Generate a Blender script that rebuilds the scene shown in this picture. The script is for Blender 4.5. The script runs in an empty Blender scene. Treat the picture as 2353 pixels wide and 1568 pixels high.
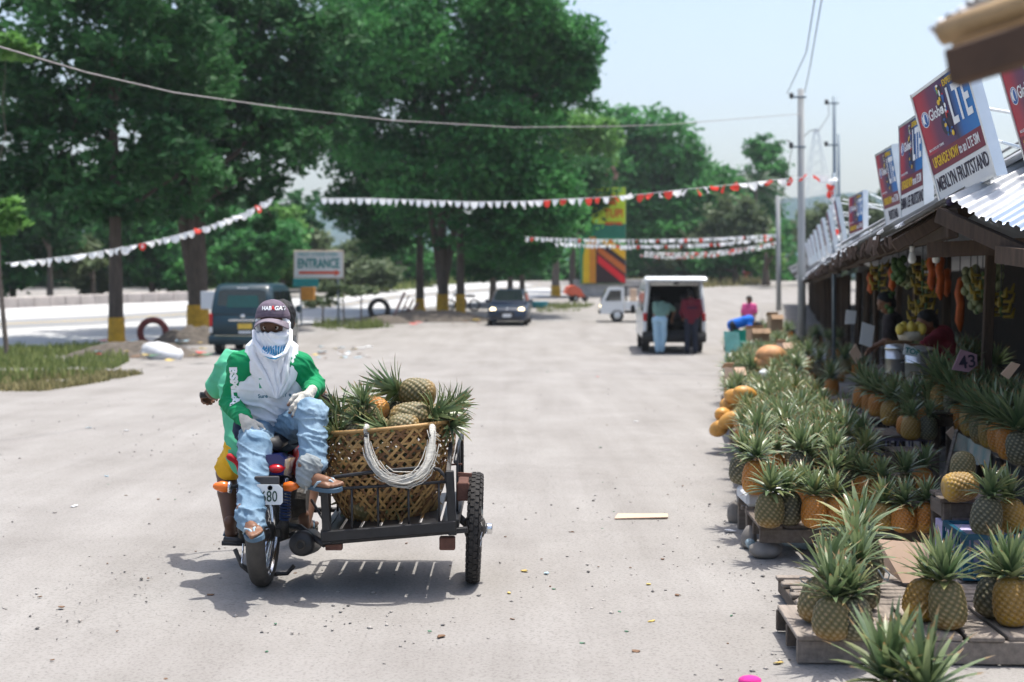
import bpy, bmesh, math, random
import numpy as np
from mathutils import Vector, Matrix, noise
V = Vector
R = math.radians
C = bpy.context.scene.collection
sc = bpy.context.scene

# ---------------------------------------------------------------- camera, sky, sun, exposure
FPX, CX, CY, HZ, CAMZ = 3268.0, 1176.5, 784.0, 645.0, 1.7
PITCH = math.atan((CY - HZ) / FPX)
cam = bpy.data.objects.new('camera', bpy.data.cameras.new('camera')); C.objects.link(cam)
cam.location = (0, 0, CAMZ); cam.rotation_euler = (math.pi / 2 - PITCH, 0, 0)
cam.data.sensor_width = 36.0; cam.data.lens = 36.0 * FPX / 2353.0
cam.data.clip_start = 0.1; cam.data.clip_end = 8000
cam.data.dof.use_dof = True; cam.data.dof.focus_distance = 7.75; cam.data.dof.aperture_fstop = 2.2
cam.data.dof.aperture_blades = 0
sc.camera = cam
SUN_EL, SUN_AZ = R(76.5), R(54)      # azimuth measured from +Y towards +X
w = bpy.data.worlds.new('World'); sc.world = w; w.use_nodes = True
nt = w.node_tree; nt.nodes.clear()
sk = nt.nodes.new('ShaderNodeTexSky'); sk.sky_type = 'NISHITA'; sk.sun_disc = False
sk.sun_elevation = SUN_EL; sk.sun_rotation = SUN_AZ
sk.altitude = 0; sk.air_density = 1.0; sk.dust_density = 4.0; sk.ozone_density = 1.2
bg = nt.nodes.new('ShaderNodeBackground'); bg.inputs['Strength'].default_value = 0.128
ow = nt.nodes.new('ShaderNodeOutputWorld')
nt.links.new(sk.outputs[0], bg.inputs[0]); nt.links.new(bg.outputs[0], ow.inputs[0])
sl = bpy.data.lights.new('sun', 'SUN'); sl.energy = 2.9; sl.angle = R(0.53); sl.color = (1.0, 0.965, 0.90)
so = bpy.data.objects.new('sun', sl); C.objects.link(so)
so.rotation_euler = (math.pi / 2 - SUN_EL, 0, -SUN_AZ + math.pi)
_sd = V((math.sin(SUN_AZ) * math.cos(SUN_EL), math.cos(SUN_AZ) * math.cos(SUN_EL), math.sin(SUN_EL)))
so.rotation_euler = _sd.to_track_quat('Z', 'Y').to_euler()
sc.view_settings.view_transform = 'Standard'; sc.view_settings.look = 'None'
sc.view_settings.gamma = 1.0; sc.view_settings.use_curve_mapping = False
sc.view_settings.exposure = 0.98
sc.render.engine = 'CYCLES'
sc.cycles.use_denoising = True
sc.cycles.max_bounces = 7; sc.cycles.diffuse_bounces = 3; sc.cycles.glossy_bounces = 3
sc.cycles.transmission_bounces = 5; sc.cycles.transparent_max_bounces = 6; sc.cycles.volume_bounces = 0
sc.cycles.caustics_reflective = False; sc.cycles.caustics_refractive = False
sc.cycles.sample_clamp_indirect = 6.0

# ---------------------------------------------------------------- placing: photo pixel -> point on a depth / on the ground
_HY = [0, 12, 38, 46, 136, 9000]; _HZ = [0, 0, -0.30, -0.30, 1.66, 1.66]
def hgt(y):
    return float(np.interp(y, _HY, _HZ))
_ct, _st = math.cos(PITCH), math.sin(PITCH)
def ray(x, y):
    a, b = (x - CX) / FPX, (CY - y) / FPX
    return V((a, _ct + b * _st, -_st + b * _ct))
def at(x, y, Y):
    d = ray(x, y); return V((0, 0, CAMZ)) + d * (Y / d.y)
def gnd(x, y, lift=0.0):
    d = ray(x, y); lo, hi = 2.5, 400.0
    for _ in range(50):
        m = (lo + hi) / 2
        if CAMZ + d.z / d.y * m > hgt(m): lo = m
        else: hi = m
    p = V((0, 0, CAMZ)) + d * (lo / d.y); p.z = hgt(lo) + lift; return p
def pz(x, y, z):           # point where the pixel's ray meets height z
    d = ray(x, y); return V((0, 0, CAMZ)) + d * ((z - CAMZ) / d.z)

# ---------------------------------------------------------------- materials
MT = {}
def _n(t, k, **kw):
    n = t.nodes.new(k)
    for a, b in kw.items():
        if a in n.inputs: n.inputs[a].default_value = b
        else: setattr(n, a, b)
    return n
def rgba(c, k=1.0): return (min(1, c[0] * k), min(1, c[1] * k), min(1, c[2] * k), 1)
def mat(name, col, rough=0.8, metal=0.0, var=0.18, scale=8.0, bump=0.0, bscale=60.0, col2=None, rnd=0.0, spec=0.4, trans=0.0,
        coat=0.0, stretch=None, detail=4.0, alpha=None):
    if name in MT: return MT[name]
    m = bpy.data.materials.new(name); m.use_nodes = True; t = m.node_tree
    b = t.nodes['Principled BSDF']
    b.inputs['Roughness'].default_value = rough; b.inputs['Metallic'].default_value = metal
    b.inputs['Specular IOR Level'].default_value = spec
    if coat: b.inputs['Coat Weight'].default_value = coat; b.inputs['Coat Roughness'].default_value = 0.08
    tc = _n(t, 'ShaderNodeTexCoord'); src = tc.outputs['Object']
    if stretch:
        mp = _n(t, 'ShaderNodeMapping'); mp.inputs['Scale'].default_value = stretch
        t.links.new(src, mp.inputs[0]); src = mp.outputs[0]
    nz = _n(t, 'ShaderNodeTexNoise', Scale=scale, Detail=detail, Roughness=0.6); t.links.new(src, nz.inputs['Vector'])
    cr = _n(t, 'ShaderNodeValToRGB'); cr.color_ramp.elements[0].position = 0.3; cr.color_ramp.elements[1].position = 0.7
    c2 = col2 or tuple(x * (1 + var) for x in col)
    cr.color_ramp.elements[0].color = rgba(col if col2 else tuple(x * (1 - var) for x in col)); cr.color_ramp.elements[1].color = rgba(c2)
    t.links.new(nz.outputs['Fac'], cr.inputs[0]); out = cr.outputs[0]
    if rnd:
        oi = _n(t, 'ShaderNodeObjectInfo'); hs = _n(t, 'ShaderNodeHueSaturation')
        mr = _n(t, 'ShaderNodeMapRange'); mr.inputs['To Min'].default_value = 1 - rnd; mr.inputs['To Max'].default_value = 1 + rnd
        t.links.new(oi.outputs['Random'], mr.inputs[0]); t.links.new(mr.outputs[0], hs.inputs['Value'])
        t.links.new(out, hs.inputs['Color']); out = hs.outputs[0]
    t.links.new(out, b.inputs['Base Color'])
    if bump:
        n2 = _n(t, 'ShaderNodeTexNoise', Scale=bscale, Detail=3.0); t.links.new(src, n2.inputs['Vector'])
        bp = _n(t, 'ShaderNodeBump', Strength=bump, Distance=0.01); t.links.new(n2.outputs['Fac'], bp.inputs['Height'])
        t.links.new(bp.outputs[0], b.inputs['Normal'])
    if trans:
        tr = _n(t, 'ShaderNodeBsdfTranslucent'); t.links.new(out, tr.inputs[0])
        mx = _n(t, 'ShaderNodeMixShader', Fac=trans); o = t.nodes['Material Output']
        t.links.new(b.outputs[0], mx.inputs[1]); t.links.new(tr.outputs[0], mx.inputs[2]); t.links.new(mx.outputs[0], o.inputs[0])
    if alpha is not None: b.inputs['Alpha'].default_value = alpha
    MT[name] = m; return m
def leafmat(name, c1, c2, rough=0.55, trans=0.3, spec=0.35):
    """colour from the per-leaf random attribute v"""
    if name in MT: return MT[name]
    m = bpy.data.materials.new(name); m.use_nodes = True; t = m.node_tree; b = t.nodes['Principled BSDF']
    at_ = _n(t, 'ShaderNodeAttribute', attribute_name='v'); cr = _n(t, 'ShaderNodeValToRGB')
    cr.color_ramp.elements[0].color = rgba(c1); cr.color_ramp.elements[1].color = rgba(c2)
    t.links.new(at_.outputs['Fac'], cr.inputs[0]); t.links.new(cr.outputs[0], b.inputs['Base Color'])
    b.inputs['Roughness'].default_value = rough; b.inputs['Specular IOR Level'].default_value = spec
    tr = _n(t, 'ShaderNodeBsdfTranslucent'); t.links.new(cr.outputs[0], tr.inputs[0])
    mx = _n(t, 'ShaderNodeMixShader', Fac=trans); t.links.new(b.outputs[0], mx.inputs[1]); t.links.new(tr.outputs[0], mx.inputs[2])
    t.links.new(mx.outputs[0], t.nodes['Material Output'].inputs[0]); MT[name] = m; return m

# ---------------------------------------------------------------- mesh building
def mesh_np(name, v, f, m=None, smooth=False, attr=None):
    me = bpy.data.meshes.new(name); v = np.asarray(v, np.float32); f = np.asarray(f, np.int32); k = f.shape[1]
    me.vertices.add(len(v)); me.vertices.foreach_set('co', v.ravel())
    me.loops.add(f.size); me.loops.foreach_set('vertex_index', f.ravel())
    me.polygons.add(len(f)); me.polygons.foreach_set('loop_start', np.arange(0, f.size, k, dtype=np.int32))
    if smooth: me.polygons.foreach_set('use_smooth', np.ones(len(f), bool))
    if attr:
        for an, (dom, val) in attr.items():
            a = me.attributes.new(an, 'FLOAT', dom); a.data.foreach_set('value', np.asarray(val, np.float32))
    me.update(calc_edges=True); me.validate()
    if m: me.materials.append(m)
    return me
class MB:
    def __init__(s): s.v, s.f, s.mi = [], [], []; s.cur = 0
    def add(s, vs, fs):
        o = len(s.v); s.v += [tuple(p) for p in vs]; s.f += [tuple(i + o for i in f) for f in fs]; s.mi += [s.cur] * len(fs); return s
    def box(s, c, d, rot=None, ch=0.0):
        hx, hy, hz = d[0] / 2, d[1] / 2, d[2] / 2; c = V(c)
        M = rot if rot is not None else Matrix.Identity(3)
        if isinstance(M, (int, float)): M = Matrix.Rotation(M, 3, 'Z')
        sg = [(x, y, z) for x in (-1, 1) for y in (-1, 1) for z in (-1, 1)]
        if not ch:
            vs = [c + M @ V((x * hx, y * hy, z * hz)) for x, y, z in sg]
            return s.add(vs, [(0, 1, 3, 2), (4, 6, 7, 5), (0, 4, 5, 1), (2, 3, 7, 6), (0, 2, 6, 4), (1, 5, 7, 3)])
        vs = []
        for x, y, z in sg:
            vs += [c + M @ V((x * hx, y * (hy - ch), z * (hz - ch))), c + M @ V((x * (hx - ch), y * hy, z * (hz - ch))), c + M @ V((x * (hx - ch), y * (hy - ch), z * hz))]
        fs = [(i * 3, i * 3 + 1, i * 3 + 2) for i in range(8)]
        for q, k in (((0, 1, 3, 2), 0), ((4, 6, 7, 5), 0), ((0, 4, 5, 1), 1), ((2, 3, 7, 6), 1), ((0, 2, 6, 4), 2), ((1, 5, 7, 3), 2)):
            fs.append(tuple(i * 3 + k for i in q))
        for i, j, a, b in ((0, 1, 0, 1), (2, 3, 0, 1), (4, 5, 0, 1), (6, 7, 0, 1), (0, 2, 0, 2), (1, 3, 0, 2), (4, 6, 0, 2), (5, 7, 0, 2), (0, 4, 1, 2), (1, 5, 1, 2), (2, 6, 1, 2), (3, 7, 1, 2)):
            fs.append((i * 3 + a, j * 3 + a, j * 3 + b, i * 3 + b))
        return s.add(vs, fs)
    def bar(s, a, b, wd, ht=None, up=(0, 0, 1), ch=0.0):
        a, b = V(a), V(b); d = b - a; L = d.length; y = d.normalized(); x = y.cross(V(up))
        if x.length < 1e-4: x = y.cross(V((1, 0, 0)))
        x.normalize(); z = x.cross(y)
        return s.box((a + b) / 2, (wd, L, ht or wd), Matrix((x, y, z)).transposed(), ch)
    def tube(s, pts, r, n=8, caps=True, closed=False):
        pts = [V(p) for p in pts]; k = len(pts); rs = r if isinstance(r, (list, tuple)) else [r] * k
        vs = []; px = None
        for i, p in enumerate(pts):
            if closed: t = (pts[(i + 1) % k] - pts[i - 1])
            else: t = (pts[min(i + 1, k - 1)] - pts[max(i - 1, 0)])
            t.normalize()
            if px is None:
                px = t.cross(V((0, 0, 1)));
                if px.length < 1e-3: px = t.cross(V((1, 0, 0)))
            px = (px - t * px.dot(t)); px.normalize(); py = t.cross(px)
            for j in range(n):
                a = 2 * math.pi * j / n; vs.append(p + (px * math.cos(a) + py * math.sin(a)) * rs[i])
        fs = []
        for i in range(k if closed else k - 1):
            for j in range(n):
                i2 = (i + 1) % k; fs.append((i * n + j, i * n + (j + 1) % n, i2 * n + (j + 1) % n, i2 * n + j))
        if caps and not closed: fs += [tuple(range(n - 1, -1, -1)), tuple((k - 1) * n + j for j in range(n))]
        return s.add(vs, fs)
    def lathe(s, prof, n=20, c=(0, 0, 0), M=None, cap=True, sx=1, sy=1):
        c = V(c); M = M or Matrix.Identity(3); vs = []
        for r, z in prof:
            for j in range(n):
                a = 2 * math.pi * j / n; vs.append(c + M @ V((r * math.cos(a) * sx, r * math.sin(a) * sy, z)))
        fs = [(i * n + j, i * n + (j + 1) % n, (i + 1) * n + (j + 1) % n, (i + 1) * n + j) for i in range(len(prof) - 1) for j in range(n)]
        if cap: fs += [tuple(range(n - 1, -1, -1)), tuple((len(prof) - 1) * n + j for j in range(n))]
        return s.add(vs, fs)
    def ell(s, c, r, n=14, m=9, M=None):
        return s.lathe([(max(1e-4, math.sin(math.pi * i / m)), -math.cos(math.pi * i / m)) for i in range(m + 1)], n, c,
                       (M or Matrix.Identity(3)) @ Matrix.Diagonal(V(r) if not isinstance(r, (int, float)) else V((r, r, r))), False)
    def quad(s, *p): return s.add(p, [tuple(range(len(p)))])
    def prism(s, poly, a, b):      # extrude a polygon of points by vector offsets a..b
        n = len(poly); A, B = V(a), V(b)
        return s.add([V(p) + A for p in poly] + [V(p) + B for p in poly], [tuple(range(n - 1, -1, -1)), tuple(range(n, 2 * n))] + [(i, (i + 1) % n, n + (i + 1) % n, n + i) for i in range(n)])
    def grid(s, fn, nu, nv):
        vs = [fn(i / nu, j / nv) for j in range(nv + 1) for i in range(nu + 1)]
        return s.add(vs, [(j * (nu + 1) + i, j * (nu + 1) + i + 1, (j + 1) * (nu + 1) + i + 1, (j + 1) * (nu + 1) + i) for j in range(nv) for i in range(nu)])
    def loft(s, secs, caps=True):
        n = len(secs[0]); vs = [p for q in secs for p in q]
        fs = [(i * n + j, i * n + (j + 1) % n, (i + 1) * n + (j + 1) % n, (i + 1) * n + j) for i in range(len(secs) - 1) for j in range(n)]
        if caps: fs += [tuple(range(n - 1, -1, -1)), tuple((len(secs) - 1) * n + j for j in range(n))]
        return s.add(vs, fs)
    def mesh(s, name, m, smooth=False):
        me = bpy.data.meshes.new(name); me.from_pydata(s.v, [], s.f)
        for mm in (m if isinstance(m, (list, tuple)) else [m]): me.materials.append(mm)
        if isinstance(m, (list, tuple)): me.polygons.foreach_set('material_index', s.mi)
        if smooth: me.polygons.foreach_set('use_smooth', [True] * len(me.polygons))
        me.validate(); me.update(); return me
def local(o):
    return Matrix.LocRotScale(o.location, o.rotation_euler, o.scale)
def world(o):
    M = o.matrix_parent_inverse @ local(o) if o.parent else local(o)
    return world(o.parent) @ M if o.parent else M
def link(name, me, parent=None, wc=True, loc=None, rot=None, scl=None):
    """wc: the mesh is in world coordinates though its object has a parent"""
    o = bpy.data.objects.new(name, me); C.objects.link(o)
    if loc is not None: o.location = loc
    if rot is not None: o.rotation_euler = rot
    if scl is not None: o.scale = scl if not isinstance(scl, (int, float)) else (scl,) * 3
    if parent:
        o.parent = parent
        if wc: o.matrix_parent_inverse = world(parent).inverted()
    return o
def part(name, mb, m, parent=None, smooth=False, wc=True, label=None, **k):
    o = link(name, mb if isinstance(mb, bpy.types.Mesh) else mb.mesh(name, m, smooth), parent, wc, **k)
    if label: o['label'] = label
    return o
def tag(o, label, cat, group=None, kind=None):
    if label: o['label'] = label
    if cat: o['category'] = cat
    if group: o['group'] = group
    if kind: o['kind'] = kind
    return o
def thing(name, label, cat, loc=(0, 0, 0), rz=0, group=None):
    o = bpy.data.objects.new(name, None); C.objects.link(o); o.location = loc; o.rotation_euler = (0, 0, rz); o.empty_display_size = 0.1
    return tag(o, label, cat, group)
def struct(name, me, kind='structure'):
    o = link(name, me); o['kind'] = kind; return o
def autosmooth(o, ang=35):
    me = o.data; me.polygons.foreach_set('use_smooth', [True] * len(me.polygons)); me.set_sharp_from_angle(angle=R(ang))
    return o
def text(s, size, m, parent, M, name='lettering', sx=1.0, bold=0.0, ext=0.0008, align='CENTER'):
    cu = bpy.data.curves.new(name, 'FONT'); cu.body = s; cu.size = size; cu.align_x = align; cu.align_y = 'CENTER'; cu.extrude = ext; cu.offset = bold
    cu.resolution_u = 3
    cu.materials.append(m); o = bpy.data.objects.new(name, cu); me = bpy.data.meshes.new_from_object(o); me.name = name
    bpy.data.objects.remove(o); bpy.data.curves.remove(cu); me.transform(M @ Matrix.Diagonal((sx, 1, 1, 1)))
    return link(name, me, parent, False)
rg = random.Random(7)
def fbm(p, s=1.0, o=3):
    return noise.fractal(V(p) * s, 1.0, 2.0, o)
# ---------------------------------------------------------------- ground, road, hills
def ground_material():
    m = bpy.data.materials.new('dirt'); m.use_nodes = True; t = m.node_tree; b = t.nodes['Principled BSDF']
    b.inputs['Roughness'].default_value = 0.95; b.inputs['Specular IOR Level'].default_value = 0.15
    tc = _n(t, 'ShaderNodeTexCoord'); P = tc.outputs['Object']
    def nz(s, d=5.0, r=0.6, vec=P):
        n = _n(t, 'ShaderNodeTexNoise', Scale=s, Detail=d, Roughness=r); t.links.new(vec, n.inputs['Vector']); return n.outputs['Fac']
    def ramp(f, a, b_, p0=0.35, p1=0.65):
        c = _n(t, 'ShaderNodeValToRGB'); c.color_ramp.elements[0].color = rgba(a); c.color_ramp.elements[1].color = rgba(b_)
        c.color_ramp.elements[0].position = p0; c.color_ramp.elements[1].position = p1; t.links.new(f, c.inputs[0]); return c.outputs[0]
    def mixc(a, b_, f, mode='MIX'):
        n = _n(t, 'ShaderNodeMix', data_type='RGBA', blend_type=mode)
        for s_, k in ((f, 0), (a, 6), (b_, 7)):
            if isinstance(s_, (int, float)): n.inputs[k].default_value = s_
            elif isinstance(s_, tuple): n.inputs[k].default_value = s_
            else: t.links.new(s_, n.inputs[k])
        return n.outputs[2]
    mp = _n(t, 'ShaderNodeMapping'); mp.inputs['Scale'].default_value = (1.0, 0.16, 1); mp.inputs['Rotation'].default_value = (0, 0, R(12)); t.links.new(P, mp.inputs[0])
    base = ramp(nz(0.35), (0.262, 0.247, 0.230), (0.316, 0.302, 0.286))
    tracks = ramp(nz(1.6, 4, 0.6, mp.outputs[0]), (0.185, 0.175, 0.163), (0.312, 0.303, 0.29), 0.3, 0.7)
    c = mixc(base, tracks, 0.42)
    st = _n(t, 'ShaderNodeMapping'); st.inputs['Scale'].default_value = (1.6, 0.03, 1); st.inputs['Rotation'].default_value = (0, 0, R(7)); t.links.new(P, st.inputs[0])
    c = mixc(c, ramp(nz(1.5, 6, .7, st.outputs[0]), (.80, .79, .78), (1.06, 1.06, 1.06), .36, .56), 0.32, 'MULTIPLY')
    c = mixc(c, ramp(nz(.9, 6, .75), (.74, .73, .72), (1.05, 1.05, 1.05), .34, .52), 0.35, 'MULTIPLY')
    sp = ramp(nz(55, 2, 0.7), (0.55, 0.54, 0.53), (1.12, 1.1, 1.08), 0.34, 0.5)
    c = mixc(c, sp, 0.55, 'MULTIPLY')
    vo = _n(t, 'ShaderNodeTexVoronoi', Scale=26.0); t.links.new(P, vo.inputs['Vector'])
    peb = ramp(vo.outputs['Distance'], (0.35, 0.34, 0.33), (1, 1, 1), 0.08, 0.16)
    gate = ramp(nz(2.3, 3), (0, 0, 0), (1, 1, 1), 0.56, 0.66)
    c2 = mixc(c, peb, 0.75, 'MULTIPLY'); c = mixc(c, c2, gate)
    t.links.new(c, b.inputs['Base Color'])
    h1 = _n(t, 'ShaderNodeMath', operation='ADD'); t.links.new(nz(3.2, 6, 0.65), h1.inputs[0])
    h2 = _n(t, 'ShaderNodeMath', operation='MULTIPLY'); t.links.new(nz(48, 3, 0.7), h2.inputs[0]); h2.inputs[1].default_value = 0.35; t.links.new(h2.outputs[0], h1.inputs[1])
    bp = _n(t, 'ShaderNodeBump', Strength=0.5, Distance=0.012); t.links.new(h1.outputs[0], bp.inputs['Height']); t.links.new(bp.outputs[0], b.inputs['Normal'])
    return m
M_dirt = ground_material()
def ground():
    ys = np.concatenate([np.arange(-8, 3, 1.0), np.arange(3, 13, 0.09), np.arange(13, 46, 0.5), np.arange(46, 136, 2.0), np.array([136, 150, 200, 300, 500, 900, 1700, 1950])])
    xs = np.concatenate([[-1900, -800, -400, -200], np.arange(-120, -6, 3.0), np.arange(-6, 6.01, 0.12), np.arange(9, 121, 3.0), [200, 400, 800, 1900]])
    Xg, Yg = np.meshgrid(xs, ys); Z = np.interp(Yg, _HY, _HZ)
    for j, y in enumerate(ys):
        if 3 <= y <= 16:
            for i, x in enumerate(xs):
                if -6.5 < x < 6.5:
                    fade = min(1, (16 - y) / 3, (6.5 - abs(x)) / 1.0)
                    Z[j, i] += fade * (0.010 * fbm((x, y * 0.35, 0), 1.1, 3) + 0.004 * fbm((x, y, 5), 6, 2))
    v = np.stack([Xg, Yg, Z], -1).reshape(-1, 3); nx = len(xs)
    a = (np.arange(len(ys) - 1)[:, None] * nx + np.arange(nx - 1)[None]).ravel()
    struct('ground', mesh_np('ground', v, np.stack([a, a + 1, a + nx + 1, a + nx], -1), M_dirt, True))
ground()
# highway: near and far edges read off the photograph, both on the rising ground
NE = [(-900, 880), (-300, 838), (0, 805), (215, 801), (480, 772), (720, 746), (860, 727), (960, 712), (1100, 700), (1200, 690), (1330, 678)]
FE = [(-900, 735), (-300, 722), (0, 712), (215, 702), (430, 694), (600, 690), (740, 686), (870, 668), (960, 660), (1080, 652), (1180, 648)]
def strip_pts(P, n):
    q = [gnd(*p) for p in P]; out = []
    for k in range(n + 1):
        s = k / n * (len(q) - 1); i = min(int(s), len(q) - 2); out.append(q[i].lerp(q[i + 1], s - i))
    return out
M_road = mat('pale_concrete', (0.46, 0.46, 0.455), 0.9, var=0.08, scale=0.6, bump=0.1)
M_road2 = mat('worn_asphalt', (0.24, 0.245, 0.25), 0.9, var=0.1, scale=0.5)
M_white = mat('white_line_paint', (0.78, 0.78, 0.76), 0.7, var=0.05)
M_yellow = mat('yellow_line_paint', (0.70, 0.48, 0.08), 0.7, var=0.1)
NEp, FEp = strip_pts(NE, 60), strip_pts(FE, 60)
def road_strip(name, a, b, lift, m):
    v = []
    for k in range(61):
        for j in range(5):
            p = NEp[k].lerp(FEp[k], a + (b - a) * j / 4); v.append((p.x, p.y, hgt(p.y) + lift))
    f = [(k * 5 + j, k * 5 + j + 1, k * 5 + j + 6, k * 5 + j + 5) for k in range(60) for j in range(4)]
    return struct(name, mesh_np(name, v, f, m, True))
road_strip('road', 0.0, 1.0, 0.05, M_road)
road_strip('road_overlay', 0.40, 0.62, 0.058, M_road2)
road_strip('road_marking', 0.12, 0.128, 0.064, M_white)
road_strip('road_marking', 0.50, 0.508, 0.066, M_yellow)
road_strip('road_marking', 0.93, 0.938, 0.064, M_white)
# low wall along the far side of the road
M_conc = mat('weathered_concrete', (0.42, 0.40, 0.38), 0.9, var=0.25, scale=2.0, bump=0.3)
M_pinkc = mat('pale_wall_plaster', (0.55, 0.50, 0.47), 0.9, var=0.2, scale=1.5)
wl = thing('roadside_wall', 'long low concrete wall along the far side of the highway', 'wall', FEp[4])
for k in range(2, 30):
    a, b = FEp[k].copy(), FEp[k + 1].copy(); off = (a - NEp[k]).normalized() * 0.8
    a += off; b += off; a.z, b.z = hgt(a.y), hgt(b.y); g = (b - a) * 0.008
    part('wall_section', MB().bar(a + V((0, 0, .26)) + g, b + V((0, 0, .26)) - g, 0.25, 0.62, ch=0.03), M_pinkc, wl)
# verges and grass as stuff
def blades(name, pts, n, hmin, hmax, m, seed, lean=0.5, wd=0.02, kind='stuff', cat='grass', label=None):
    r = np.random.RandomState(seed); P = np.array([tuple(p) for p in pts], np.float32)     # polygons as triangle fan samples
    tri = np.array([(0, i, i + 1) for i in range(1, len(P) - 1)]); A = np.array([np.linalg.norm(np.cross(P[b] - P[a], P[c] - P[a])) for a, b, c in tri])
    t = tri[r.choice(len(tri), n, p=A / A.sum())]; u = r.rand(n, 2); u[u.sum(1) > 1] = 1 - u[u.sum(1) > 1]
    p = P[t[:, 0]] + (P[t[:, 1]] - P[t[:, 0]]) * u[:, :1] + (P[t[:, 2]] - P[t[:, 0]]) * u[:, 1:]
    dens = np.array([fbm((q[0], q[1], 3), 0.5, 2) for q in p]); p = p[dens > -0.12 + 0.25 * r.rand(n)]; n = len(p)
    p[:, 2] = np.interp(p[:, 1], _HY, _HZ)
    a = r.rand(n) * 6.283; hh = hmin + (hmax - hmin) * r.rand(n) ** 2
    d = np.stack([np.cos(a), np.sin(a), 0 * a], -1); s = np.stack([-np.sin(a), np.cos(a), 0 * a], -1); ln = (r.rand(n) * lean)[:, None] * hh[:, None]
    up = np.array([0, 0, 1.0])[None] * hh[:, None]; ww = wd * (0.5 + r.rand(n))[:, None]
    v = np.stack([p - s * ww, p + s * ww, p + up * .6 + d * ln * .4 + s * ww * .6, p + up + d * ln, p + up * .6 + d * ln * .4 - s * ww * .6], 1).reshape(-1, 3)
    i = np.arange(n)[:, None] * 5; f = np.concatenate([i + np.array([[0, 1, 2]]), i + np.array([[0, 2, 4]]), i + np.array([[4, 2, 3]])])
    me = mesh_np(name, v, f, m, False, {'v': ('FACE', np.tile(r.rand(n), 3))})
    return tag(link(name, me), label, cat, None, 'stuff')
M_grass = leafmat('verge_grass', (0.08, 0.13, 0.03), (0.26, 0.29, 0.10), 0.8, 0.3)
M_dry = leafmat('dry_grass', (0.16, 0.16, 0.06), (0.34, 0.29, 0.14), 0.85, 0.2)
blades('grass', [gnd(-60, 900), gnd(215, 872), gnd(300, 830), gnd(250, 798), gnd(0, 806), gnd(-60, 812)], 15000, 0.06, 0.30, M_grass, 1, label='green verge grass between the yard and the highway')
blades('dry_grass', [gnd(-60, 925), gnd(0, 912), gnd(215, 882), gnd(330, 860), gnd(240, 850), gnd(-60, 872)], 11000, 0.04, 0.16, M_dry, 2, label='short dry grass at the edge of the dirt yard')
blades('grass', [gnd(700, 748), gnd(780, 762), gnd(905, 752), gnd(860, 742), gnd(740, 742)], 2500, 0.05, 0.35, M_grass, 3, label='green weeds beside the highway right of the dark van')
blades('grass', [gnd(1230, 718), gnd(1330, 716), gnd(1370, 700), gnd(1240, 700)], 1500, 0.05, 0.3, M_grass, 4, label='grass patch behind the dark car')
blades('grass', [gnd(1440, 668), gnd(1610, 662), gnd(1760, 655), gnd(1740, 647.5), gnd(1440, 648)], 3500, 0.2, 0.9, M_dry, 5, wd=0.06, label='tall dry grass at the far end of the dirt yard')
blades('grass', [gnd(760, 690), gnd(880, 664), gnd(980, 652), gnd(1100, 649), gnd(1000, 648), gnd(800, 652)], 3500, 0.2, 0.9, M_grass, 6, wd=0.06, label='grassy bank beyond the bend of the highway')
# gravel scattered on the yard
def gravel():
    r = np.random.RandomState(5); n = 5200; Y = 5.2 + 24 * r.rand(n) ** 1.9; X = (r.rand(n) * 2 - 1) * Y * 0.40
    s = 0.004 + 0.012 * r.rand(n) ** 5
    keep = np.array([fbm((x, y, 9), 0.45, 3) for x, y in zip(X, Y)]) + r.rand(n) * 0.5 > 0.28
    X, Y, s = X[keep], Y[keep], s[keep]; n = len(X)
    base = np.array([[1, 0, 0], [0, 1, 0], [-1, 0, 0], [0, -1, 0], [0, 0, .7], [0, 0, -.5]]); tri = np.array([[0, 1, 4], [1, 2, 4], [2, 3, 4], [3, 0, 4], [1, 0, 5], [2, 1, 5], [3, 2, 5], [0, 3, 5]])
    v = base[None] * (s[:, None, None] * (0.6 + 0.8 * r.rand(n, 6, 1))); a = r.rand(n) * 6.28
    ca, sa = np.cos(a)[:, None], np.sin(a)[:, None]
    v = np.stack([v[..., 0] * ca - v[..., 1] * sa + X[:, None], v[..., 0] * sa + v[..., 1] * ca + Y[:, None], v[..., 2] + (np.interp(Y, _HY, _HZ) + s * .25)[:, None]], -1).reshape(-1, 3)
    f = (np.arange(n)[:, None, None] * 6 + tri[None]).reshape(-1, 3)
    me = mesh_np('gravel', v, f, leafmat('gravel_stone', (0.13, 0.125, 0.12), (0.42, 0.39, 0.36), 0.9, 0.0), False, {'v': ('FACE', np.repeat(r.rand(n), 8))})
    tag(link('gravel', me), 'loose gravel scattered over the dirt yard', 'gravel', None, 'stuff')
gravel()
# hills
M_hill = mat('haze_tinted_hill', (0.012, 0.050, 0.055), 0.95, var=0.4, scale=0.02)  # forest green pushed to blue: part of the distance haze is in the colour
def hill(name, prof, Y0, depth, base=0):
    pts = prof; mb = MB(); n = 90
    def fn(u, v):
        x = pts[0][0] + (pts[-1][0] - pts[0][0]) * u; yy = np.interp(x, [p[0] for p in pts], [p[1] for p in pts])
        p = at(x, yy, Y0); k = math.sin(math.pi * min(1, v) / 2) if v <= 1 else 1
        z = base + (p.z - base) * k + (Y0 * 0.003) * fbm((u * 30, v * 4, Y0), 1.0, 3) * k
        return V((p.x, Y0 - depth * (1 - v), z))
    mb.grid(fn, n, 14); return struct(name, mb.mesh(name, M_hill, True))
hill('hills', [(-400, 560), (300, 500), (560, 505), (690, 488), (760, 462), (860, 486), (1000, 520), (1250, 560), (1500, 590)], 1500, 500)
hill('hills', [(1200, 560), (1500, 520), (1700, 480), (1830, 455), (1960, 448), (2120, 452), (2400, 440), (2900, 500)], 900, 250)
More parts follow.
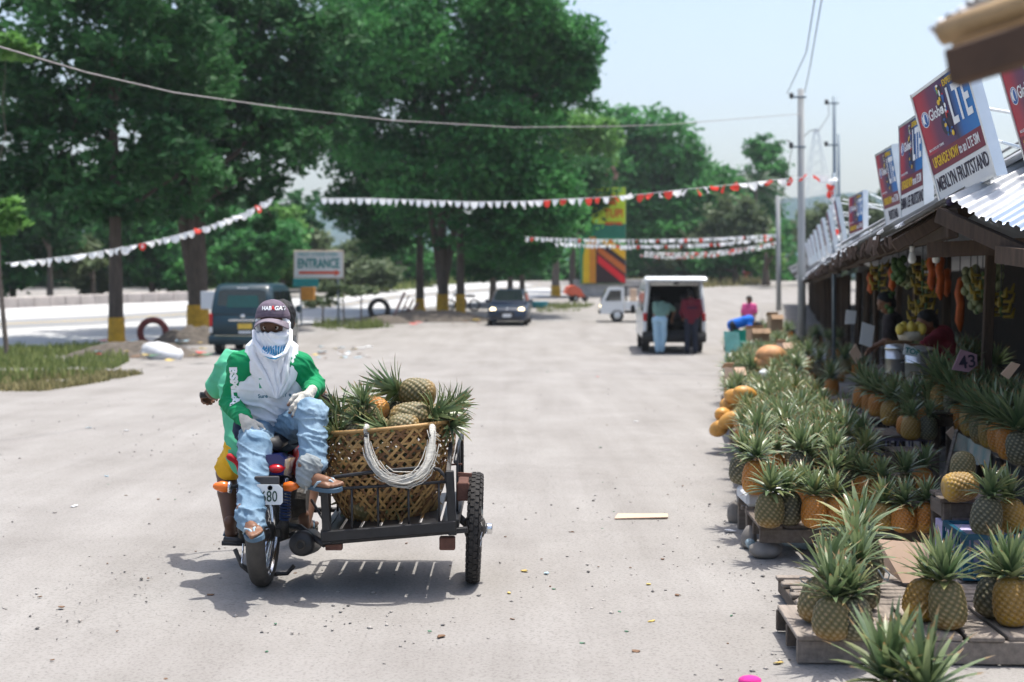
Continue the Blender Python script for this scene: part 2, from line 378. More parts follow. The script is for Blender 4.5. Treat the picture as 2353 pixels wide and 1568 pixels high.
# ---------------------------------------------------------------- trees
def leaf_cloud(blobs, n, size, seed, clump=28, spread=0.16, flat=0.5, shell=0.42):
    r = np.random.RandomState(seed); B = np.array(blobs, np.float32); vol = (B[:, 3] * B[:, 4] * B[:, 5]) ** (2 / 3)
    nc = max(4, n // clump); bi = r.choice(len(B), nc, p=vol / vol.sum())
    d = r.randn(nc, 3); d /= np.linalg.norm(d, axis=1)[:, None]; rad = r.rand(nc) ** shell
    c = B[bi, :3] + d * rad[:, None] * B[bi, 3:]
    li = r.randint(0, nc, n); sp = (B[bi[li], 3:].mean(1) * spread)[:, None]
    o = r.randn(n, 3) * sp; o[:, 2] *= 0.6; p = c[li] + o
    nr = r.randn(n, 3); nr[:, 2] = np.abs(nr[:, 2]) + flat; nr /= np.linalg.norm(nr, axis=1)[:, None]
    t = np.cross(nr, r.randn(n, 3)); t /= np.linalg.norm(t, axis=1)[:, None]; b = np.cross(nr, t)
    s = (size * (0.6 + 0.8 * r.rand(n)))[:, None]
    v = np.stack([p - t * s, p + b * s * .45, p + t * s, p - b * s * .45], 1).reshape(-1, 3)
    f = np.arange(n * 4).reshape(-1, 4)
    cv = r.rand(nc)[li]; val = np.clip(0.65 * cv + 0.35 * r.rand(n), 0, 1)
    return v, f, val
M_bark = mat('grey_brown_bark', (0.085, 0.066, 0.052), 0.95, var=0.35, scale=5, bump=0.8, bscale=14, stretch=(3, 3, 0.5))
M_bark2 = mat('pale_bark', (0.16, 0.13, 0.105), 0.95, var=0.3, scale=5, bump=0.6, bscale=14, stretch=(3, 3, 0.5))
M_ypaint = mat('yellow_trunk_paint', (0.50, 0.28, 0.025), 0.85, var=0.25, scale=6, bump=0.4, bscale=20)
L_dark = leafmat('dark_leaves', (0.009, 0.046, 0.017), (0.055, 0.175, 0.050), 0.6, 0.32, 0.15)
L_mid = leafmat('mid_green_leaves', (0.010, 0.074, 0.024), (0.095, 0.31, 0.080), 0.6, 0.35, 0.15)
L_lite = leafmat('light_green_leaves', (0.06, 0.17, 0.03), (0.17, 0.36, 0.08), 0.55, 0.4)
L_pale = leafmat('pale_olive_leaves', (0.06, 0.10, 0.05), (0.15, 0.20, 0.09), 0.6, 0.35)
L_red = leafmat('reddish_leaves', (0.10, 0.06, 0.05), (0.22, 0.12, 0.10), 0.6, 0.3)
def tree(label, base, r0, blobs, n, size, lm=L_dark, seed=1, band=0.0, fork=None, height=None, name='roadside_tree', group=None, bark=None, lean=(0, 0), cat='tree', spread=0.16, clump=28, limbs=8, shell=0.42, flat=0.5):
    base = V(base); t = thing(name, label, cat, base, 0, group); r = random.Random(seed)
    top = max(b[2] for b in blobs); zt = height or (top - base.z) * 0.8
    bark = bark or M_bark
    def limb(mb, a, b, ra, rb, k=6, wig=0.08):
        a, b = V(a), V(b); L = (b - a).length; pts = []; rs = []
        for i in range(k + 1):
            s = i / k; p = a.lerp(b, s) + V((fbm((s * 3, seed, 1), 1, 2), fbm((s * 3, seed, 7), 1, 2), 0)) * L * wig * math.sin(math.pi * s)
            pts.append(p); rs.append(ra + (rb - ra) * s)
        mb.tube(pts, rs, 9); return pts
    mb = MB(); tops = []
    tp = base + V((lean[0], lean[1], zt))
    zb = base.z
    pts = [base - V((0, 0, .25)), base + V((0, 0, .02)), base + V((0, 0, 0.25 * min(1, zt)))]
    pr = [r0 * 1.25, r0 * 1.18, r0 * 1.03]
    zs = [0.9, 2.0, 3.5, 5.5, 8, 11, 14, 18]; zs = [z for z in zs if z < zt * 0.95] + [zt]
    for z in zs:
        s = z / zt; p = base + V((lean[0] * s, lean[1] * s, z)) + V((fbm((z * .3, seed, 0), 1, 2), fbm((z * .3, seed, 5), 1, 2), 0)) * 0.12 * min(1, z / 3)
        pts.append(p); pr.append(r0 * (1 - 0.75 * s) + 0.01)
    mb.tube(pts, pr, 12)
    for i in range(limbs):
        bl = blobs[i % len(blobs)]; c = V(bl[:3]); s = 0.35 + 0.6 * r.random(); st = base + V((lean[0] * s, lean[1] * s, zt * s))
        e = c + V((r.uniform(-.6, .6) * bl[3], r.uniform(-.6, .6) * bl[4], r.uniform(-.3, .6) * bl[5]))
        limb(mb, st, e, r0 * (1 - .75 * s) * .6, r0 * 0.08)
    if fork:
        for fx, fy in fork: limb(mb, base + V((0, 0, .9)), base + V((fx, fy, zt * .9)), r0 * .75, r0 * .2, 7, 0.03)
    part('trunk', mb, bark, t, True)
    if band:
        bp = [base + V((0, 0, -.05)), base + V((0, 0, .25)), base + V((0, 0, band * .6)), base + V((0, 0, band))]
        part('painted_band', MB().tube(bp, [r0 * 1.25 + .012, r0 * 1.03 + .022, r0 * 1.02 + .02, r0 * 1.0 + .018], 12, caps=False), M_ypaint, t, True)
    v, f, val = leaf_cloud(blobs, n, size, seed, clump, spread, flat, shell)
    part('crown', mesh_np('crown', v, f, lm, False, {'v': ('FACE', val)}), None, t)
    return t
def bl(x, y, Y, rx, rz=None, ry=None):     # crown blob from photo pixel, depth, pixel radii
    p = at(x, y, Y); k = Y / FPX; return (p.x, p.y, p.z, rx * k, (ry or rx) * k, (rz or rx) * k)
# left pair
b = gnd(268, 792); Y = b.y
tree('big dark tree with a narrow yellow foot beside the half buried red tyre', b, 0.24,
     [bl(60, 120, Y + 2, 260, 190), bl(300, 60, Y, 230, 200), bl(160, 330, Y + 1, 230, 150), bl(330, 360, Y - 1, 190, 140), bl(40, 390, Y, 150, 110), bl(420, 200, Y + 2, 170, 170), bl(250, 470, Y, 150, 60), bl(-160, 200, Y + 8, 180, 200)], 34000, 0.165, L_dark, 11, 0.85, height=10, group='yellow footed trees along the highway', spread=0.115, clump=115)
b = gnd(455, 764); Y = b.y
tree('thick dark tree with a broad yellow foot directly left of the dark teal van', b, 0.38,
     [bl(470, 100, Y + 1, 230, 200), bl(640, 120, Y + 2, 170, 200), bl(500, 300, Y, 210, 130), bl(640, 330, Y, 130, 100), bl(400, 420, Y + 1, 160, 90), bl(520, 440, Y, 150, 85), bl(700, 250, Y + 3, 130, 120), bl(600, 520, Y + 4, 60, 60)], 32000, 0.17, L_dark, 12, 1.0, height=12, fork=[(-1.4, 0)], group='yellow footed trees along the highway', spread=0.115, clump=115)
# middle row
b = gnd(1017, 724); Y = b.y
tree('forked tree with a yellow foot, thickest of the middle trees right of the black tyre', b, 0.26,
     [bl(1000, 80, Y, 250, 180), bl(1200, 120, Y + 2, 170, 140), bl(900, 260, Y + 1, 190, 150), bl(1110, 280, Y, 200, 150), bl(1260, 220, Y + 2, 130, 120), bl(1000, 420, Y, 220, 120), bl(1180, 440, Y, 150, 110), bl(1120, 540, Y - 1, 120, 60), bl(860, 60, Y + 2, 160, 170)], 48000, 0.185, L_mid, 13, 0.95, fork=[(-1.3, .3), (1.5, 0)], height=11, group='yellow footed trees along the highway', spread=0.11, clump=60)
b = gnd(965, 715); Y = b.y
tree('slim tree with a short yellow foot beside the heap of boards', b, 0.21,
     [bl(860, 380, Y, 110, 110), bl(930, 480, Y, 120, 80), bl(820, 470, Y + 1, 80, 60), bl(800, 130, Y + 2, 120, 140), bl(760, 280, Y + 2, 90, 90), bl(880, 545, Y, 70, 45)], 20000, 0.17, L_dark, 14, 0.6, height=9, group='yellow footed trees along the highway')
b = gnd(1058, 728); Y = b.y
tree('tall straight tree with a yellow foot, nearest the dark blue car on its left', b, 0.20,
     [bl(1180, 30, Y, 120, 100), bl(1300, 110, Y + 2, 90, 80), bl(1130, 350, Y, 130, 110), bl(1230, 480, Y, 120, 100), bl(1170, 570, Y, 110, 55), bl(1320, 180, Y + 2, 70, 60)], 27000, 0.17, L_mid, 15, 1.0, height=9, group='yellow footed trees along the highway')
for k, (x, yb, w_, cy) in enumerate([(1133, 705, 20, 560), (1172, 700, 16, 540), (1200, 698, 15, 545), (1277, 682, 20, 480)]):
    b = gnd(x, yb); Y = b.y
    tree(['tree with a plain pale trunk just behind the dark blue car', 'thin trunked tree behind the roof of the dark blue car', 'thinnest of the trees behind the dark blue car',
          'tree with a yellow foot left of the tall billboard'][k], b, w_ / 2 * Y / FPX,
         [bl(x + 10, cy, Y, 90, 70), bl(x + 50, cy - 60, Y, 80, 80), bl(x - 20, cy + 40, Y, 80, 40)], 6500, 0.22, L_dark, 20 + k, 0.0 if k < 3 else 0.7, height=(690 - cy) * Y / FPX, bark=M_bark2, limbs=4)
b = gnd(1320, 676); Y = 100
tree('bright green leafy tree in front of the dark crown left of the billboard', at(1316, 668, Y), 0.25, [bl(1325, 300, Y, 75, 60), bl(1300, 370, Y, 80, 60), bl(1310, 440, Y, 70, 45), bl(1370, 335, Y, 60, 60), bl(1330, 510, Y, 50, 40)], 8000, 0.26, L_lite, 31, limbs=5)
tree('thin tree with reddish foliage beside the top of the billboard', at(1392, 664, 98), 0.15, [bl(1393, 398, 98, 24, 22)], 700, 0.2, L_red, 32, limbs=3)
# right background
for k, (lb, x, yb, Y, blobs, n, sz, lm) in enumerate([
    ('broad dark tree rising directly behind the billboard', 1500, 650, 128, [(1490, 330, 110, 80), (1440, 420, 90, 90), (1540, 430, 100, 100), (1500, 540, 120, 80), (1420, 300, 60, 60)], 14000, .36, L_mid),
    ('dark tree in the wood between the billboard and the palm', 1620, 648, 132, [(1620, 440, 80, 70), (1580, 500, 80, 70), (1650, 540, 90, 70), (1600, 590, 90, 50)], 9000, .36, L_mid),
    ('tall tree with a rounded top behind the coconut palm', 1752, 640, 150, [(1755, 345, 42, 34), (1770, 400, 40, 45), (1730, 440, 60, 55), (1750, 510, 50, 60)], 6500, .32, L_mid),
    ('bamboo like pale green thicket under the far bunting', 1660, 646, 122, [(1640, 560, 80, 55), (1720, 560, 60, 60), (1690, 500, 70, 50), (1560, 600, 70, 40)], 7500, .30, L_pale),
    ('rounded dark bush at the far end of the yard', 1690, 646, 120, [(1690, 590, 60, 40), (1630, 600, 60, 35), (1740, 600, 40, 35)], 5200, .28, L_mid),
    ('sunlit bush left of the far stalls', 1760, 650, 112, [(1765, 600, 30, 40), (1775, 560, 22, 35)], 1800, .25, L_lite)]):
    tree(lb, at(x, yb, Y), 0.3, [bl(q[0], q[1], Y + rg.uniform(-2, 2), q[2], q[3]) for q in blobs], n, sz, lm, 40 + k, name='tree' if k < 3 else 'bush', cat='tree' if k < 3 else 'bush', group='trees at the far end of the yard', limbs=4)
for k, (x, y, Y, rx, rz) in enumerate([(1870, 520, 120, 40, 50), (1925, 500, 110, 45, 60), (1985, 500, 105, 45, 45), (2060, 480, 100, 50, 60), (2150, 460, 100, 70, 70)]):
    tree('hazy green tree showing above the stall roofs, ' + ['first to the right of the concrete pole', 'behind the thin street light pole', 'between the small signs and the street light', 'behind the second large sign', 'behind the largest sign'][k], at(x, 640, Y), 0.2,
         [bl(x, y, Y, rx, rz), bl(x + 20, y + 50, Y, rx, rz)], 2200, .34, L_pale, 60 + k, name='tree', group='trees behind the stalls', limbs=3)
# coconut palm
def palm(label, base, zt, n, L, m, seed):
    t = thing('palm_tree', label, 'palm tree', base); base = V(base); r = random.Random(seed)
    top = base + V((0.4, 0, zt)); part('trunk', MB().tube([base, base.lerp(top, .5) + V((-.15, 0, 0)), top], [.22, .17, .15], 9), M_bark2, t, True)
    for k in range(n):
        a = k * 2.4; el = R(70 - 95 * k / n); d = V((math.cos(a), math.sin(a), 0)); mb = MB(); pts = []
        for i in range(9):
            s = i / 8; p = top + d * L * s * math.cos(el) + V((0, 0, L * (s * math.sin(el) - 0.55 * s * s))); pts.append(p)
        mb.tube(pts, [.05 - .04 * i / 8 for i in range(9)], 4)
        for i in range(1, 33):
            s = i / 33 * 8; j = min(7, int(s)); p = pts[j].lerp(pts[j + 1], s - j); sd = d.cross(V((0, 0, 1))); ll = 0.85 * math.sin(math.pi * (0.12 + 0.85 * i / 33)) + .1
            for q in (-1, 1):
                e = p + sd * q * ll * .8 + d * .25 * ll - V((0, 0, .45 * ll)); w2 = d * .05
                mb.quad(p - w2, p + w2, e)
        part('frond', mb, m, t)
    return t
palm('coconut palm with drooping fronds in front of the tall rounded tree', at(1728, 640, 140), 9.0, 20, 3.6, mat('palm_frond', (0.055, 0.10, 0.05), .6, trans=.25), 3)
# left background woods beyond the road
for k, (x, yb, Y, bls, n, lm, lb) in enumerate([
    (115, 694, 82, [(100, 560, 90, 70), (60, 480, 110, 80), (150, 440, 120, 80)], 8000, L_dark, 'thin trunked tree beyond the highway at the left edge'),
    (30, 700, 85, [(-20, 600, 110, 80), (-60, 500, 130, 90)], 7000, L_mid, 'dark leafy tree beyond the highway left of the thin grey trunk'),
    (215, 692, 88, [(210, 640, 60, 45), (170, 590, 60, 50)], 4500, L_pale, 'pale leafy bush beyond the low roadside wall'),
    (350, 690, 90, [(350, 600, 80, 60), (320, 520, 110, 70), (400, 620, 50, 50)], 8000, L_mid, 'mid green tree beyond the highway between the two big trunks'),
    (390, 688, 96, [(400, 560, 70, 90), (440, 640, 60, 40)], 5000, L_lite, 'lighter green tree beyond the highway left of the thick trunk'),
    (560, 680, 92, [(560, 600, 80, 60), (620, 560, 80, 60), (520, 540, 90, 60)], 9000, L_mid, 'dark leafy tree behind the roof of the dark green van'),
    (650, 676, 100, [(650, 520, 50, 50), (640, 580, 60, 50), (690, 620, 50, 40)], 5000, L_lite, 'sunlit yellow green tree left of the entrance sign'),
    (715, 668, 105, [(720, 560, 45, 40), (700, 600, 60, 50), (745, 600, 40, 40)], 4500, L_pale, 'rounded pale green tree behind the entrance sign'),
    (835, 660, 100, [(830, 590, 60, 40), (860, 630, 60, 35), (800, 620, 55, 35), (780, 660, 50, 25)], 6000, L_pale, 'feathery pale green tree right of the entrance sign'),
    (920, 655, 112, [(930, 590, 60, 45), (960, 620, 60, 35), (890, 570, 50, 40)], 5500, L_mid, 'dark bushy tree on the bank beyond the bend'),
    (1110, 652, 130, [(1100, 610, 60, 40), (1060, 590, 60, 40)], 4000, L_mid, 'dark tree seen between the middle trunks')]):
    b = at(x, yb, Y); b.z = hgt(Y)
    tree(lb, b, 0.2, [bl(q[0], q[1], Y + rg.uniform(-3, 3), q[2], q[3]) for q in bls], n, .28, lm, 80 + k, name='tree', group='trees beyond the highway', bark=M_bark2, limbs=4)
r_ = np.random.RandomState(3)
def woods(name, label, x0, x1, ytop, ybot, Y, n, lm, seed):
    bs = []
    for k in range(60):
        x = x0 + (x1 - x0) * (k + .5) / 60; f_ = k / 59; yt = np.interp(f_, np.linspace(0, 1, len(ytop)), ytop) + r_.uniform(-14, 14)
        y = yt + (ybot - yt) * r_.rand(); bs.append(bl(x, y, Y + r_.uniform(-4, 8), 70, 50)); bs.append(bl(x, yt + 40, Y + 6, 60, 45)); bs.append(bl(x, ybot - 25, Y + 3, 70, 40))
    v, f, val = leaf_cloud(bs, n, 0.5, seed, 20, 0.2)
    tag(link(name, mesh_np(name, v, f, lm, False, {'v': ('FACE', val)})), label, 'woods', None, 'stuff')
woods('woods', 'dense dark wood beyond the highway on the left', -250, 700, [430, 420, 430, 440, 470], 700, 112, 26000, L_dark, 5)
woods('woods', 'far tree line behind the middle trees', 700, 1420, [600, 610, 600, 590, 560], 655, 150, 10000, L_mid, 6)
woods('woods', 'dense wood closing the far end of the yard', 1400, 1800, [380, 420, 470, 520], 645, 150, 16000, L_mid, 7)
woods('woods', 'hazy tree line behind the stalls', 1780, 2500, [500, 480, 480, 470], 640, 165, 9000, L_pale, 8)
# young tree at the left edge
b = gnd(15, 826); Y = b.y
tree('young tree with a thin bare stem and bright green tuft at the left edge', b, 0.06, [bl(12, 500, Y, 45, 45), bl(-20, 520, Y, 40, 40), bl(30, 110, Y, 45, 25), bl(-10, 100, Y, 50, 30)], 2600, 0.14, L_lite, 90, height=4.3, name='young_tree', bark=M_bark2, limbs=3, lean=(-0.25, 0))
# saplings right of the van
for k, (x, yb, yt) in enumerate([(790, 748, 665), (830, 744, 662), (742, 746, 690)]):
    b = gnd(x, yb); Y = b.y
    tree(['slim sapling with a flat airy crown right of the entrance sign', 'second airy sapling, nearer the black tyre', 'small airy sapling beside the van mirror'][k], b, 0.035, [bl(x, yt, Y, 42, 10), bl(x + 25, yt + 8, Y, 25, 7), bl(x - 25, yt + 10, Y, 28, 8)], 700, 0.1, L_pale, 95 + k, height=(yb - yt) * Y / FPX, name='sapling', group='saplings beside the highway', limbs=4, bark=M_bark2)
# ---------------------------------------------------------------- fruit stalls along the right side
UX = V((0.182, 0.983, 0)).normalized(); NX = V((UX.y, -UX.x, 0))          # along the row (away from the camera), away from the road
E0 = V((2.72, 9.0, 0))
SA = math.atan2(UX.y, UX.x) - math.pi / 2
def SP(x, s, z=None, dz=0):        # stall coordinates -> world
    p = E0 + NX * x + UX * s; p.z = (hgt(p.y) if z is None else z) + dz; return p
M_tin = mat('corrugated_tin', (0.42, 0.43, 0.445), 0.42, 0.45, col2=(.62, .64, .66), scale=2.2, bump=0.3, bscale=9, rnd=0.10)
M_tinb = mat('blue_grey_tin', (0.36, 0.44, 0.56), 0.4, 0.5, var=0.12, scale=2)
M_rust = mat('rusty_tin', (0.09, 0.06, 0.045), 0.8, 0.2, var=0.4, scale=5)
M_wood = mat('old_grey_wood', (0.20, 0.165, 0.135), 0.9, var=0.28, scale=4, bump=0.5, bscale=30, stretch=(1, 12, 12), rnd=0.18)
M_woodb = mat('brown_timber', (0.062, 0.040, 0.027), 0.85, var=0.35, scale=4, bump=0.4, bscale=30, stretch=(8, 8, 1), rnd=0.2)
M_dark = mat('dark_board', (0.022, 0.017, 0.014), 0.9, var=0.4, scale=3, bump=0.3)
M_bamboo = mat('bamboo', (0.36, 0.24, 0.12), 0.55, var=0.3, scale=6, bump=0.2, bscale=20, rnd=0.15)
M_galv = mat('galvanised_steel', (0.66, 0.70, 0.72), 0.35, 0.6, var=0.1, scale=5)
def corr(w_, l_, waves=11, amp=0.013, th=0.0015, seed=0):
    """corrugated sheet, ridges running along x (0..l), width along y"""
    v = []; n = waves * 6; r = random.Random(seed)
    for i in range(n + 1):
        y = w_ * i / n; z = amp * math.cos(2 * math.pi * i / 6); e = -0.012 * abs(math.sin(i * 1.7 + seed))
        for x in (e, l_ * .33, l_ * .66, l_): v.append((x, y, z + 0.01 * fbm((x, y, seed), 1.3, 2)))
    f = [(i * 4 + j, i * 4 + j + 1, i * 4 + j + 5, i * 4 + j + 4) for i in range(n) for j in range(3)]
    return MB().add(v, f)
CORR = [corr(0.84, 2.35, seed=k).mesh('roof_sheet', M_tin, True) for k in range(3)]
CORR2 = [corr(0.84, 2.35, seed=k + 5).mesh('roof_sheet', M_tinb, True) for k in range(1)]
SLOPE = math.atan2(0.58, 1)
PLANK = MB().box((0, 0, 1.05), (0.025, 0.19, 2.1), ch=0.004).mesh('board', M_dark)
POST = MB().box((0, 0, 1.05), (0.085, 0.085, 2.1), ch=0.008).mesh('post', M_woodb)
RAFT = MB().box((1.15, 0, 0), (2.5, 0.06, 0.08), ch=0.006).mesh('rafter', M_woodb)
BEAM = MB().box((0, 1.6, 0), (0.07, 3.3, 0.11), ch=0.008).mesh('beam', M_woodb)
REAR = corr(3.4, 2.5, waves=30, seed=9).mesh('unseen_rear_roof', M_tin, True)
FLAP = [MB().grid(lambda a, b_: V((.012 * math.cos(b_ * 12 + k), (b_ - .5) * .16, -.11 * a * (1 + .5 * math.sin(b_ * 9 + k * 2)))), 2, 10).mesh('rusty_flap', M_rust) for k in range(3)]
def stall(k, s0, label, near):
    o = SP(0, s0); t = thing('market_stall', label, 'fruit stall', o, SA, 'fruit stalls in the row along the yard'); r = random.Random(k)
    for j in range(4):
        zz = 2.03 + r.uniform(-.05, .05)
        link('roof_sheet', (CORR2[0] if (k == 2 and j == 1) else CORR[j % 3]), t, False, (-0.28 + r.uniform(-.09, .09), 0.8 * j - .01, zz + 0.02 * (j % 2)), (0, -SLOPE + r.uniform(-.03, .03), r.uniform(-.03, .03)))
    link('unseen_rear_roof', REAR, t, False, (1.76, -0.1, 3.17), (0, 0.42, 0))  # unseen rear slope, added so that light does not enter the stall
    for x in ((0.75, 2.3) if near else (0.75,)):
        for y in (0.1, 1.7) if k > 3 else (0.2,): link('post', POST, t, False, (x + r.uniform(-.04, .04), y, 0), (r.uniform(-.02, .02), r.uniform(-.03, .03), r.uniform(0, .4)))
    for x, z in ((0.05, 2.02), (1.0, 2.60)): link('beam', BEAM, t, False, (x, -.05, z), (r.uniform(-.012, .012), 0, 0))
    for y in ((0.2, 1.0, 1.8, 2.6) if near else (1.5,)): link('rafter', RAFT, t, False, (-.2, y + r.uniform(-.1, .1), 1.97), (0, -SLOPE, r.uniform(-.04, .04)))
    if k < 7:
        for q in range(10):
            L_ = r.uniform(.05, .13); link('rusty_flap', FLAP[q % 3], t, False, (-.33 + r.uniform(-.05, .05), 3.2 * (q + r.random()) / 10, 2.01 + r.uniform(-.03, .01)), (r.uniform(-.2, .2), r.uniform(-.2, .3), r.uniform(-.2, .2)), (1, L_ * 6, L_ * 6))
    if near:
        for q in range(17): link('board', PLANK, t, False, (3.4 + r.uniform(-.012, .012), 0.195 * q + .05, r.uniform(-.03, .1)), (0, r.uniform(-.01, .01), 0))
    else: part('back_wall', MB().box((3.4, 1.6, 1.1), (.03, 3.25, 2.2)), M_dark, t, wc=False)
    return t
NAMES = ['nearest full stall, under the two large raised signs', 'stall behind the pressure pots, under the third raised sign', 'stall behind the thin steel post', 'stall left of the thin steel post', 'stall beside the wide concrete pole']
for k in range(22):
    stall(k, 3.22 * k, (NAMES[k] if k < len(NAMES) else 'small distant stall beyond the concrete pole, ' + ['first', 'second', 'third', 'fourth', 'fifth', 'sixth', 'seventh', 'eighth', 'ninth', 'tenth', 'eleventh', 'twelfth', 'thirteenth', 'fourteenth', 'fifteenth', 'sixteenth', 'last'][k - 5] + ' behind it') + ', tin roofed', k < 4)
# near stall with the sagging roof on the right edge
t = thing('market_stall', 'stall at the right edge with a sagging corrugated roof corner pointing to the road', 'fruit stall', SP(0, -3.3), SA, 'fruit stalls in the row along the yard')
A, B, Cc = at(2176, 470, 8.6), at(2480, 566, 7.6), at(2480, 300, 9.6)
ex, ey = (Cc - A), (B - A)
def sag(u, v, w_=0, seed=0):
    p = A + ex * u + ey * v; nn = ex.cross(ey).normalized(); k = 0.013 * math.cos(2 * math.pi * v * 15) + 0.02 * fbm((u * 2, v * 2, 3), 1, 2) - 0.05 * math.exp(-(v * 6) ** 2) * (1 - u)
    return p + nn * k
for j in range(3):
    v0, v1 = j / 3 - .01, (j + 1) / 3 + .01
    mb = MB().grid(lambda a, b_: sag(a - 0.012 * abs(math.sin(b_ * 41 + j)), v0 + (v1 - v0) * b_) + V((0, 0, .004 * j)), 6, 60)
    o = part('roof_sheet', mb, M_tin if j != 1 else M_tinb, t, True)
part('ridge_cap', MB().tube([A + ex * 0.02 + V((0, .02, .0)), A + ex * .5 + V((0, .03, .0)), A + ex + V((0, .04, .0))], .022, 8), mat('dark_purple_flashing', (.05, .035, .08), .5), t, True)
part('unseen_rear_roof', MB().quad(A + V((0, .05, .0)), A + ex, A + ex * 2.2 + V((0, -.2, -.3)), A + ex * 2.2 + ey * 1.5 + V((0, -.2, -.5)), A + ey * 1.0 + ex * 1.0), M_tin, t)
part('rafter', MB().bar(A + V((.05, .02, -.07)), A + ex + V((0, .02, -.07)), .06, .09), M_woodb, t)
part('rafter', MB().bar(A + V((-.02, .08, -.06)), A + ey * .8 + V((0.05, .08, -.16)), .06, .09), M_woodb, t)
part('beam', MB().bar(at(2300, 585, 8.2), at(2480, 610, 7.4), .075, .1), M_woodb, t)
part('beam', MB().bar(at(2130, 575, 9.2), at(2480, 560, 9.0), .06, .1), M_woodb, t)
for q in range(18): link('board', PLANK, t, False, (3.4, 0.195 * q - .1, 0))
for x, y in ((1.3, .9), (1.9, 2.5)): link('post', POST, t, False, (x, y, 0))
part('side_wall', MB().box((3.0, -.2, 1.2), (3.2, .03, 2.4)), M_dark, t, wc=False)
# closest stall corner hanging into the top right of the frame
t = thing('stall_eave', 'blurred corner of a bamboo eave hanging into the top right corner', 'roof eave', at(2300, 100, 3.0))
part('bamboo_pole', MB().tube([at(2165, 78, 2.95), at(2230, 52, 2.9), at(2320, 22, 2.84), at(2480, -40, 2.74)], [.026, .027, .027, .028], 12), M_bamboo, t, True)
part('bamboo_pole', MB().tube([at(2190, 100, 3.05), at(2300, 55, 3.0), at(2480, -5, 2.9)], .022, 10), M_bamboo, t, True)
part('beam', MB().bar(at(2186, 158, 2.9), at(2500, 58, 2.72), .05, .075, ch=.005), mat('dark_brown_beam', (.085, .05, .032), .8, var=.3, scale=4, bump=.3, bscale=30), t)
P0, P1 = at(2143, 74, 2.98), at(2300, -30, 2.9)
mb = MB().grid(lambda a, b_: P0.lerp(P1, b_) + V((0.9 * a, .55 * a, .28 * a)) + V((0, 0, .012 * math.cos(b_ * 44))) + V((-.012 * abs(math.sin(b_ * 53)) * (1 - a), 0, 0)), 4, 84)
part('roof_sheet', mb, M_tin, t, True)
# ---------------------------------------------------------------- raised signs
def printmat():
    m = bpy.data.materials.new('poster_print'); m.use_nodes = True; tt = m.node_tree; b = tt.nodes['Principled BSDF']; b.inputs['Roughness'].default_value = .45
    tc = _n(tt, 'ShaderNodeTexCoord'); sx = _n(tt, 'ShaderNodeSeparateXYZ'); tt.links.new(tc.outputs['Object'], sx.inputs[0]); cr = _n(tt, 'ShaderNodeValToRGB')
    e = cr.color_ramp.elements; e[0].position = 0; e[0].color = (.42, .02, .04, 1); e[1].position = .73; e[1].color = (0.0, .18, .50, 1)
    for p, c in ((.10, (.36, .015, .045, 1)), (.20, (.13, .02, .075, 1)), (.38, (.055, .02, .10, 1)), (.44, (.02, .02, .07, 1)), (.52, (0.0, .12, .40, 1))):
        q = e.new(p); q.color = c
    tt.links.new(sx.outputs[0], cr.inputs[0]); tt.links.new(cr.outputs[0], b.inputs['Base Color']); return m
M_print = printmat()
M_maroon = mat('maroon_print', (.17, .018, .045), .45, var=.06)
M_panelw = mat('white_print', (.70, .72, .73), .45, var=.03)
M_inkd = mat('dark_ink', (.025, .02, .045), .5, var=.05); M_inkw = mat('white_ink', (.80, .82, .84), .5, var=.03); M_inky = mat('yellow_ink', (.75, .50, .04), .5, var=.05)
M_inkb = mat('blue_ink', (.03, .12, .38), .5); M_inkr = mat('red_ink', (.55, .03, .03), .5); M_inkg = mat('green_ink', (.05, .32, .15), .5)
SG = 0.73
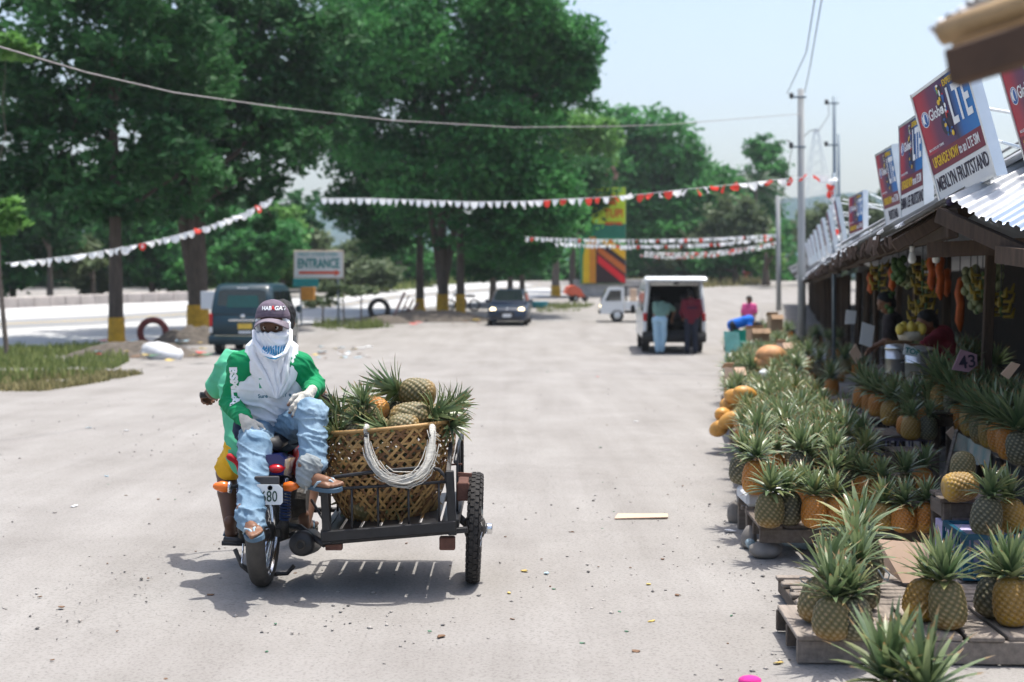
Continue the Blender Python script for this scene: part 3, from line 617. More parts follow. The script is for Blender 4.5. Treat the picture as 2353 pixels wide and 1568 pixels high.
def printed(w_, h_):           # shared flat print of the advertisement
    pr = {}
    pr['poster'] = MB().box((w_ / 2, h_ * .71, .002), (w_ * .985, h_ * .56, .003)).mesh('poster', M_print)
    pr['band'] = MB().box((w_ / 2, h_ * .345, .003), (w_ * .985, h_ * .17, .003)).mesh('colour_band', M_maroon)
    pr['name'] = MB().box((w_ / 2, h_ * .13, .002), (w_ * .985, h_ * .25, .003)).mesh('name_panel', M_panelw)
    f = MB(); f.box((w_ / 2, h_ / 2, -.032), (w_ - .004, h_ - .004, .062))
    for a, b, c, d in ((0, h_ / 2, .02, h_ + .03), (w_, h_ / 2, .02, h_ + .03), (w_ / 2, 0, w_, .02), (w_ / 2, h_, w_, .02)): f.box((a, b, -.028), (c, d, .075))
    pr['box'] = f.mesh('sign_box', M_galv)
    g = MB(); g.cur = 0; mats = [M_inkw, M_inkb, M_inkd, M_inkr, M_inkg, M_inky]
    def disc(cx, cy, rx, ry, z, k, n=18): g.cur = k; g.add([(cx + rx * math.cos(6.2832 * i / n), cy + ry * math.sin(6.2832 * i / n), z) for i in range(n)], [tuple(range(n))])
    x0, y0 = w_ * .13, h_ * .74
    disc(x0, y0, .052, .052, .0045, 0); disc(x0, y0, .047, .047, .005, 1); disc(x0 + .006, y0 + .006, .033, .036, .0055, 0); disc(x0 + .012, y0 + .002, .017, .034, .006, 1); disc(x0 - .028, y0, .008, .03, .006, 0)
    pr['emblem'] = g; g2 = MB(); old = g; g = g2
    # dancer like dark figure with bright dabs, generic
    for a in [(.47, .60, .075, .10, 2), (.46, .76, .045, .12, 2), (.49, .90, .03, .04, 2)]: disc(a[0] * w_, a[1] * h_, a[2] * w_ * 1.3, a[3] * h_, .0045 + .0002 * a[1], a[4])
    rr = random.Random(2)
    for i in range(26): disc((.42 + .12 * rr.random()) * w_, (.50 + .45 * rr.random()) * h_, .006 + .012 * rr.random(), .006 + .02 * rr.random(), .006 + .0001 * i, rr.choice([1, 3, 4, 0, 1, 5]), 7)
    pr['fig'] = g2.mesh('printed_figure', mats); pr['emblem'] = old.mesh('globe_emblem', mats); return pr
PR = printed(SG, SG)
M_strut = M_galv
def raised_sign(label, BL, ax, ay, nm, scale=1.0, full=True):
    ax, ay = V(ax).normalized(), V(ay); ay = (ay - ax * ay.dot(ax)).normalized(); az = ax.cross(ay)
    M = Matrix((ax, ay, az)).transposed().to_4x4()
    t = thing('raised_sign', label, 'sign', BL, 0, 'raised signs on the stall roofs'); t.rotation_euler = M.to_3x3().to_euler(); t.scale = (scale,) * 3
    for k, n in (('box', 'sign_box'), ('poster', 'poster'), ('band', 'colour_band'), ('name', 'name_panel')): link(n, PR[k], t, False)
    w_ = h_ = SG
    if full:
        link('printed_figure', PR['fig'], t, False); link('globe_emblem', PR['emblem'], t, False)
        def tx(s, x, y, sz, m, sx=1, b=0.0, al='CENTER'): text(s, sz, m, t, Matrix.Translation((x * w_, y * h_, .0065)), sx=sx, bold=b, align=al)
        tx('Globe', .21, .74, .10, M_inkw, .75, .001, 'LEFT'); tx('LTE', .575, .70, .33, M_inkw, .50, .007, 'LEFT'); tx('EXPERIENCE', .73, .93, .055, M_inky, .8, .001)
        tx('UPGRADE NOW', .07, .345, .092, M_inky, .50, .002, 'LEFT'); tx('to an LTE SIM', .55, .345, .092, M_inkw, .50, .001, 'LEFT'); tx('NO LOCK UP TERMS', .06, .465, .024, M_inkw, .9, 0, 'LEFT')
        tx(nm, .5, .15, .125, M_inkd, .54, .0015)
    for y in (.25, .95):
        part('strut', MB().tube([(w_ * .98, h_ * y, -.1), (w_ * .98 - .15, h_ * (y - .32), -.75)], .011, 6), M_strut, t, wc=False)
        part('strut', MB().tube([(w_ * .02, h_ * y, -.1), (w_ * .02, h_ * (y - .32), -.75)], .011, 6), M_strut, t, wc=False)
    return t
AY = V((-.14, 0, .73))
def sign_px(label, bl_, br, tl, Y, nm):
    a = at(bl_[0], bl_[1], Y); dy = -0.70; b_ = at(br[0], br[1], Y + dy); c = at(tl[0], tl[1], Y)
    return raised_sign(label, a, b_ - a, c - a, nm, (c - a).length / SG)
sign_px('largest fully visible raised sign, lettered MERLYN FRUITSTAND', (2163, 468), (2288, 401), (2114, 213), 9.3, 'MERLYN FRUITSTAND')
sign_px('second raised sign, just left of the largest one', (2073, 504), (2124, 483), (2070, 292), 11.3, 'EMMA LEE FRUITSTAND')
sign_px('third raised sign, narrow and leaning, left of the second', (2040, 525), (2077, 513), (2014, 357), 14.2, 'FRUITSTAND')
sign_px('fourth raised sign, small and standing alone left of the leaning one', (1952, 568), (1984, 557), (1954, 454), 20.5, 'FRUITSTAND')
sign_px('cropped raised sign at the right edge of the photo', (2378, 440), (2500, 392), (2306, 150), 7.8, 'FRUITSTAND')
for k, s in enumerate((15.0, 18.6, 22.0, 25.3, 28.6, 32, 35.5, 39)):
    p = SP(0.05, s, 2.35 - .004 * s); raised_sign('small distant raised sign on the stall roofs, ' + ['right of the thin steel post', 'behind the thin steel post', 'just left of the thin steel post', 'second left of the thin steel post', 'right of the concrete pole', 'behind the concrete pole', 'left of the concrete pole', 'farthest of the row'][k], p, -UX + V((0, 0, .03)), AY, 'FRUITSTAND', 1.0, False)
# ---------------------------------------------------------------- poles, wires, bunting
M_pole = mat('pale_concrete_pole', (.36, .37, .37), .85, var=.18, scale=1.5, bump=.2, stretch=(2, 2, .4))
M_steel = mat('blue_grey_steel', (.16, .20, .24), .45, .5, var=.15)
M_wire = mat('black_wire', (.06, .06, .065), .6)
M_cable = mat('grey_brown_cable', (.30, .28, .27), .6)
def utility_pole(label, px, py0, py1, Y, r0, ins=True, name='utility_pole', m=None):
    b = at(px, py1, Y); b.z = hgt(Y); tp = at(px - 3, py0, Y); t = thing(name, label, 'pole', b)
    part('shaft', MB().tube([b, b.lerp(tp, .5), tp], [r0, r0 * .88, r0 * .75], 10), m or M_pole, t, True)
    if ins:
        for dz in (.25, 1.7):
            q = tp - V((0, 0, dz)); part('crossarm', MB().bar(q + V((-.32, -.1, 0)), q + V((.14, -.1, 0)), .04, .05), M_steel, t)
            part('insulator', MB().lathe([(.02, -.1), (.07, -.07), (.05, -.02), (.08, .02), (.04, .08)], 10, q + V((-.29, -.1, .05))), mat('dark_porcelain', (.03, .03, .035), .3), t, True)
    return tp
PT = utility_pole('tall pale concrete pole standing at the front of the stall row', 1843, 205, 780, 42, .125)
PT2 = utility_pole('dark steel pole with a lamp bracket behind the concrete pole', 1920, 222, 690, 50, .075, True, 'light_pole', M_steel)
PT3 = utility_pole('short dark post beside the lamp bracket pole', 1930, 308, 690, 52, .06, False, 'light_pole', M_steel)
P4 = utility_pole('distant pale pole where the far bunting is tied', 1790, 450, 650, 70, .13, False)
b = at(1917, 765, 27); b.z = hgt(27); tp = at(1916, 398, 27)
t = thing('steel_post', 'thin blue grey steel post with bunting tied to its top', 'post', b); part('shaft', MB().tube([b, tp], .035, 10), M_steel, t, True)
t = thing('pylon', 'faint lattice power pylon far behind the stalls', 'pylon', at(1878, 480, 420)); mb = MB()
for k in range(4):
    sx, sy = (-1, 1)[k % 2], (-1, 1)[k // 2]; q = at(1878, 480, 420); tpp = at(1876, 295, 420)
    mb.bar(q + V((sx * 4.2, sy * 4.2, 0)), tpp + V((sx * .4, sy * .4, 0)), .16)
for i in range(8):
    s, s2 = i / 8, (i + 1) / 8; w1, w2 = 4.2 - 3.8 * s, 4.2 - 3.8 * s2; q1, q2 = q.lerp(tpp, s), q.lerp(tpp, s2)
    for sy in (-1, 1): mb.bar(q1 + V((-w1, sy * w1, 0)), q2 + V((w2, sy * w2, 0)), .08); mb.bar(q1 + V((w1, sy * w1, 0)), q2 + V((-w2, sy * w2, 0)), .08)
part('lattice', mb, mat('pale_pylon_steel', (.55, .6, .64), .6), t)
def sagline(a, b_, sg, n=40): return [a.lerp(b_, i / n) - V((0, 0, 4 * sg * (i / n) * (1 - i / n))) for i in range(n + 1)]
def wire(label, pts, r, m=M_wire, name='wire'):
    o = part(name, MB().tube(pts, r, 6), m, None, True); return tag(o, label, 'wire')
wire('thick grey overhead cable sagging across the trees', [at(x, y, Y) for x, y, Y in [(-60, 88, 14), (0, 108, 14.4), (200, 167, 16), (400, 213, 17.6), (640, 247, 19.6), (900, 277, 22), (1180, 293, 25), (1400, 291, 28), (1530, 287, 30), (1840, 262, 41.9)]], .0095, M_cable, 'overhead_cable')
wire('power wire running up from the concrete pole, left of the pair', [PT + V((-.42, -.1, -.15)), at(1853, 120, 34), at(1872, 0, 27), at(1884, -80, 23)], .012)
wire('power wire running up from the concrete pole, right of the pair', [PT + V((.1, -.1, -.1)), at(1862, 150, 36), at(1874, 80, 31), at(1888, 0, 27), at(1896, -60, 24)], .012)
wire('thin wire dropping left of the concrete pole', [PT + V((-.42, -.1, -1.5)), at(1822, 330, 46), at(1808, 400, 58), at(1795, 470, 69)], .014)
wire('slack service wire between the concrete pole and the lamp bracket pole', [PT + V((.1, 0, -1.4)), at(1862, 300, 44), at(1882, 300, 46), at(1905, 265, 48), PT2 + V((-.2, 0, -.2))], .014)
M_flagw = mat('white_flag_cloth', (.82, .84, .85), .8, var=.05, trans=.35); M_flagr = mat('red_flag_cloth', (.72, .07, .05), .8, var=.1, trans=.35)
def flagmesh(m, wd, ht, curl, k):
    mb = MB(); n = 6; prof = [1, 1, .98, .93, .82, .60, .12]
    mb.grid(lambda a, b_: V(((a - .5) * wd * np.interp(b_ * n, range(7), prof), curl * math.sin(a * 3 + k) * b_ + .02 * curl, -ht * b_)), 6, 6)
    if k == 3: mb.cur = 1; mb.add([(wd * .22 * math.cos(i * .6283), -.006, -ht * .45 + wd * .22 * math.sin(i * .6283)) for i in range(10)], [tuple(range(10))])
    return mb.mesh('flag', [m, M_flagw], True)
FW = [flagmesh(M_flagw, .2, .16, .03, 0), flagmesh(M_flagw, .2, .14, .06, 1), flagmesh(M_flagw, .19, .17, .05, 2)]; FR = [flagmesh(M_flagr, .2, .16, .04, 0), flagmesh(M_flagr, .19, .17, .05, 3)]
def bunting(label, pts, step, redp, seed, sc_=1.0, wild=0.3):
    r = random.Random(seed); t = thing('bunting', label, 'bunting', pts[0], 0, 'strings of white and red bunting'); part('cord', MB().tube(pts, .006 * sc_, 5), M_flagw, t)
    d = 0; L = [(pts[i + 1] - pts[i]).length for i in range(len(pts) - 1)]; tot = sum(L); s = step * .6; i0 = world(t).inverted()
    while s < tot - step * .5:
        q = s; i = 0
        while i < len(L) - 1 and q > L[i]: q -= L[i]; i += 1
        p = pts[i].lerp(pts[i + 1], q / L[i]); dd = pts[i + 1] - pts[i]; f = s / tot; rp = redp(f) if callable(redp) else redp
        me = r.choice(FR) if r.random() < rp else r.choice(FW); wl_ = wild(f) if callable(wild) else wild
        link('flag', me, t, False, i0 @ p, (r.gauss(0, wl_), r.gauss(0, wl_ * .4), math.atan2(dd.y, dd.x) + r.gauss(0, wl_)), sc_ * r.uniform(.85, 1.1)); s += step
BA, BBp = at(1915, 405, 27), at(735, 452, 36)
pm = [at(x, y, Y) for x, y, Y in [(735, 456, 36), (840, 456, 35.2), (960, 460, 34.2), (1080, 464, 33.3), (1200, 463, 32.4), (1300, 458, 31.6), (1400, 453, 30.8), (1480, 446, 30.2), (1600, 433, 29.3), (1700, 423, 28.5), (1780, 414, 27.9), (1850, 407, 27.4), (1916, 402, 27)]]
bunting('long bunting across the yard, white in the middle and red toward the post', pm, .235, lambda f: .08 if f < .62 else .5, 4, 1.0, lambda f: .15 if f < .62 else .75)
pl = [at(x, y, Y) for x, y, Y in [(632, 452, 36), (560, 490, 35.6), (480, 520, 35.3), (390, 545, 35), (300, 566, 34.8), (200, 583, 34.6), (110, 595, 34.4), (12, 606, 34.2)]]
bunting('string of white and red bunting hanging from the dark tree to the left edge', pl, .2, .28, 6, 1.1, .5)
bunting('loose tuft of bunting hanging down the steel post', [at(1912, 402, 26.9), at(1908, 430, 26.9), at(1914, 470, 26.9), at(1918, 520, 26.9), at(1916, 560, 26.9)], .12, .22, 8, .85, .7)
for k, (xa, ya, xb, yb, mid, Y0, Y1) in enumerate([(1205, 545, 1786, 538, 13, 57, 70), (1272, 558, 1782, 546, 12, 58, 70.4), (1480, 578, 1783, 556, 12, 92, 71), (1470, 585, 1782, 560, 18, 94, 72)]):
    a, b_ = at(xa, ya, Y0), at(xb, yb, Y1)
    bunting('distant string of small flags, ' + ['topmost of the four', 'second from the top of the four', 'third from the top of the four', 'lowest of the four'][k], sagline(a, b_, .18 + .05 * k, 20), .29, .14, 20 + k, 1.05, .3)
# ---------------------------------------------------------------- billboard, entrance sign
Yb = 91.0; t = thing('billboard', 'tall billboard of green and yellow with striped base lettered TUPI', 'billboard', at(1388, 660, Yb))
def pxq(mb, pts, off=0): mb.prism([at(x, y, Yb) for x, y in pts], (0, -.02 - off, 0), (0, .15, 0))
mg = lambda n, c: mat(n, c, .6, var=.08, scale=3)
mb = MB(); pxq(mb, [(1333, 652), (1438, 652), (1438, 430), (1333, 430)]); part('board', mb, mg('billboard_frame', (.35, .37, .38)), t)
for nm, c, pts, off in [('green_panel', (.02, .30, .10), [(1334, 652), (1437, 652), (1437, 431), (1334, 431)], .03), ('lime_panel', (.55, .72, .03), [(1358, 515), (1437, 515), (1437, 431), (1358, 431)], .06),
                        ('teal_panel', (.01, .16, .10), [(1364, 548), (1436, 548), (1436, 515), (1364, 515)], .06), ('yellow_stripe', (.80, .50, .01), [(1339, 651), (1354, 651), (1354, 545), (1350, 545), (1340, 590)], .07),
                        ('orange_stripe', (.65, .25, .02), [(1354, 651), (1369, 651), (1369, 545), (1354, 545)], .075), ('brown_panel', (.035, .012, .015), [(1369, 651), (1437, 651), (1437, 560), (1369, 560)], .07),
                        ('red_stripe', (.70, .01, .02), [(1373, 585), (1435, 635), (1437, 651), (1428, 649), (1373, 604)], .09), ('rust_stripe', (.55, .13, .02), [(1373, 564), (1437, 612), (1437, 630), (1373, 580)], .092), ('gold_stripe', (.75, .42, .01), [(1376, 552), (1402, 552), (1437, 578), (1437, 598)], .094),
                        ('green_leaf', (.10, .42, .04), [(1412, 552), (1437, 552), (1437, 576)], .096)]:
    mb = MB(); pxq(mb, pts, off); part(nm, mb, mg(nm, c), t)
Mt = Matrix.Translation(at(1410, 492, Yb) - t.location + V((0, -.16, 0))) @ Matrix.Rotation(math.pi / 2, 4, 'X')
M_tred = mg('red_letter_paint', (.70, .09, .01))
text('TUPI', .78, M_tred, t, Mt, bold=.01, ext=.02, sx=.75); text('&', .8, M_tred, t, Mt @ Matrix.Translation((-.1, .85, 0)), bold=.03, ext=.02); text('FRUIT PARK', .2, M_tred, t, Mt @ Matrix.Translation((0, -.62, 0)), bold=.02, ext=.02)
tag(part('plinth', MB().box((at(1400, 664, Yb + .6)), (4.6, 1.0, 1.2), ch=.03), M_conc), 'grey concrete plinth wall under the tall billboard', 'wall')
Ye = 56.0; t = thing('entrance_sign', 'white board lettered ENTRANCE with a red arrow on thin posts', 'sign', at(732, 690, Ye)); mb = MB().prism([at(x, y, Ye) for x, y in [(676, 639), (789, 639), (789, 577), (676, 577)]], (0, 0, 0), (0, .08, 0)); part('board', mb, M_panelw, t)
part('frame', MB().tube([at(x, y, Ye - .02) for x, y in [(676, 639), (789, 639), (789, 577), (676, 577)]], .03, 6, closed=True), mat('cream_sign_frame', (.6, .52, .42), .7), t)
for x in (690, 776): part('post', MB().tube([at(x, 577, Ye + .12), V((at(x, 577, Ye).x, Ye + .12, hgt(Ye)))], .04, 8), M_steel, t, True)
Mt = Matrix.Translation(at(732, 608, Ye) - t.location + V((0, -.03, 0))) @ Matrix.Rotation(math.pi / 2, 4, 'X')
M_teal = mat('teal_letter_paint', (.01, .22, .22), .6)
text('ENTRANCE', .52, M_teal, t, Mt @ Matrix.Translation((0, .02, 0)), sx=.62, bold=.012, ext=.005); text('FRUIT STAND PARK', .22, mat('pale_teal_paint', (.12, .40, .42), .6), t, Mt @ Matrix.Translation((0, .38, 0)), sx=.8, ext=.005)
part('arrow', MB().add([at(x, y, Ye) + V((0, -.035, 0)) for x, y in [(687, 624), (770, 624), (770, 620), (783, 627), (770, 635), (770, 630), (687, 630)]], [(0, 6, 5, 1), (2, 4, 3)]), mat('red_arrow_paint', (.62, .07, .02), .6), t)
# ---------------------------------------------------------------- pineapples
def pinemat(name, groove, ring, eye, low, leafc=0):
    m = bpy.data.materials.new(name); m.use_nodes = True; t = m.node_tree; b = t.nodes['Principled BSDF']
    b.inputs['Roughness'].default_value = .5; b.inputs['Specular IOR Level'].default_value = .35
    a = _n(t, 'ShaderNodeAttribute', attribute_name='e'); cr = _n(t, 'ShaderNodeValToRGB'); e = cr.color_ramp.elements
    e[0].position = .06; e[0].color = rgba(groove); e[1].position = .30; e[1].color = rgba(ring)
    q = e.new(.62); q.color = rgba(ring, 1.25); q = e.new(.76); q.color = rgba(eye); q = e.new(.93); q.color = rgba(eye, .4)
    t.links.new(a.outputs['Fac'], cr.inputs[0])
    g = _n(t, 'ShaderNodeAttribute', attribute_name='g'); nz = _n(t, 'ShaderNodeTexNoise', Scale=14.0, Detail=3.0); tc = _n(t, 'ShaderNodeTexCoord'); t.links.new(tc.outputs['Object'], nz.inputs['Vector'])
    oi = _n(t, 'ShaderNodeObjectInfo')
    s1 = _n(t, 'ShaderNodeMath', operation='ADD'); t.links.new(g.outputs['Fac'], s1.inputs[0]); t.links.new(nz.outputs['Fac'], s1.inputs[1])
    s2 = _n(t, 'ShaderNodeMath', operation='MULTIPLY_ADD'); t.links.new(oi.outputs['Random'], s2.inputs[0]); s2.inputs[1].default_value = .35; t.links.new(s1.outputs[0], s2.inputs[2])
    mr = _n(t, 'ShaderNodeMapRange'); mr.inputs['From Min'].default_value = .75; mr.inputs['From Max'].default_value = 1.45; t.links.new(s2.outputs[0], mr.inputs[0])
    cr2 = _n(t, 'ShaderNodeValToRGB'); f = cr2.color_ramp.elements; f[0].position = .06; f[0].color = rgba(low, .22); f[1].position = .32; f[1].color = rgba(low)
    q = f.new(.86); q.color = rgba(eye, 1.1); q = f.new(.95); q.color = rgba(low, .5); t.links.new(a.outputs['Fac'], cr2.inputs[0])
    mx = _n(t, 'ShaderNodeMix', data_type='RGBA'); t.links.new(mr.outputs[0], mx.inputs[0]); t.links.new(cr.outputs[0], mx.inputs[6]); t.links.new(cr2.outputs[0], mx.inputs[7])
    t.links.new(mx.outputs[2], b.inputs['Base Color']); return m
PM = {'g': pinemat('green_rind', (.016, .018, .009), (.115, .100, .042), (.33, .245, .13), (.22, .12, .02)),
      'k': pinemat('dark_green_rind', (.010, .013, .010), (.068, .066, .040), (.27, .235, .15), (.085, .075, .03)),
      'o': pinemat('orange_rind', (.05, .022, .008), (.40, .15, .022), (.42, .22, .10), (.52, .24, .02)),
      'y': pinemat('golden_rind', (.035, .024, .008), (.24, .14, .03), (.36, .24, .11), (.45, .26, .02))}
def pine_body(H, Rr, rows, per, nu, nv, seed):
    r = random.Random(seed); T, U = np.meshgrid(np.linspace(0, 1, nv + 1), np.arange(nu) / nu, indexing='ij')
    q = np.abs(2 * T - 1) ** 2.7; prof = Rr * np.maximum(1 - q, 0) ** (1 / 2.3) * (1.06 - .14 * T); prof = np.maximum(prof, .004)
    qq = T * rows; a = U * per + qq * .16; best = np.full(T.shape, 9.0); arcw = 2 * np.pi * Rr / per; arch = H * 1.12 / rows
    for dr in (0, 1):
        row = np.floor(qq) + dr; da = (a - .5 * row - row * 0) % 1.0; da = np.minimum(da, 1 - da) * arcw * np.maximum(prof / Rr, .3); dq = (qq - row) * arch
        best = np.minimum(best, np.sqrt(da ** 2 + dq ** 2) / (arcw * .56))
    e = np.clip(1 - best, 0, 1); bump = .0075 * np.clip(e * 1.7, 0, 1) ** .7 + .002 * (e > .8)
    rad = prof + bump * np.clip(prof / Rr * 1.4, 0, 1); an = U * 2 * np.pi
    wob = 1 + .03 * np.sin(an + seed) + .02 * np.sin(2 * an + seed * 2)
    v = np.stack([rad * wob * np.cos(an), rad * wob * np.sin(an), H * T], -1).reshape(-1, 3)
    i, j = np.meshgrid(np.arange(nv), np.arange(nu), indexing='ij'); j2 = (j + 1) % nu
    f = np.stack([i * nu + j, i * nu + j2, (i + 1) * nu + j2, (i + 1) * nu + j], -1).reshape(-1, 4)
    g = np.clip(1.0 - T * 2.4, 0, 1)
    return v, f, {'e': ('POINT', e.ravel()), 'g': ('POINT', g.ravel())}
BODY = {}
def browntip(m):
    e = [n for n in m.node_tree.nodes if n.type == 'VALTORGB'][0].color_ramp.elements; e[1].position = .88; q = e.new(.97); q.color = (.26, .17, .07, 1); return m
for kind, m in PM.items():
    for sd in range(3): v, f, at_ = pine_body((.205, .19, .215)[sd], (.076, .078, .073)[sd], (12, 11, 13)[sd], (15, 15, 14)[sd], 112, 84, sd); BODY[kind, sd, 1] = mesh_np('body', v, f, m, True, at_)
    v, f, at_ = pine_body(.20, .076, 10, 12, 36, 30, 4); BODY[kind, 0, 0] = mesh_np('body', v, f, m, True, at_)
BH = (.205, .19, .215, .20)
M_cl = leafmat('pineapple_leaf', (.036, .090, .034), (.27, .325, .155), .38, .25, .8)
browntip(M_cl); M_cl2 = leafmat('yellowing_pineapple_leaf', (.05, .10, .03), (.30, .28, .11), .5, .25, .4)
def leafstrip(L, wd, bend, lift, seg=6, twist=0.0, fold=.35):
    """blade in the xz plane growing outwards along +x; returns grid of 3 x (seg+1) points"""
    pts = []; x = z = 0.0; a = lift
    for i in range(seg + 1):
        s = i / seg; hw = wd * (1 - s) ** .75 * (.8 + .5 * s) * .5; tw = twist * s
        for k in (-1, 0, 1): pts.append((x - abs(k) * 0 + (k * hw) * math.sin(tw) * .3, k * hw * math.cos(tw), z + (abs(k) * hw * fold)))
        a -= bend / seg; x += math.cos(a) * L / seg; z += math.sin(a) * L / seg
    return pts
LF = [(i * 3 + k, i * 3 + k + 1, i * 3 + k + 4, i * 3 + k + 3) for i in range(6) for k in range(2)]
def crown_leaves(n, L, spread, seed, r0=.022, h0=.035, lo=0.0):
    r = random.Random(seed); out = []
    for i in range(n):
        s = i / (n - 1); az = i * 2.39996 + r.uniform(-.2, .2); lift = R(28 + 58 * s ** .8) - spread * (1 - s) * .6 + r.uniform(-.12, .12)
        out.append((az, lift, L * (0.50 + .6 * math.sin(math.pi * (.18 + .62 * s))) * r.uniform(.82, 1.15), .047 * (1 - .45 * s) * r.uniform(.8, 1.15), (spread * (1.1 - .75 * s)) + r.uniform(-.1, .25), r0 * (1 - .7 * s), h0 * s * 1.7, r.uniform(-.5, .5)))
    return out
def crown_mesh(leaves, name, m, seed):
    r = random.Random(seed + 50); v = []; f = []; val = []
    for az, lift, L, wd, bend, rr, hh, tw in leaves:
        o = len(v); ca, sa = math.cos(az), math.sin(az)
        for x, y, z in leafstrip(L, wd, bend, lift, 6, tw): x += rr; v.append((x * ca - y * sa, x * sa + y * ca, z + hh))
        f += [tuple(q + o for q in p) for p in LF]; k = r.random(); val += [1.0 if j >= 10 and k > .35 else min(.85, max(0, k * .62 + .28 * (j // 2) / 6)) for j in range(12)]
    return mesh_np(name, v, f, m, True, {'v': ('FACE', val)})
SPR = [(.45, .175), (.62, .16), (.3, .185), (.85, .15), (.5, .20)]
CROWN = [crown_mesh(crown_leaves(42, L, s, k), 'crown', M_cl2 if k == 3 else M_cl, k) for k, (s, L) in enumerate(SPR)]
# near fruit: the inner tuft is the crown, every outer leaf its own piece
CORE = []; OUT = []
for k, (s, L) in enumerate(SPR[:3]):
    lv = crown_leaves(46, L, s, k + 20); CORE.append(crown_mesh(lv[22:], 'crown', M_cl, k)); OUT.append([(a[0], crown_mesh([(0.0,) + a[1:]], 'leaf', M_cl if j % 5 else M_cl2, j)) for j, a in enumerate(lv[:22])])
PG = 'pineapples on the stalls'
def pineapple(p, kind='g', sc_=1.0, tilt=0.0, tdir=0.0, rz=None, crown=0, label=None, near=False, group=PG, csc=1.0, lie=False, rnd=rg, M=None):
    near = near and label is not None; sd = rnd.randrange(3) if near else 0
    t = thing('pineapple', label or 'pineapple packed among others in the long roadside rows', 'pineapple', p, 0, group)
    t.scale = (sc_,) * 3; rz = rnd.uniform(0, 6.28) if rz is None else rz
    if M is not None: t.rotation_euler = M.to_euler()
    else: t.rotation_euler = (Matrix.Rotation(tilt, 3, V((-math.sin(tdir), math.cos(tdir), 0))) @ Matrix.Rotation(rz, 3, 'Z')).to_euler()
    hi = 1 if (label is not None) else 0
    sdd = sd if hi else 0; H = BH[sdd] if hi else BH[3]
    link('body', BODY[kind, sdd, hi], t, False, (0, 0, 0))
    if crown is not None:
        if near:
            k = crown % 3; c = link('crown', CORE[k], t, False, (0, 0, H * .965), (rnd.uniform(-.15, .15), rnd.uniform(-.15, .15), rz), csc)
            for az, me in OUT[k]: link('leaf', me, c, False, (0, 0, 0), (rnd.uniform(-.05, .05), rnd.uniform(-.06, .1), az))
        else: link('crown', CROWN[crown % 5], t, False, (0, 0, H * .965), (rnd.uniform(-.2, .2), rnd.uniform(-.2, .2), rz), csc)
    return t
def pines(rows):       # (x, y of the base centre in the photo, depth, height of the body in photo pixels, kind, tilt, direction, crown, label)
    for x, y, Y, hp, kd, tl, td, cr, lb in rows:
        p = at(x, y, Y); pineapple(p, kd, hp * Y / FPX / .205, tl, td, None, cr, lb, Y < 9.7)
# ---------------------------------------------------------------- pallets, benches, crates
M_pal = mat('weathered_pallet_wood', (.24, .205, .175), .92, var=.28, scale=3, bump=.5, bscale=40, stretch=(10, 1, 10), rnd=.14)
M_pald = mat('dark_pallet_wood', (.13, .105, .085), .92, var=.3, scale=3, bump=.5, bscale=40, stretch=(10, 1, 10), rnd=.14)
def planks(t, o, ax, n, L, wd, gap, z, th, m, seed, along='y', name='plank'):
    r = random.Random(seed)
    for k in range(n):
        if along == 'y': c = (wd / 2 + k * (wd + gap), L / 2 + r.uniform(-.02, .02), z); d = (wd * r.uniform(.93, 1.02), L * r.uniform(.96, 1.0), th)
        else: c = (L / 2 + r.uniform(-.02, .02), wd / 2 + k * (wd + gap), z); d = (L * r.uniform(.96, 1.0), wd * r.uniform(.93, 1.02), th)
        me = MB().box((0, 0, 0), d, ch=.004).mesh(name, m); link(name, me, t, False, c, (r.uniform(-.006, .006), r.uniform(-.01, .01), r.uniform(-.012, .012)))
def pallet(label, o, rz, W, D, H, nplank, along='y', m=M_pal, seed=1, feet=None):
    t = thing('wooden_pallet', label, 'pallet', o, rz, 'wooden pallets and low tables of the fruit displays'); th = .022
    gap = .018; wd = ((W if along == 'y' else D) + gap) / nplank - gap
    planks(t, o, 0, nplank, D if along == 'y' else W, wd, gap, H - th / 2, th, m, seed, along)
    if along == 'y':
        for k, y in enumerate((.02, D * .5, D - .02)): part('rail', MB().box((W / 2, y, (H - th) / 2 + .005), (W, .03, H - th - .012), ch=.004), M_pald if m is M_pald or k else M_pal, t, wc=False)
    else:
        for x in (.02, W * .5, W - .02): part('rail', MB().box((x, D / 2, (H - th) / 2 + .005), (.035, D, H - th - .012), ch=.004), M_pald, t, wc=False)
    return t
# front pallet
o = gnd(1832, 1531); PA = o.copy(); W_ = 1.65
pallet('front weathered pallet at the bottom right, boards running away from the camera', o, -.03, W_, .62, .135, 9, 'y', M_pal, 3)
ph = .137
o2 = V((o.x + .16, o.y + .70, 0)); pallet('slatted pallet behind the front one, carrying the tan cardboard sheet', o2, -.03, 1.3, .75, .10, 9, 'x', M_pal, 5)
def on(x, y, z): return pz(x, y, z)
def pine_on(x, y, z, hp, kd, tl, td, cr, lb, near=True, csc=1.0, sc2=None):
    p = pz(x, y, z); return pineapple(p - V((0, 0, .004)), kd, hp * p.y / FPX / .205 if sc2 is None else sc2, tl, td, None, cr, lb, near, csc=csc)
zf = .137
pine_on(1908, 1470, zf, 110, 'g', .10, 0.6, 2, 'grey green pineapple at the front left of the front pallet, standing upright')
pine_on(1972, 1470, zf, 104, 'k', .16, 2.4, 0, 'dark grey pineapple leaning on the upright one at the front left corner')
pine_on(1866, 1432, zf, 112, 'g', .34, 0.5, 2, 'green pineapple with a golden foot leaning in from the left edge of the front pallet')
pine_on(1985, 1400, zf, 105, 'k', .10, 3.4, 0, 'dark pineapple hidden behind the front left bunch')
pine_on(1992, 1352, .11, 118, 'k', .12, 3.3, 4, 'tall crowned dark pineapple behind the front left bunch', csc=1.15)
pine_on(1940, 1372, zf, 108, 'g', .14, 0.2, 4, 'green crowned pineapple at the back of the front left bunch', csc=1.1)
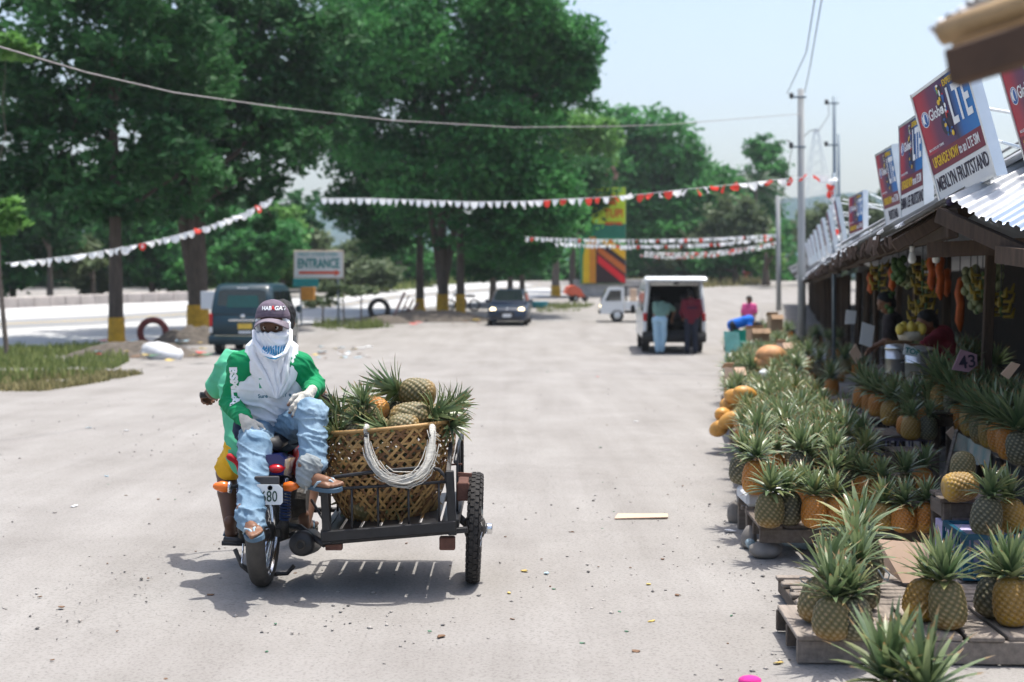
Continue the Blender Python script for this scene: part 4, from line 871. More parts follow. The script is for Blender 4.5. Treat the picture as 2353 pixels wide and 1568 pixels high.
pine_on(2110, 1425, zf, 108, 'y', .30, 0.35, 0, 'golden pineapple leaning right in the middle pair on the front pallet')
pine_on(2182, 1446, zf, 112, 'g', .10, 2.6, 2, 'greenish pineapple, right one of the middle pair on the front pallet')
pine_on(2276, 1420, zf, 110, 'k', .26, .5, 0, 'dark brown pineapple, left one of the pair at the right edge of the front pallet')
pine_on(2330, 1438, zf, 112, 'y', .08, 2.9, 2, 'brown gold pineapple cropped by the right edge above the front pallet')
# two fruit nearer than the front pallet
for x, y, lb, sx in ((2035, 1700, 'nearest pineapple at the bottom edge, only its pale top and crown showing', 1.0), (2135, 1715, 'crown of the second nearest pineapple, right one at the bottom edge', 1.0)):
    p = gnd(x, y); pineapple(p, 'y', 1.02, .06, 1.0 if x < 2100 else 2.5, None, 2, lb, True, csc=1.28)
# second display: dark pallet on stones
o = gnd(1738, 1286); o.z = 0.09; PB = o
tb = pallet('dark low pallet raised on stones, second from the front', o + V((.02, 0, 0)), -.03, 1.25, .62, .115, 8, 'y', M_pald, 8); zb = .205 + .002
rows = [(1766, 1212, 84, 'g', .05, 0, 1, 'green pineapple at the left end of the dark pallet on stones'), (1814, 1206, 80, 'k', .05, 2, 1, 'blackish green pineapple second from the left on the dark pallet'),
        (1868, 1213, 74, 'o', .03, 1, 0, 'bright orange pineapple third from the left on the dark pallet'), (1922, 1209, 76, 'o', .05, 3, 4, 'orange pineapple half hidden by the crowns in front, fourth on the dark pallet'),
        (1845, 1180, 70, 'o', .05, 0, 1, 'rust orange pineapple behind the blackish green one'), (2030, 1218, 70, 'y', .05, 1, 3, 'yellowish pineapple left of the orange pair on the dark pallet'),
        (2078, 1224, 72, 'o', .04, 2, 1, 'orange pineapple, left one of the pair at the right end of the dark pallet'), (2124, 1224, 70, 'o', .05, .5, 1, 'brownish orange pineapple, right one of the pair at the right end of the dark pallet')]
for r_ in rows: pine_on(r_[0], r_[1], zb, *r_[2:])
for k, (x, y) in enumerate([(1905, 1150), (1950, 1140), (1990, 1150), (2030, 1160), (1860, 1130), (2075, 1150), (2115, 1140)]):
    pine_on(x, y, zb, 66, 'gkoykgo'[k], .08, k, (3, 1, 4, 1, 0, 0, 1)[k], 'pineapple in the back row of the dark pallet, ' + ['behind the bright orange one', 'behind the fourth one', 'between the two orange groups', 'behind the yellowish one', 'behind the blackish one', 'behind the orange pair', 'fresh crowned, by the orange pair'][k])
# stones under it
M_stone = mat('grey_river_stone', (.20, .185, .17), .9, var=.3, scale=3, bump=.4, bscale=25)
def stone(label, c, r, seed, group='stones under the displays', name='stone'):
    mb = MB().ell((0, 0, 0), 1.0, 16, 10); vs = []
    for p in mb.v: q = V(p) * (1 + .16 * fbm(V(p) + V((seed, 0, 0)), .9, 2)); vs.append((q.x * r[0], q.y * r[1], q.z * r[2]))
    mb.v = vs; o = part(name, mb, M_stone, None, True); o.location = c; return tag(o, label, 'stone', group)
q = gnd(1765, 1284); stone('large flat stone under the front edge of the dark pallet', q + V((0, .08, .04)), (.105, .10, .055), 1)
q = gnd(1716, 1262); stone('upright stone at the left corner of the dark pallet', q + V((0.02, .05, .06)), (.05, .06, .08), 2)
q = gnd(1990, 1280); stone('stone under the right end of the dark pallet', q + V((0, .1, .04)), (.1, .1, .055), 3)
q = gnd(1683, 1200); stone('small stone standing under the long bench', q + V((0.02, .02, .06)), (.055, .055, .09), 4)
q = gnd(2150, 1205); stone('rough stone on the ground below the wooden stool', q + V((0, 0, .03)), (.09, .07, .045), 5)
# white padded crate left of the dark pallet
def boxcrate(name, label, c, W, D, H, m, cat='crate', rz=0, slats=True, open_top=True, group=None, M=None, nv=5, lat=True):
    """lattice plastic crate: corner posts, rims and bars as parts"""
    t = thing(name, label, cat, c, rz, group)
    if M is not None: t.rotation_euler = M.to_euler()
    for z, n in ((H - .015, 'rim'), (.015, 'base_rim')):
        part(n, MB().box((W / 2, .012, z), (W, .024, .03)).box((W / 2, D - .012, z), (W, .024, .03)).box((.012, D / 2, z), (.024, D - .048, .03)).box((W - .012, D / 2, z), (.024, D - .048, .03)), m, t, wc=False)
    for x in (.014, W - .014):
        for y in (.014, D - .014): part('corner_post', MB().box((x, y, H / 2), (.03, .03, H - .062)), m, t, wc=False)
    for k in range(1, nv + 1):
        for y in (.01, D - .01): part('bar', MB().box((W * k / (nv + 1), y, H / 2), (.014, .008, H - .062)), m, t, wc=False)
        for x in (.01, W - .01): part('bar', MB().box((x, D * k / (nv + 1), H / 2), (.008, .014, H - .062)), m, t, wc=False)
    for z in (H * .36, H * .66):
        part('cross_bar', MB().box((W / 2, .01, z), (W - .06, .007, .016)).box((W / 2, D - .01, z), (W - .06, .007, .016)), m, t, wc=False)
        part('cross_bar', MB().box((.01, D / 2, z), (.007, D - .06, .016)).box((W - .01, D / 2, z), (.007, D - .06, .016)), m, t, wc=False)
    part('floor_panel', MB().box((W / 2, D / 2, .02), (W - .05, D - .05, .006)), m, t, wc=False)
    return t
M_teal2 = mat('dark_teal_plastic', (.005, .075, .125), .35, var=.1); M_lav = mat('lavender_plastic', (.46, .42, .62), .45, var=.08); M_lavd = mat('dusty_violet_plastic', (.17, .16, .27), .5, var=.15)
M_blk = mat('black_plastic', (.02, .02, .022), .5)
p = gnd(2212, 1384); p.z = .115
boxcrate('plastic_crate', 'dark teal lattice crate standing on the slatted pallet', p, .34, .46, .245, M_teal2, rz=-.06, nv=6)
p = gnd(2192, 1362); boxcrate('plastic_crate', 'lavender plastic crate upside down behind the teal crate', p + V((0, 0.02, 0)), .46, .40, .335, M_lav, rz=-.05, nv=3)
for q in list(bpy.data.objects):
    if q.name.startswith('plastic_crate') and 'lavender' in q.get('label', ''): part('top_panel', MB().box((.23, .20, .337), (.46, .40, .006)), M_lav, q, wc=False); part('side_panel', MB().box((.23, .006, .20), (.40, .004, .20)).box((.006, .2, .2), (.004, .34, .2)), M_lav, q, wc=False)
pine_on(2262, 1232, .345, 90, 'k', .16, .6, 1, 'big dark scaled pineapple standing on the lavender crate'); pine_on(2328, 1225, .345, 80, 'y', .10, 2.8, 0, 'olive gold pineapple right of the dark one on the lavender crate')
p = gnd(1690, 1206); t = thing('white_padded_crate', 'white sack covered crate at the left end of the long bench', 'crate', V((p.x, 9.35, 0)))
M_sack = mat('white_sack_cloth', (.60, .61, .62), .8, var=.12, scale=5, bump=.5, bscale=12)
part('covered_top', MB().box((.14, .20, .25), (.30, .42, .09), ch=.02), M_sack, t, wc=False)
for x in (.02, .25):
    for y in (.03, .36): part('leg', MB().box((x, y, .1), (.05, .05, .21), ch=.004), M_wood, t, wc=False)
for k in range(3): part('slat', MB().box((.14, .03 + .16 * k, .17), (.3, .05, .03), ch=.003), M_wood, t, wc=False)
pine_on(1733, 1136, .296, 78, 'o', .06, 0, 1, 'plump orange green pineapple on the white covered crate'); pine_on(1703, 1113, .296, 74, 'k', .06, 0, 1, 'dark green pineapple behind the plump one on the white covered crate')
# long low bench with the dense rows
r9 = random.Random(21); XL = lambda Y: 1.64 + .125 * (Y - 9.8)
for k in range(5):
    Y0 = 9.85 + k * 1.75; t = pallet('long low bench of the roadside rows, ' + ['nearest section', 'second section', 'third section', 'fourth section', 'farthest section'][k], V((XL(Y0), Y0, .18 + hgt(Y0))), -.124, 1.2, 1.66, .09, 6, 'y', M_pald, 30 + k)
    for x in (.05, 1.1):
        for y in (.08, 1.5): part('leg', MB().box((x, y, -.085), (.07, .07, .19), ch=.004), M_wood, t, wc=False)
cnt = 0
for i in range(23):
    Y = 9.95 + i * .37
    for j in range(4):
        x = XL(Y) + .10 + j * .24 + r9.uniform(-.04, .04) + (.08 if i % 2 else 0); yy = Y + r9.uniform(-.06, .06)
        if j == 0 and i in (12, 13, 14, 15, 16, 17): continue
        kd = r9.choice('ggkkoyyo'); p = V((x, yy, .272 + hgt(yy)))
        lb = None
        if i < 1: lb = ['orange pineapple', 'dark pineapple', 'green pineapple', 'golden pineapple', 'grey green pineapple'][j] + ' in the nearest row of the long bench, ' + ['at its left end', 'second from the left', 'in the middle', 'second from the right', 'at its right end'][j]; kd = 'okgyg'[j]
        elif j == 0 and i < 8: kd = 'o'; lb = 'orange pineapple at the left edge of the long bench, ' + ['', 'second', 'third', 'fourth', 'fifth', 'sixth', 'seventh', 'eighth'][i] + ' from its near end'
        if lb is None: lb2 = {'g': 'green', 'k': 'dark', 'o': 'orange', 'y': 'golden'}[kd] + ' pineapple on the long bench, ' + ['first', 'second', 'third', 'fourth', 'fifth', 'sixth', 'seventh', 'eighth', 'ninth', 'tenth', 'eleventh', 'twelfth', 'thirteenth', 'fourteenth', 'fifteenth', 'sixteenth', 'seventeenth', 'eighteenth', 'nineteenth', 'twentieth', 'twenty first', 'twenty second', 'last'][i] + ' row back, ' + ['road side end', 'second from the road', 'second from the aisle', 'aisle end'][j]
        pp_ = pineapple(p, kd, r9.uniform(.85, 1.2), r9.uniform(0, .24), r9.uniform(0, 6.28), None, r9.choice([0, 1, 1, 3, 4, 0]), lb, False, csc=r9.uniform(.85, 1.15), rnd=r9)
        if lb is None: pp_['label'] = lb2
# melons / papayas stacked at the left edge
M_pap = mat('yellow_orange_papaya', (.50, .25, .05), .45, var=.3, scale=9)
for k, (x, y, lb) in enumerate([(1672, 932, 'yellow papaya near the left edge of the long bench'), (1690, 912, 'yellow papaya at the back of the little papaya heap'), (1712, 905, 'orange papaya on the right of the little papaya heap'), (1662, 955, 'lowest yellow papaya of the little heap'), (1652, 985, 'orange papaya at the bottom left of the heap'), (1678, 965, 'pale papaya lying across the heap')]):
    p = at(x, y, 14.6 - .12 * k); o = part('papaya', MB().ell((0, 0, 0), (.085, .13, .08), 14, 10), M_pap, None, True); o.location = p; o.rotation_euler = (.1 * k, 0, .9 * k); tag(o, lb, 'papaya', 'papayas heaped on the roadside bench')
for k, (x, y, rr, lb) in enumerate([(1772, 818, .20, 'round peach coloured melon on the farther fruit rows'), (1757, 836, .17, 'orange melon in front of the peach coloured one')]):
    o = part('melon', MB().ell((0, 0, 0), (rr * 1.15, rr, rr * .8), 16, 10), mat('peach_melon_skin', (.52, .26, .11), .6, var=.25, scale=12, bump=.3), None, True); o.location = at(x, y, 20.5); tag(o, lb, 'melon', 'melons on the farther rows')
# farther rows
M_card = mat('brown_cardboard', (.36, .24, .15), .9, var=.12, scale=3); M_cardl = mat('tan_cardboard', (.56, .40, .29), .9, var=.08, scale=3, bump=.15, bscale=5)
r8 = random.Random(5)
for i in range(105):
    Y = 20.2 + 27 * (i / 105) ** 1.25; x = 2.95 + .175 * (Y - 19.5) + r8.uniform(0, 1.25); z = hgt(Y) + r8.choice([.0, .28, .28])
    pineapple(V((x, Y, z)), r8.choice('gkoyko'), r8.uniform(1.0, 1.2), r8.uniform(0, .2), r8.uniform(0, 6.28), None, r8.choice([0, 1, 3, 4]), 'small pineapple in the far roadside rows beyond the melons' if False else None, False, csc=1.15, rnd=r8)
for i in range(78):
    s_ = 9 + 26 * r8.random(); p = SP(r8.uniform(-1.15, .35), s_); p.z += r8.choice([0, 0, .3, .45]); pineapple(p, r8.choice('gkoyko'), r8.uniform(.95, 1.15), r8.uniform(0, .2), r8.uniform(0, 6), None, r8.choice([0, 1, 4]), None, False, csc=1.15, rnd=r8, group='front fruit')
for t in list(bpy.data.objects):
    if t.get('group') == 'front fruit': t['label'] = 'small pineapple lined up along the stall fronts beyond the crates'; t['group'] = 'pineapples along the far stall fronts'; continue
    if t.get('category') == 'pineapple' and t.location.y > 20: t['label'] = 'small far pineapple in the rows beyond the melons'; t['group'] = 'far pineapples'
def carton(label, x, y, Y, wpx, hpx, m=M_card, rz=.1, D=.3, z=None, flaps=True, name='cardboard_box', cat='cardboard box'):
    w_, h_ = wpx * Y / FPX, hpx * Y / FPX; c = at(x, y, Y); t = thing(name, label, cat, c, rz, None); T = .006
    part('body', MB().box((0, 0, h_ / 2), (w_, T, h_)).box((0, D, h_ / 2), (w_, T, h_)).box((-w_ / 2 + T / 2, D / 2, h_ / 2), (T, D - T, h_)).box((w_ / 2 - T / 2, D / 2, h_ / 2), (T, D - T, h_)).box((0, D / 2, T / 2), (w_ - 2 * T, D - 2 * T, T)), m, t, wc=False)
    if flaps:
        part('flap', MB().box((0, -.05, h_ - .03), (w_, .005, .12), Matrix.Rotation(-.7, 3, 'X')), m, t, wc=False); part('flap', MB().box((0, D + .05, h_ + .02), (w_, .005, .12), Matrix.Rotation(.9, 3, 'X')), m, t, wc=False)
    return t
carton('brown cardboard box among the far pineapples, beside the man in blue', 1748, 785, 27, 42, 28, D=.4); carton('upright brown cardboard box behind the first one', 1785, 760, 29, 28, 35, D=.3); carton('tan cardboard box leaning over the far rows', 1808, 830, 23, 22, 40, M_cardl)
carton('tan cardboard box at the road side of the long bench', 1697, 885, 17.5, 26, 38, M_cardl, .3, .25)
carton('white foam box in the aisle between the fruit rows', 1881, 838, 22.5, 34, 34, M_panelw, .05, .4, flaps=False, name='foam_box', cat='foam box')
def can(name, label, cat, p, r, h, m, prof=None, handle=False):
    t = thing(name, label, cat, p); part('body', MB().lathe(prof or [(r * .9, 0), (r, .01), (r, h * .8), (r * .8, h * .93), (r * .45, h)], 16), m, t, True, wc=False)
    part('cap', MB().lathe([(r * .4, h), (r * .4, h * 1.06), (r * .3, h * 1.08)], 12), m, t, True, wc=False); return t
can('water_jug', 'white plastic jug standing in the roadside rows', 'jug', at(1755, 886, 17.5), .07, .19, M_panelw)
p = gnd(1708, 829); t = thing('bucket', 'blue plastic bucket on the ground near the man in blue', 'bucket', p)
M_blue = mat('bright_blue_plastic', (.01, .16, .36), .4, var=.08)
part('body', MB().lathe([(.10, 0), (.135, .27), (.145, .28), (.128, .27), (.095, .01)], 18), M_blue, t, True, wc=False); part('rim', MB().lathe([(.135, .255), (.15, .262), (.15, .285), (.135, .28)], 18, cap=False), M_blue, t, True, wc=False)
for x, y, lb in ((1670, 808, 'bunch of greens standing on the ground right of the white van'),):
    pineapple(gnd(x, y), 'k', 1.1, 0, 0, None, 1, lb, False, csc=1.3)
# plastic chair
M_tgreen = mat('green_plastic', (.01, .22, .17), .4, var=.08)
def plastic_chair(label, p, rz, m):
    t = thing('plastic_chair', label, 'chair', p, rz); part('seat', MB().box((0, 0, .43), (.42, .42, .03), ch=.01), m, t, wc=False)
    for x in (-.19, .19):
        for y in (-.19, .19): part('leg', MB().bar((x, y, .42), (x * 1.15, y * 1.15, 0), .04), m, t, wc=False)
    part('backrest', MB().grid(lambda a, b_: V(((a - .5) * .44, .2 + .05 * b_ - .06 * math.cos((a - .5) * 3), .44 + .42 * b_)), 8, 5), m, t, True, wc=False)
    for x in (-.22, .22): part('armrest', MB().tube([(x, -.19, .42), (x, -.17, .62), (x, .2, .64)], .018, 6), m, t, True, wc=False)
p = at(1722, 800, 30); p.z = hgt(30); plastic_chair('green plastic chair in front of the man in blue', p, .6, M_tgreen); p = at(1700, 806, 29); p.z = hgt(29); plastic_chair('pale teal plastic chair beside the blue bucket', p, 2.2, mat('pale_teal_plastic', (.15, .42, .38), .4))
# ---------------------------------------------------------------- shaded displays under the eaves
def table(label, o, rz, W, D, H, m=M_pald, name='wooden_table', legs=True, n=4, cat='table'):
    t = thing(name, label, cat, o, rz); planks(t, o, 0, n, W, D / n - .01, .01, H - .012, .024, m, hash(label) % 99 if False else len(label), 'x')
    for x in (.04, W - .04):
        for y in (.05, D - .06): part('leg', MB().box((x, y, (H - .03) / 2), (.05, .05, H - .03), ch=.004), m, t, wc=False)
    part('apron', MB().box((W / 2, .02, H - .07), (W - .1, .02, .08)), m, t, wc=False); part('apron', MB().box((.02, D / 2, H - .07), (.02, D - .1, .08)), m, t, wc=False)
    return t
q = gnd(2052, 1190); table('small dark stool carrying a pair of pineapples in the aisle', at(2058, 1085, 10.6) * 0 + V((at(2058, 1040, 10.6).x, 10.6, 0)), .05, .36, .34, .42, name='wooden_stool', n=3, cat='stool'); zs = .42
for x, y, kd, lb in ((2093, 1012, 'y', 'olive gold pineapple, left one of the pair on the dark stool'), (2130, 1012, 'k', 'dark olive pineapple, right one of the pair on the dark stool'), (2078, 1000, 'o', 'orange pineapple half hidden at the left of the dark stool')):
    pineapple(pz(x, y, .435), kd, .95 if x > 2080 else .8, .05, x, None, 1, lb, False, csc=.85)
# crates with the shaded row along the eave
for k, (x, Y, lb) in enumerate([(2010, 11.6, 'violet lattice crate, first under the shaded row'), (1962, 13.0, 'black lattice crate under the middle of the shaded row'), (1925, 14.6, 'dark violet lattice crate toward the far end of the shaded row')]):
    p = at(x, 1000, Y); p.z = 0; boxcrate('plastic_crate', lb, p, .46, .55, .42, (M_lavd, M_blk, M_lavd)[k], rz=-.15, nv=4, group='crates of the shaded row')
    part('board', MB().box((.23, .27, .43), (.5, .6, .02)), M_pald, bpy.data.objects[[o.name for o in bpy.data.objects if o.get('label') == lb][0]], wc=False)
SDX = .24
srow = [(2065, 968, 11.7, 'o'), (2026, 968, 11.8, 'y'), (1985, 955, 12.3, 'y'), (1960, 935, 13.2, 'o'), (1945, 925, 13.6, 'o'), (1925, 912, 14.3, 'o'), (2050, 950, 12.2, 'k'), (2000, 940, 12.8, 'g'), (1905, 900, 15.2, 'k'), (1890, 893, 16.0, 'y')]
for k, (x, y, Y, kd) in enumerate(srow):
    p = at(x, y, Y); p.x += SDX; p.z = .44 + hgt(Y) if Y < 15.1 else hgt(Y) + .02
    pineapple(p, kd, 1.12, .05, k, None, (4, 0, 1, 0, 4)[k % 5], 'pineapple in the shaded row on crates, ' + ['orange one nearest the stool', 'brown one second from the stool', 'golden one third from the stool', 'orange one at mid row', 'bright orange one left of mid row', 'orange one near the far end', 'dark one behind the nearest', 'green one behind the third', 'dark one on the ground at the far end', 'golden one on the ground at the far end'][k], False, csc=1.1)
# second tier behind
table('rough dark table behind the shaded row, carrying gold pineapples and pots', V((3.85, 12.6, 0)), -.18, 1.1, 1.5, .62); table('dark table farther along the shaded row', V((4.2, 14.6, -.03)), -.18, 1.1, 2.6, .62)
r7 = random.Random(9)
for k in range(22):
    Y = 14.6 + 2.5 * r7.random(); x = 4.3 + .18 * (Y - 14.6) + r7.random() * .85; pineapple(V((x, Y, .61)), r7.choice('ykko'), 1.05, r7.uniform(0, .15), k, None, r7.choice([0, 4, 1]), 'shaded pineapple crowded on the dark table behind the row', False, group='shaded pineapples on the dark table', csc=1.15, rnd=r7)
for x, y, Y, kd, lb in ((2162, 945, 11.6, 'y', 'golden pineapple on the table right of the big pot'), (2143, 930, 11.9, 'o', 'orange pineapple behind the golden one right of the big pot'), (2200, 925, 12.0, 'k', 'dark pineapple in the shade right of the golden one'), (2195, 962, 11.4, 'k', 'dark pineapple below the golden one, beside the bench')):
    p = at(x, y, Y); pineapple(p, kd, 1.1, .05, x, None, 4, lb, False, csc=1.15)
table('tall dark table right of the big pot with a leaning stick', V((at(2140, 950, 11.3).x, 11.3, 0)), -.15, .62, .8, at(2160, 945, 11.4).z - .005, M_woodb)
tag(part('stick', MB().bar(gnd(2168, 1195) + V((0, .2, .0)), at(2198, 990, 10.9), .022, .03), M_wood), 'thin stick leaning against the tall dark table', 'stick')
# right bench with leaning fruit
zB = .50; p0 = pz(2190, 985, zB); p1 = pz(2352, 1075, zB)
t = thing('wooden_bench', 'bench at the right edge holding a slanting row of leaning pineapples', 'bench', V((p0.x, p1.y - .1, 0)))
pl = [p0 + V((.05, -.02, 0)), p1 + V((.05, -.25, 0))]
for k in range(3): part('plank', MB().bar(pl[0] + V((.14 * k, .1, -.015)), pl[1] + V((.14 * k, 0, -.015)), .13, .025, ch=.004), M_pald, t)
for a in pl:
    for d in (.03, .36): part('leg', MB().bar(a + V((d, 0, -.03)), V((a.x + d, a.y, 0)), .05), M_wood, t)
part('cloth', MB().grid(lambda a, b_: pl[0].lerp(pl[1], .05 + .5 * a) + V((-.075 - .02 * b_, 0, .0 - .14 * b_ - .015 * math.sin(a * 20) * b_)), 16, 4), mat('faded_checked_cloth', (.18, .30, .27), .8, col2=(.50, .42, .33), scale=7), t, True)
for k, (x, y, kd, lb) in enumerate([(2216, 990, 'o', 'orange'), (2238, 1004, 'y', 'golden orange'), (2262, 1022, 'g', 'olive green'), (2284, 1032, 'y', 'gold'), (2306, 1042, 'o', 'bright orange'), (2328, 1058, 'o', 'red orange'), (2352, 1070, 'k', 'grey black')]):
    pineapple(pz(x, y, zB + .003), kd, 1.12, .18, 2.6, None, (4, 0)[k % 2], lb + ' pineapple leaning on the right edge bench, ' + ['first from the left', 'second from the left', 'third from the left', 'fourth from the left', 'fifth from the left', 'sixth from the left', 'last at the frame edge'][k], False, csc=1.15)
for k in range(6): pineapple(pz(2235 + 24 * k, 978 + 12 * k, zB + .003) + V((.1, .12, 0)), 'kgky'[k % 4], 1.1, .1, 1, None, (4, 0, 2)[k % 3], 'dark crowned pineapple in the second line of the right edge bench', False, group='second line of the right bench', csc=1.2)
# little table with two lying fruit
zt = .475; o = pz(2165, 1146, zt); table('small rough table with two crownless pineapples lying on it', V((o.x, o.y, 0)), -.05, .42, .36, zt, M_pald, n=3)
pineapple(pz(2165, 1122, zt + .07), 'y', 1.0, 1.5, .05, None, None, 'crownless golden pineapple lying on the small rough table', False); pineapple(pz(2222, 1112, zt + .01) + V((0, .1, 0)), 'g', .9, .2, 1.0, None, None, 'round crownless green pineapple standing behind the lying one', False)
# cardboard sheet
q = [pz(2018, 1240, .30), pz(2140, 1250, .32), pz(2128, 1340, .14), pz(2075, 1340, .12), pz(2022, 1300, .16)]
n_ = (q[1] - q[0]).cross(q[4] - q[0]).normalized() * .006
tag(part('cardboard_sheet', MB().prism(q, (0, 0, 0), n_), M_cardl), 'tan cardboard sheet propped on the slatted pallet', 'cardboard')
# strings tied on crowns
M_str = mat('grey_plastic_string', (.22, .25, .26), .4)
for lb, pts in (('loop of grey plastic tie sticking out left of the front bunch', [(1885, 1362), (1862, 1348), (1842, 1336), (1838, 1328), (1850, 1326), (1870, 1335), (1888, 1350)]), ('thin loop of tie hanging beside the cardboard sheet', [(2018, 1310), (2030, 1330), (2040, 1334), (2044, 1320), (2030, 1305)])):
    tag(part('plastic_tie', MB().tube([at(x, y, 6.45) for x, y in pts], .0035, 5), M_str), lb, 'string')
# ---------------------------------------------------------------- pots and goods
M_alu = mat('brushed_aluminium', (.62, .63, .64), .33, .85, var=.08, scale=3, bump=.08, stretch=(1, 1, 12))
def pot(label, p, r, h):
    t = thing('cooking_pot', label, 'pot', p, 2.2, 'steel pots behind the shaded row'); part('body', MB().lathe([(r * .95, 0), (r, .015), (r, h * .62), (r * 1.03, h * .63), (r * 1.03, h * .66), (r, h * .67), (r, h)], 26), M_alu, t, True, wc=False)
    part('lid', MB().lathe([(r * 1.04, h), (r * 1.06, h + .02), (r * .95, h + .045), (r * .2, h + .06)], 26), M_alu, t, True, wc=False)
    for z in (h * .60, h + .012):
        for s in (-1, 1): part('handle', MB().tube([(s * r, -.04, z), (s * (r + .045), -.035, z), (s * (r + .045), .035, z), (s * r, .04, z)], .013, 8), M_blk, t, True, wc=False)
    return t
pp = at(2112, 876, 13.2); pot('large steel pressure pot with black handles, the nearest pot', pp, .128, .27); pp2 = at(2060, 860, 13.9); pot('steel pot with black handles left of the largest one', pp2, .11, .24)
t = thing('burner_stand', 'dark iron burner stand under the largest pot', 'stand', V((pp.x, pp.y, 0))); part('ring', MB().lathe([(.14, pp.z - .03), (.15, pp.z - .015), (.14, pp.z - .003), (.12, pp.z - .015)], 20), M_blk, t, True, wc=False)
for a in (.5, 2.6, 4.7): part('leg', MB().bar((.12 * math.cos(a), .12 * math.sin(a), pp.z - .02), (.17 * math.cos(a), .17 * math.sin(a), 0), .025), M_blk, t, wc=False)
table('dark table under the second steel pot', V((pp2.x - .2, pp2.y - .25, 0)), -.1, .5, .5, pp2.z - .003, M_pald)
carton('brown cardboard box under the bags of cut fruit', 2087, 842, 14.2, 62, 42, M_card, 0, .35); tbz = at(2087, 842, 14.2); table('table under the brown cardboard box', V((tbz.x - .3, 14.1, 0)), 0, .75, .5, tbz.z - .004, M_pald)
M_yfr = mat('yellow_cut_fruit', (.72, .55, .10), .35, var=.2, scale=10)
for k in range(7):
    o = part('fruit_bag', MB().ell((0, 0, 0), (.045, .045, .06), 10, 8), M_yfr, None, True); o.location = at(2068 + 8.5 * k, 757 - 5 * (k % 2), 14.2 + .1 * (k % 3)); tag(o, 'clear bag of yellow cut fruit on the brown cardboard box', 'fruit bag', 'bags of cut fruit')
part('tub', MB().lathe([(.12, 0), (.14, .09)], 18), mat('cloudy_plastic_tub', (.6, .55, .45), .4), tag(bpy.data.objects.new('fruit_tub', None), 'cloudy plastic tub holding the bags of cut fruit', 'tub'), True, wc=False); ft = bpy.data.objects['fruit_tub']; C.objects.link(ft); ft.location = at(2093, 782, 14.3)
def placard(label, pts, Y, m, s=None, ink=None, sz=.1, th=.012, rot=0):
    q = [at(x, y, Y + dy) for x, y, dy in pts]; c = sum(q, V()) / len(q); t = thing('price_card', label, 'price sign', c)
    part('card', MB().prism(q, (0, 0, 0), (0, th, 0)), m, t)
    if s:
        nn = (q[1] - q[0]).normalized(); u2 = (q[-1] - q[0]); u2 = (u2 - nn * u2.dot(nn)).normalized(); zz = nn.cross(u2); 
        if zz.y > 0: zz = -zz; u2 = -u2 if False else u2
        Mx = Matrix((nn, zz.cross(nn), zz)).transposed().to_4x4(); Mx.translation = zz * .012
        text(s, sz, ink, t, Mx @ Matrix.Rotation(rot, 4, 'Z'), bold=.002)
    return t
M_pinkc2 = mat('pink_card', (.42, .24, .30), .85, var=.1)
placard('pink hand lettered price card standing behind the bench fruit', [(2188, 850, 0), (2225, 856, 0), (2246, 840, 0), (2245, 815, 0), (2208, 803, 0)], 11.2, M_pinkc2, '43', M_inkd, .14, rot=.3)
placard('white hand lettered card on the big pot lid', [(2075, 815, 0), (2110, 822, 0), (2118, 806, 0), (2080, 790, 0)], 12.9, M_panelw, 'TOP', M_teal, .07)
placard('cream card standing among the right bench crowns', [(2300, 860, 0), (2318, 872, 0), (2345, 838, 0), (2325, 832, 0)], 9.6, M_cardl, None)
placard('blank tan card nailed to the tall dark table', [(2174, 995, 0), (2190, 1015, 0), (2198, 1005, 0), (2190, 980, 0)], 10.9, M_cardl)
placard('tan diamond shaped card in the shaded row', [(1952, 812, 0), (1968, 838, 0), (1980, 815, 0), (1966, 790, 0)], 15.5, M_cardl)
placard('white hand lettered board farther along the shaded row', [(1975, 790, 0), (2003, 800, 0), (2010, 750, 0), (1982, 740, 0)], 17, M_panelw)
placard('white card beside the thin steel post', [(1942, 745, 0), (1965, 745, 0), (1968, 715, 0), (1945, 712, 0)], 19, M_panelw)
# hanging lamps and fruit under the roofs
M_bulb = mat('white_bulb_glass', (.78, .78, .76), .25, var=.02)
for x, y, Y, lb in ((2096, 592, 11.0, 'white light bulb hanging under the roof, left one'), (2151, 592, 11.6, 'smaller white light bulb hanging right of the first')):
    p = at(x, y, Y); t = thing('light_bulb', lb, 'light bulb', p); part('bulb', MB().lathe([(.004, -.05), (.025, -.042), (.033, -.015), (.024, .02), (.016, .045)], 14), M_bulb, t, True, wc=False)
    part('socket', MB().lathe([(.018, .045), (.02, .085), (.012, .09)], 10), M_bulb, t, True, wc=False); part('cord', MB().tube([(0, 0, .09), (0.01, 0, .3)], .004, 5), M_wire, t, wc=False)
M_ban = mat('yellow_banana_skin', (.30, .215, .025), .5, var=.3, scale=6); M_org = mat('orange_net_bag', (.42, .085, .012), .6, var=.25, scale=8); M_wfr = mat('pale_green_fruit', (.24, .27, .14), .5, var=.2); M_grn = mat('green_papaya', (.07, .14, .04), .5, var=.3)
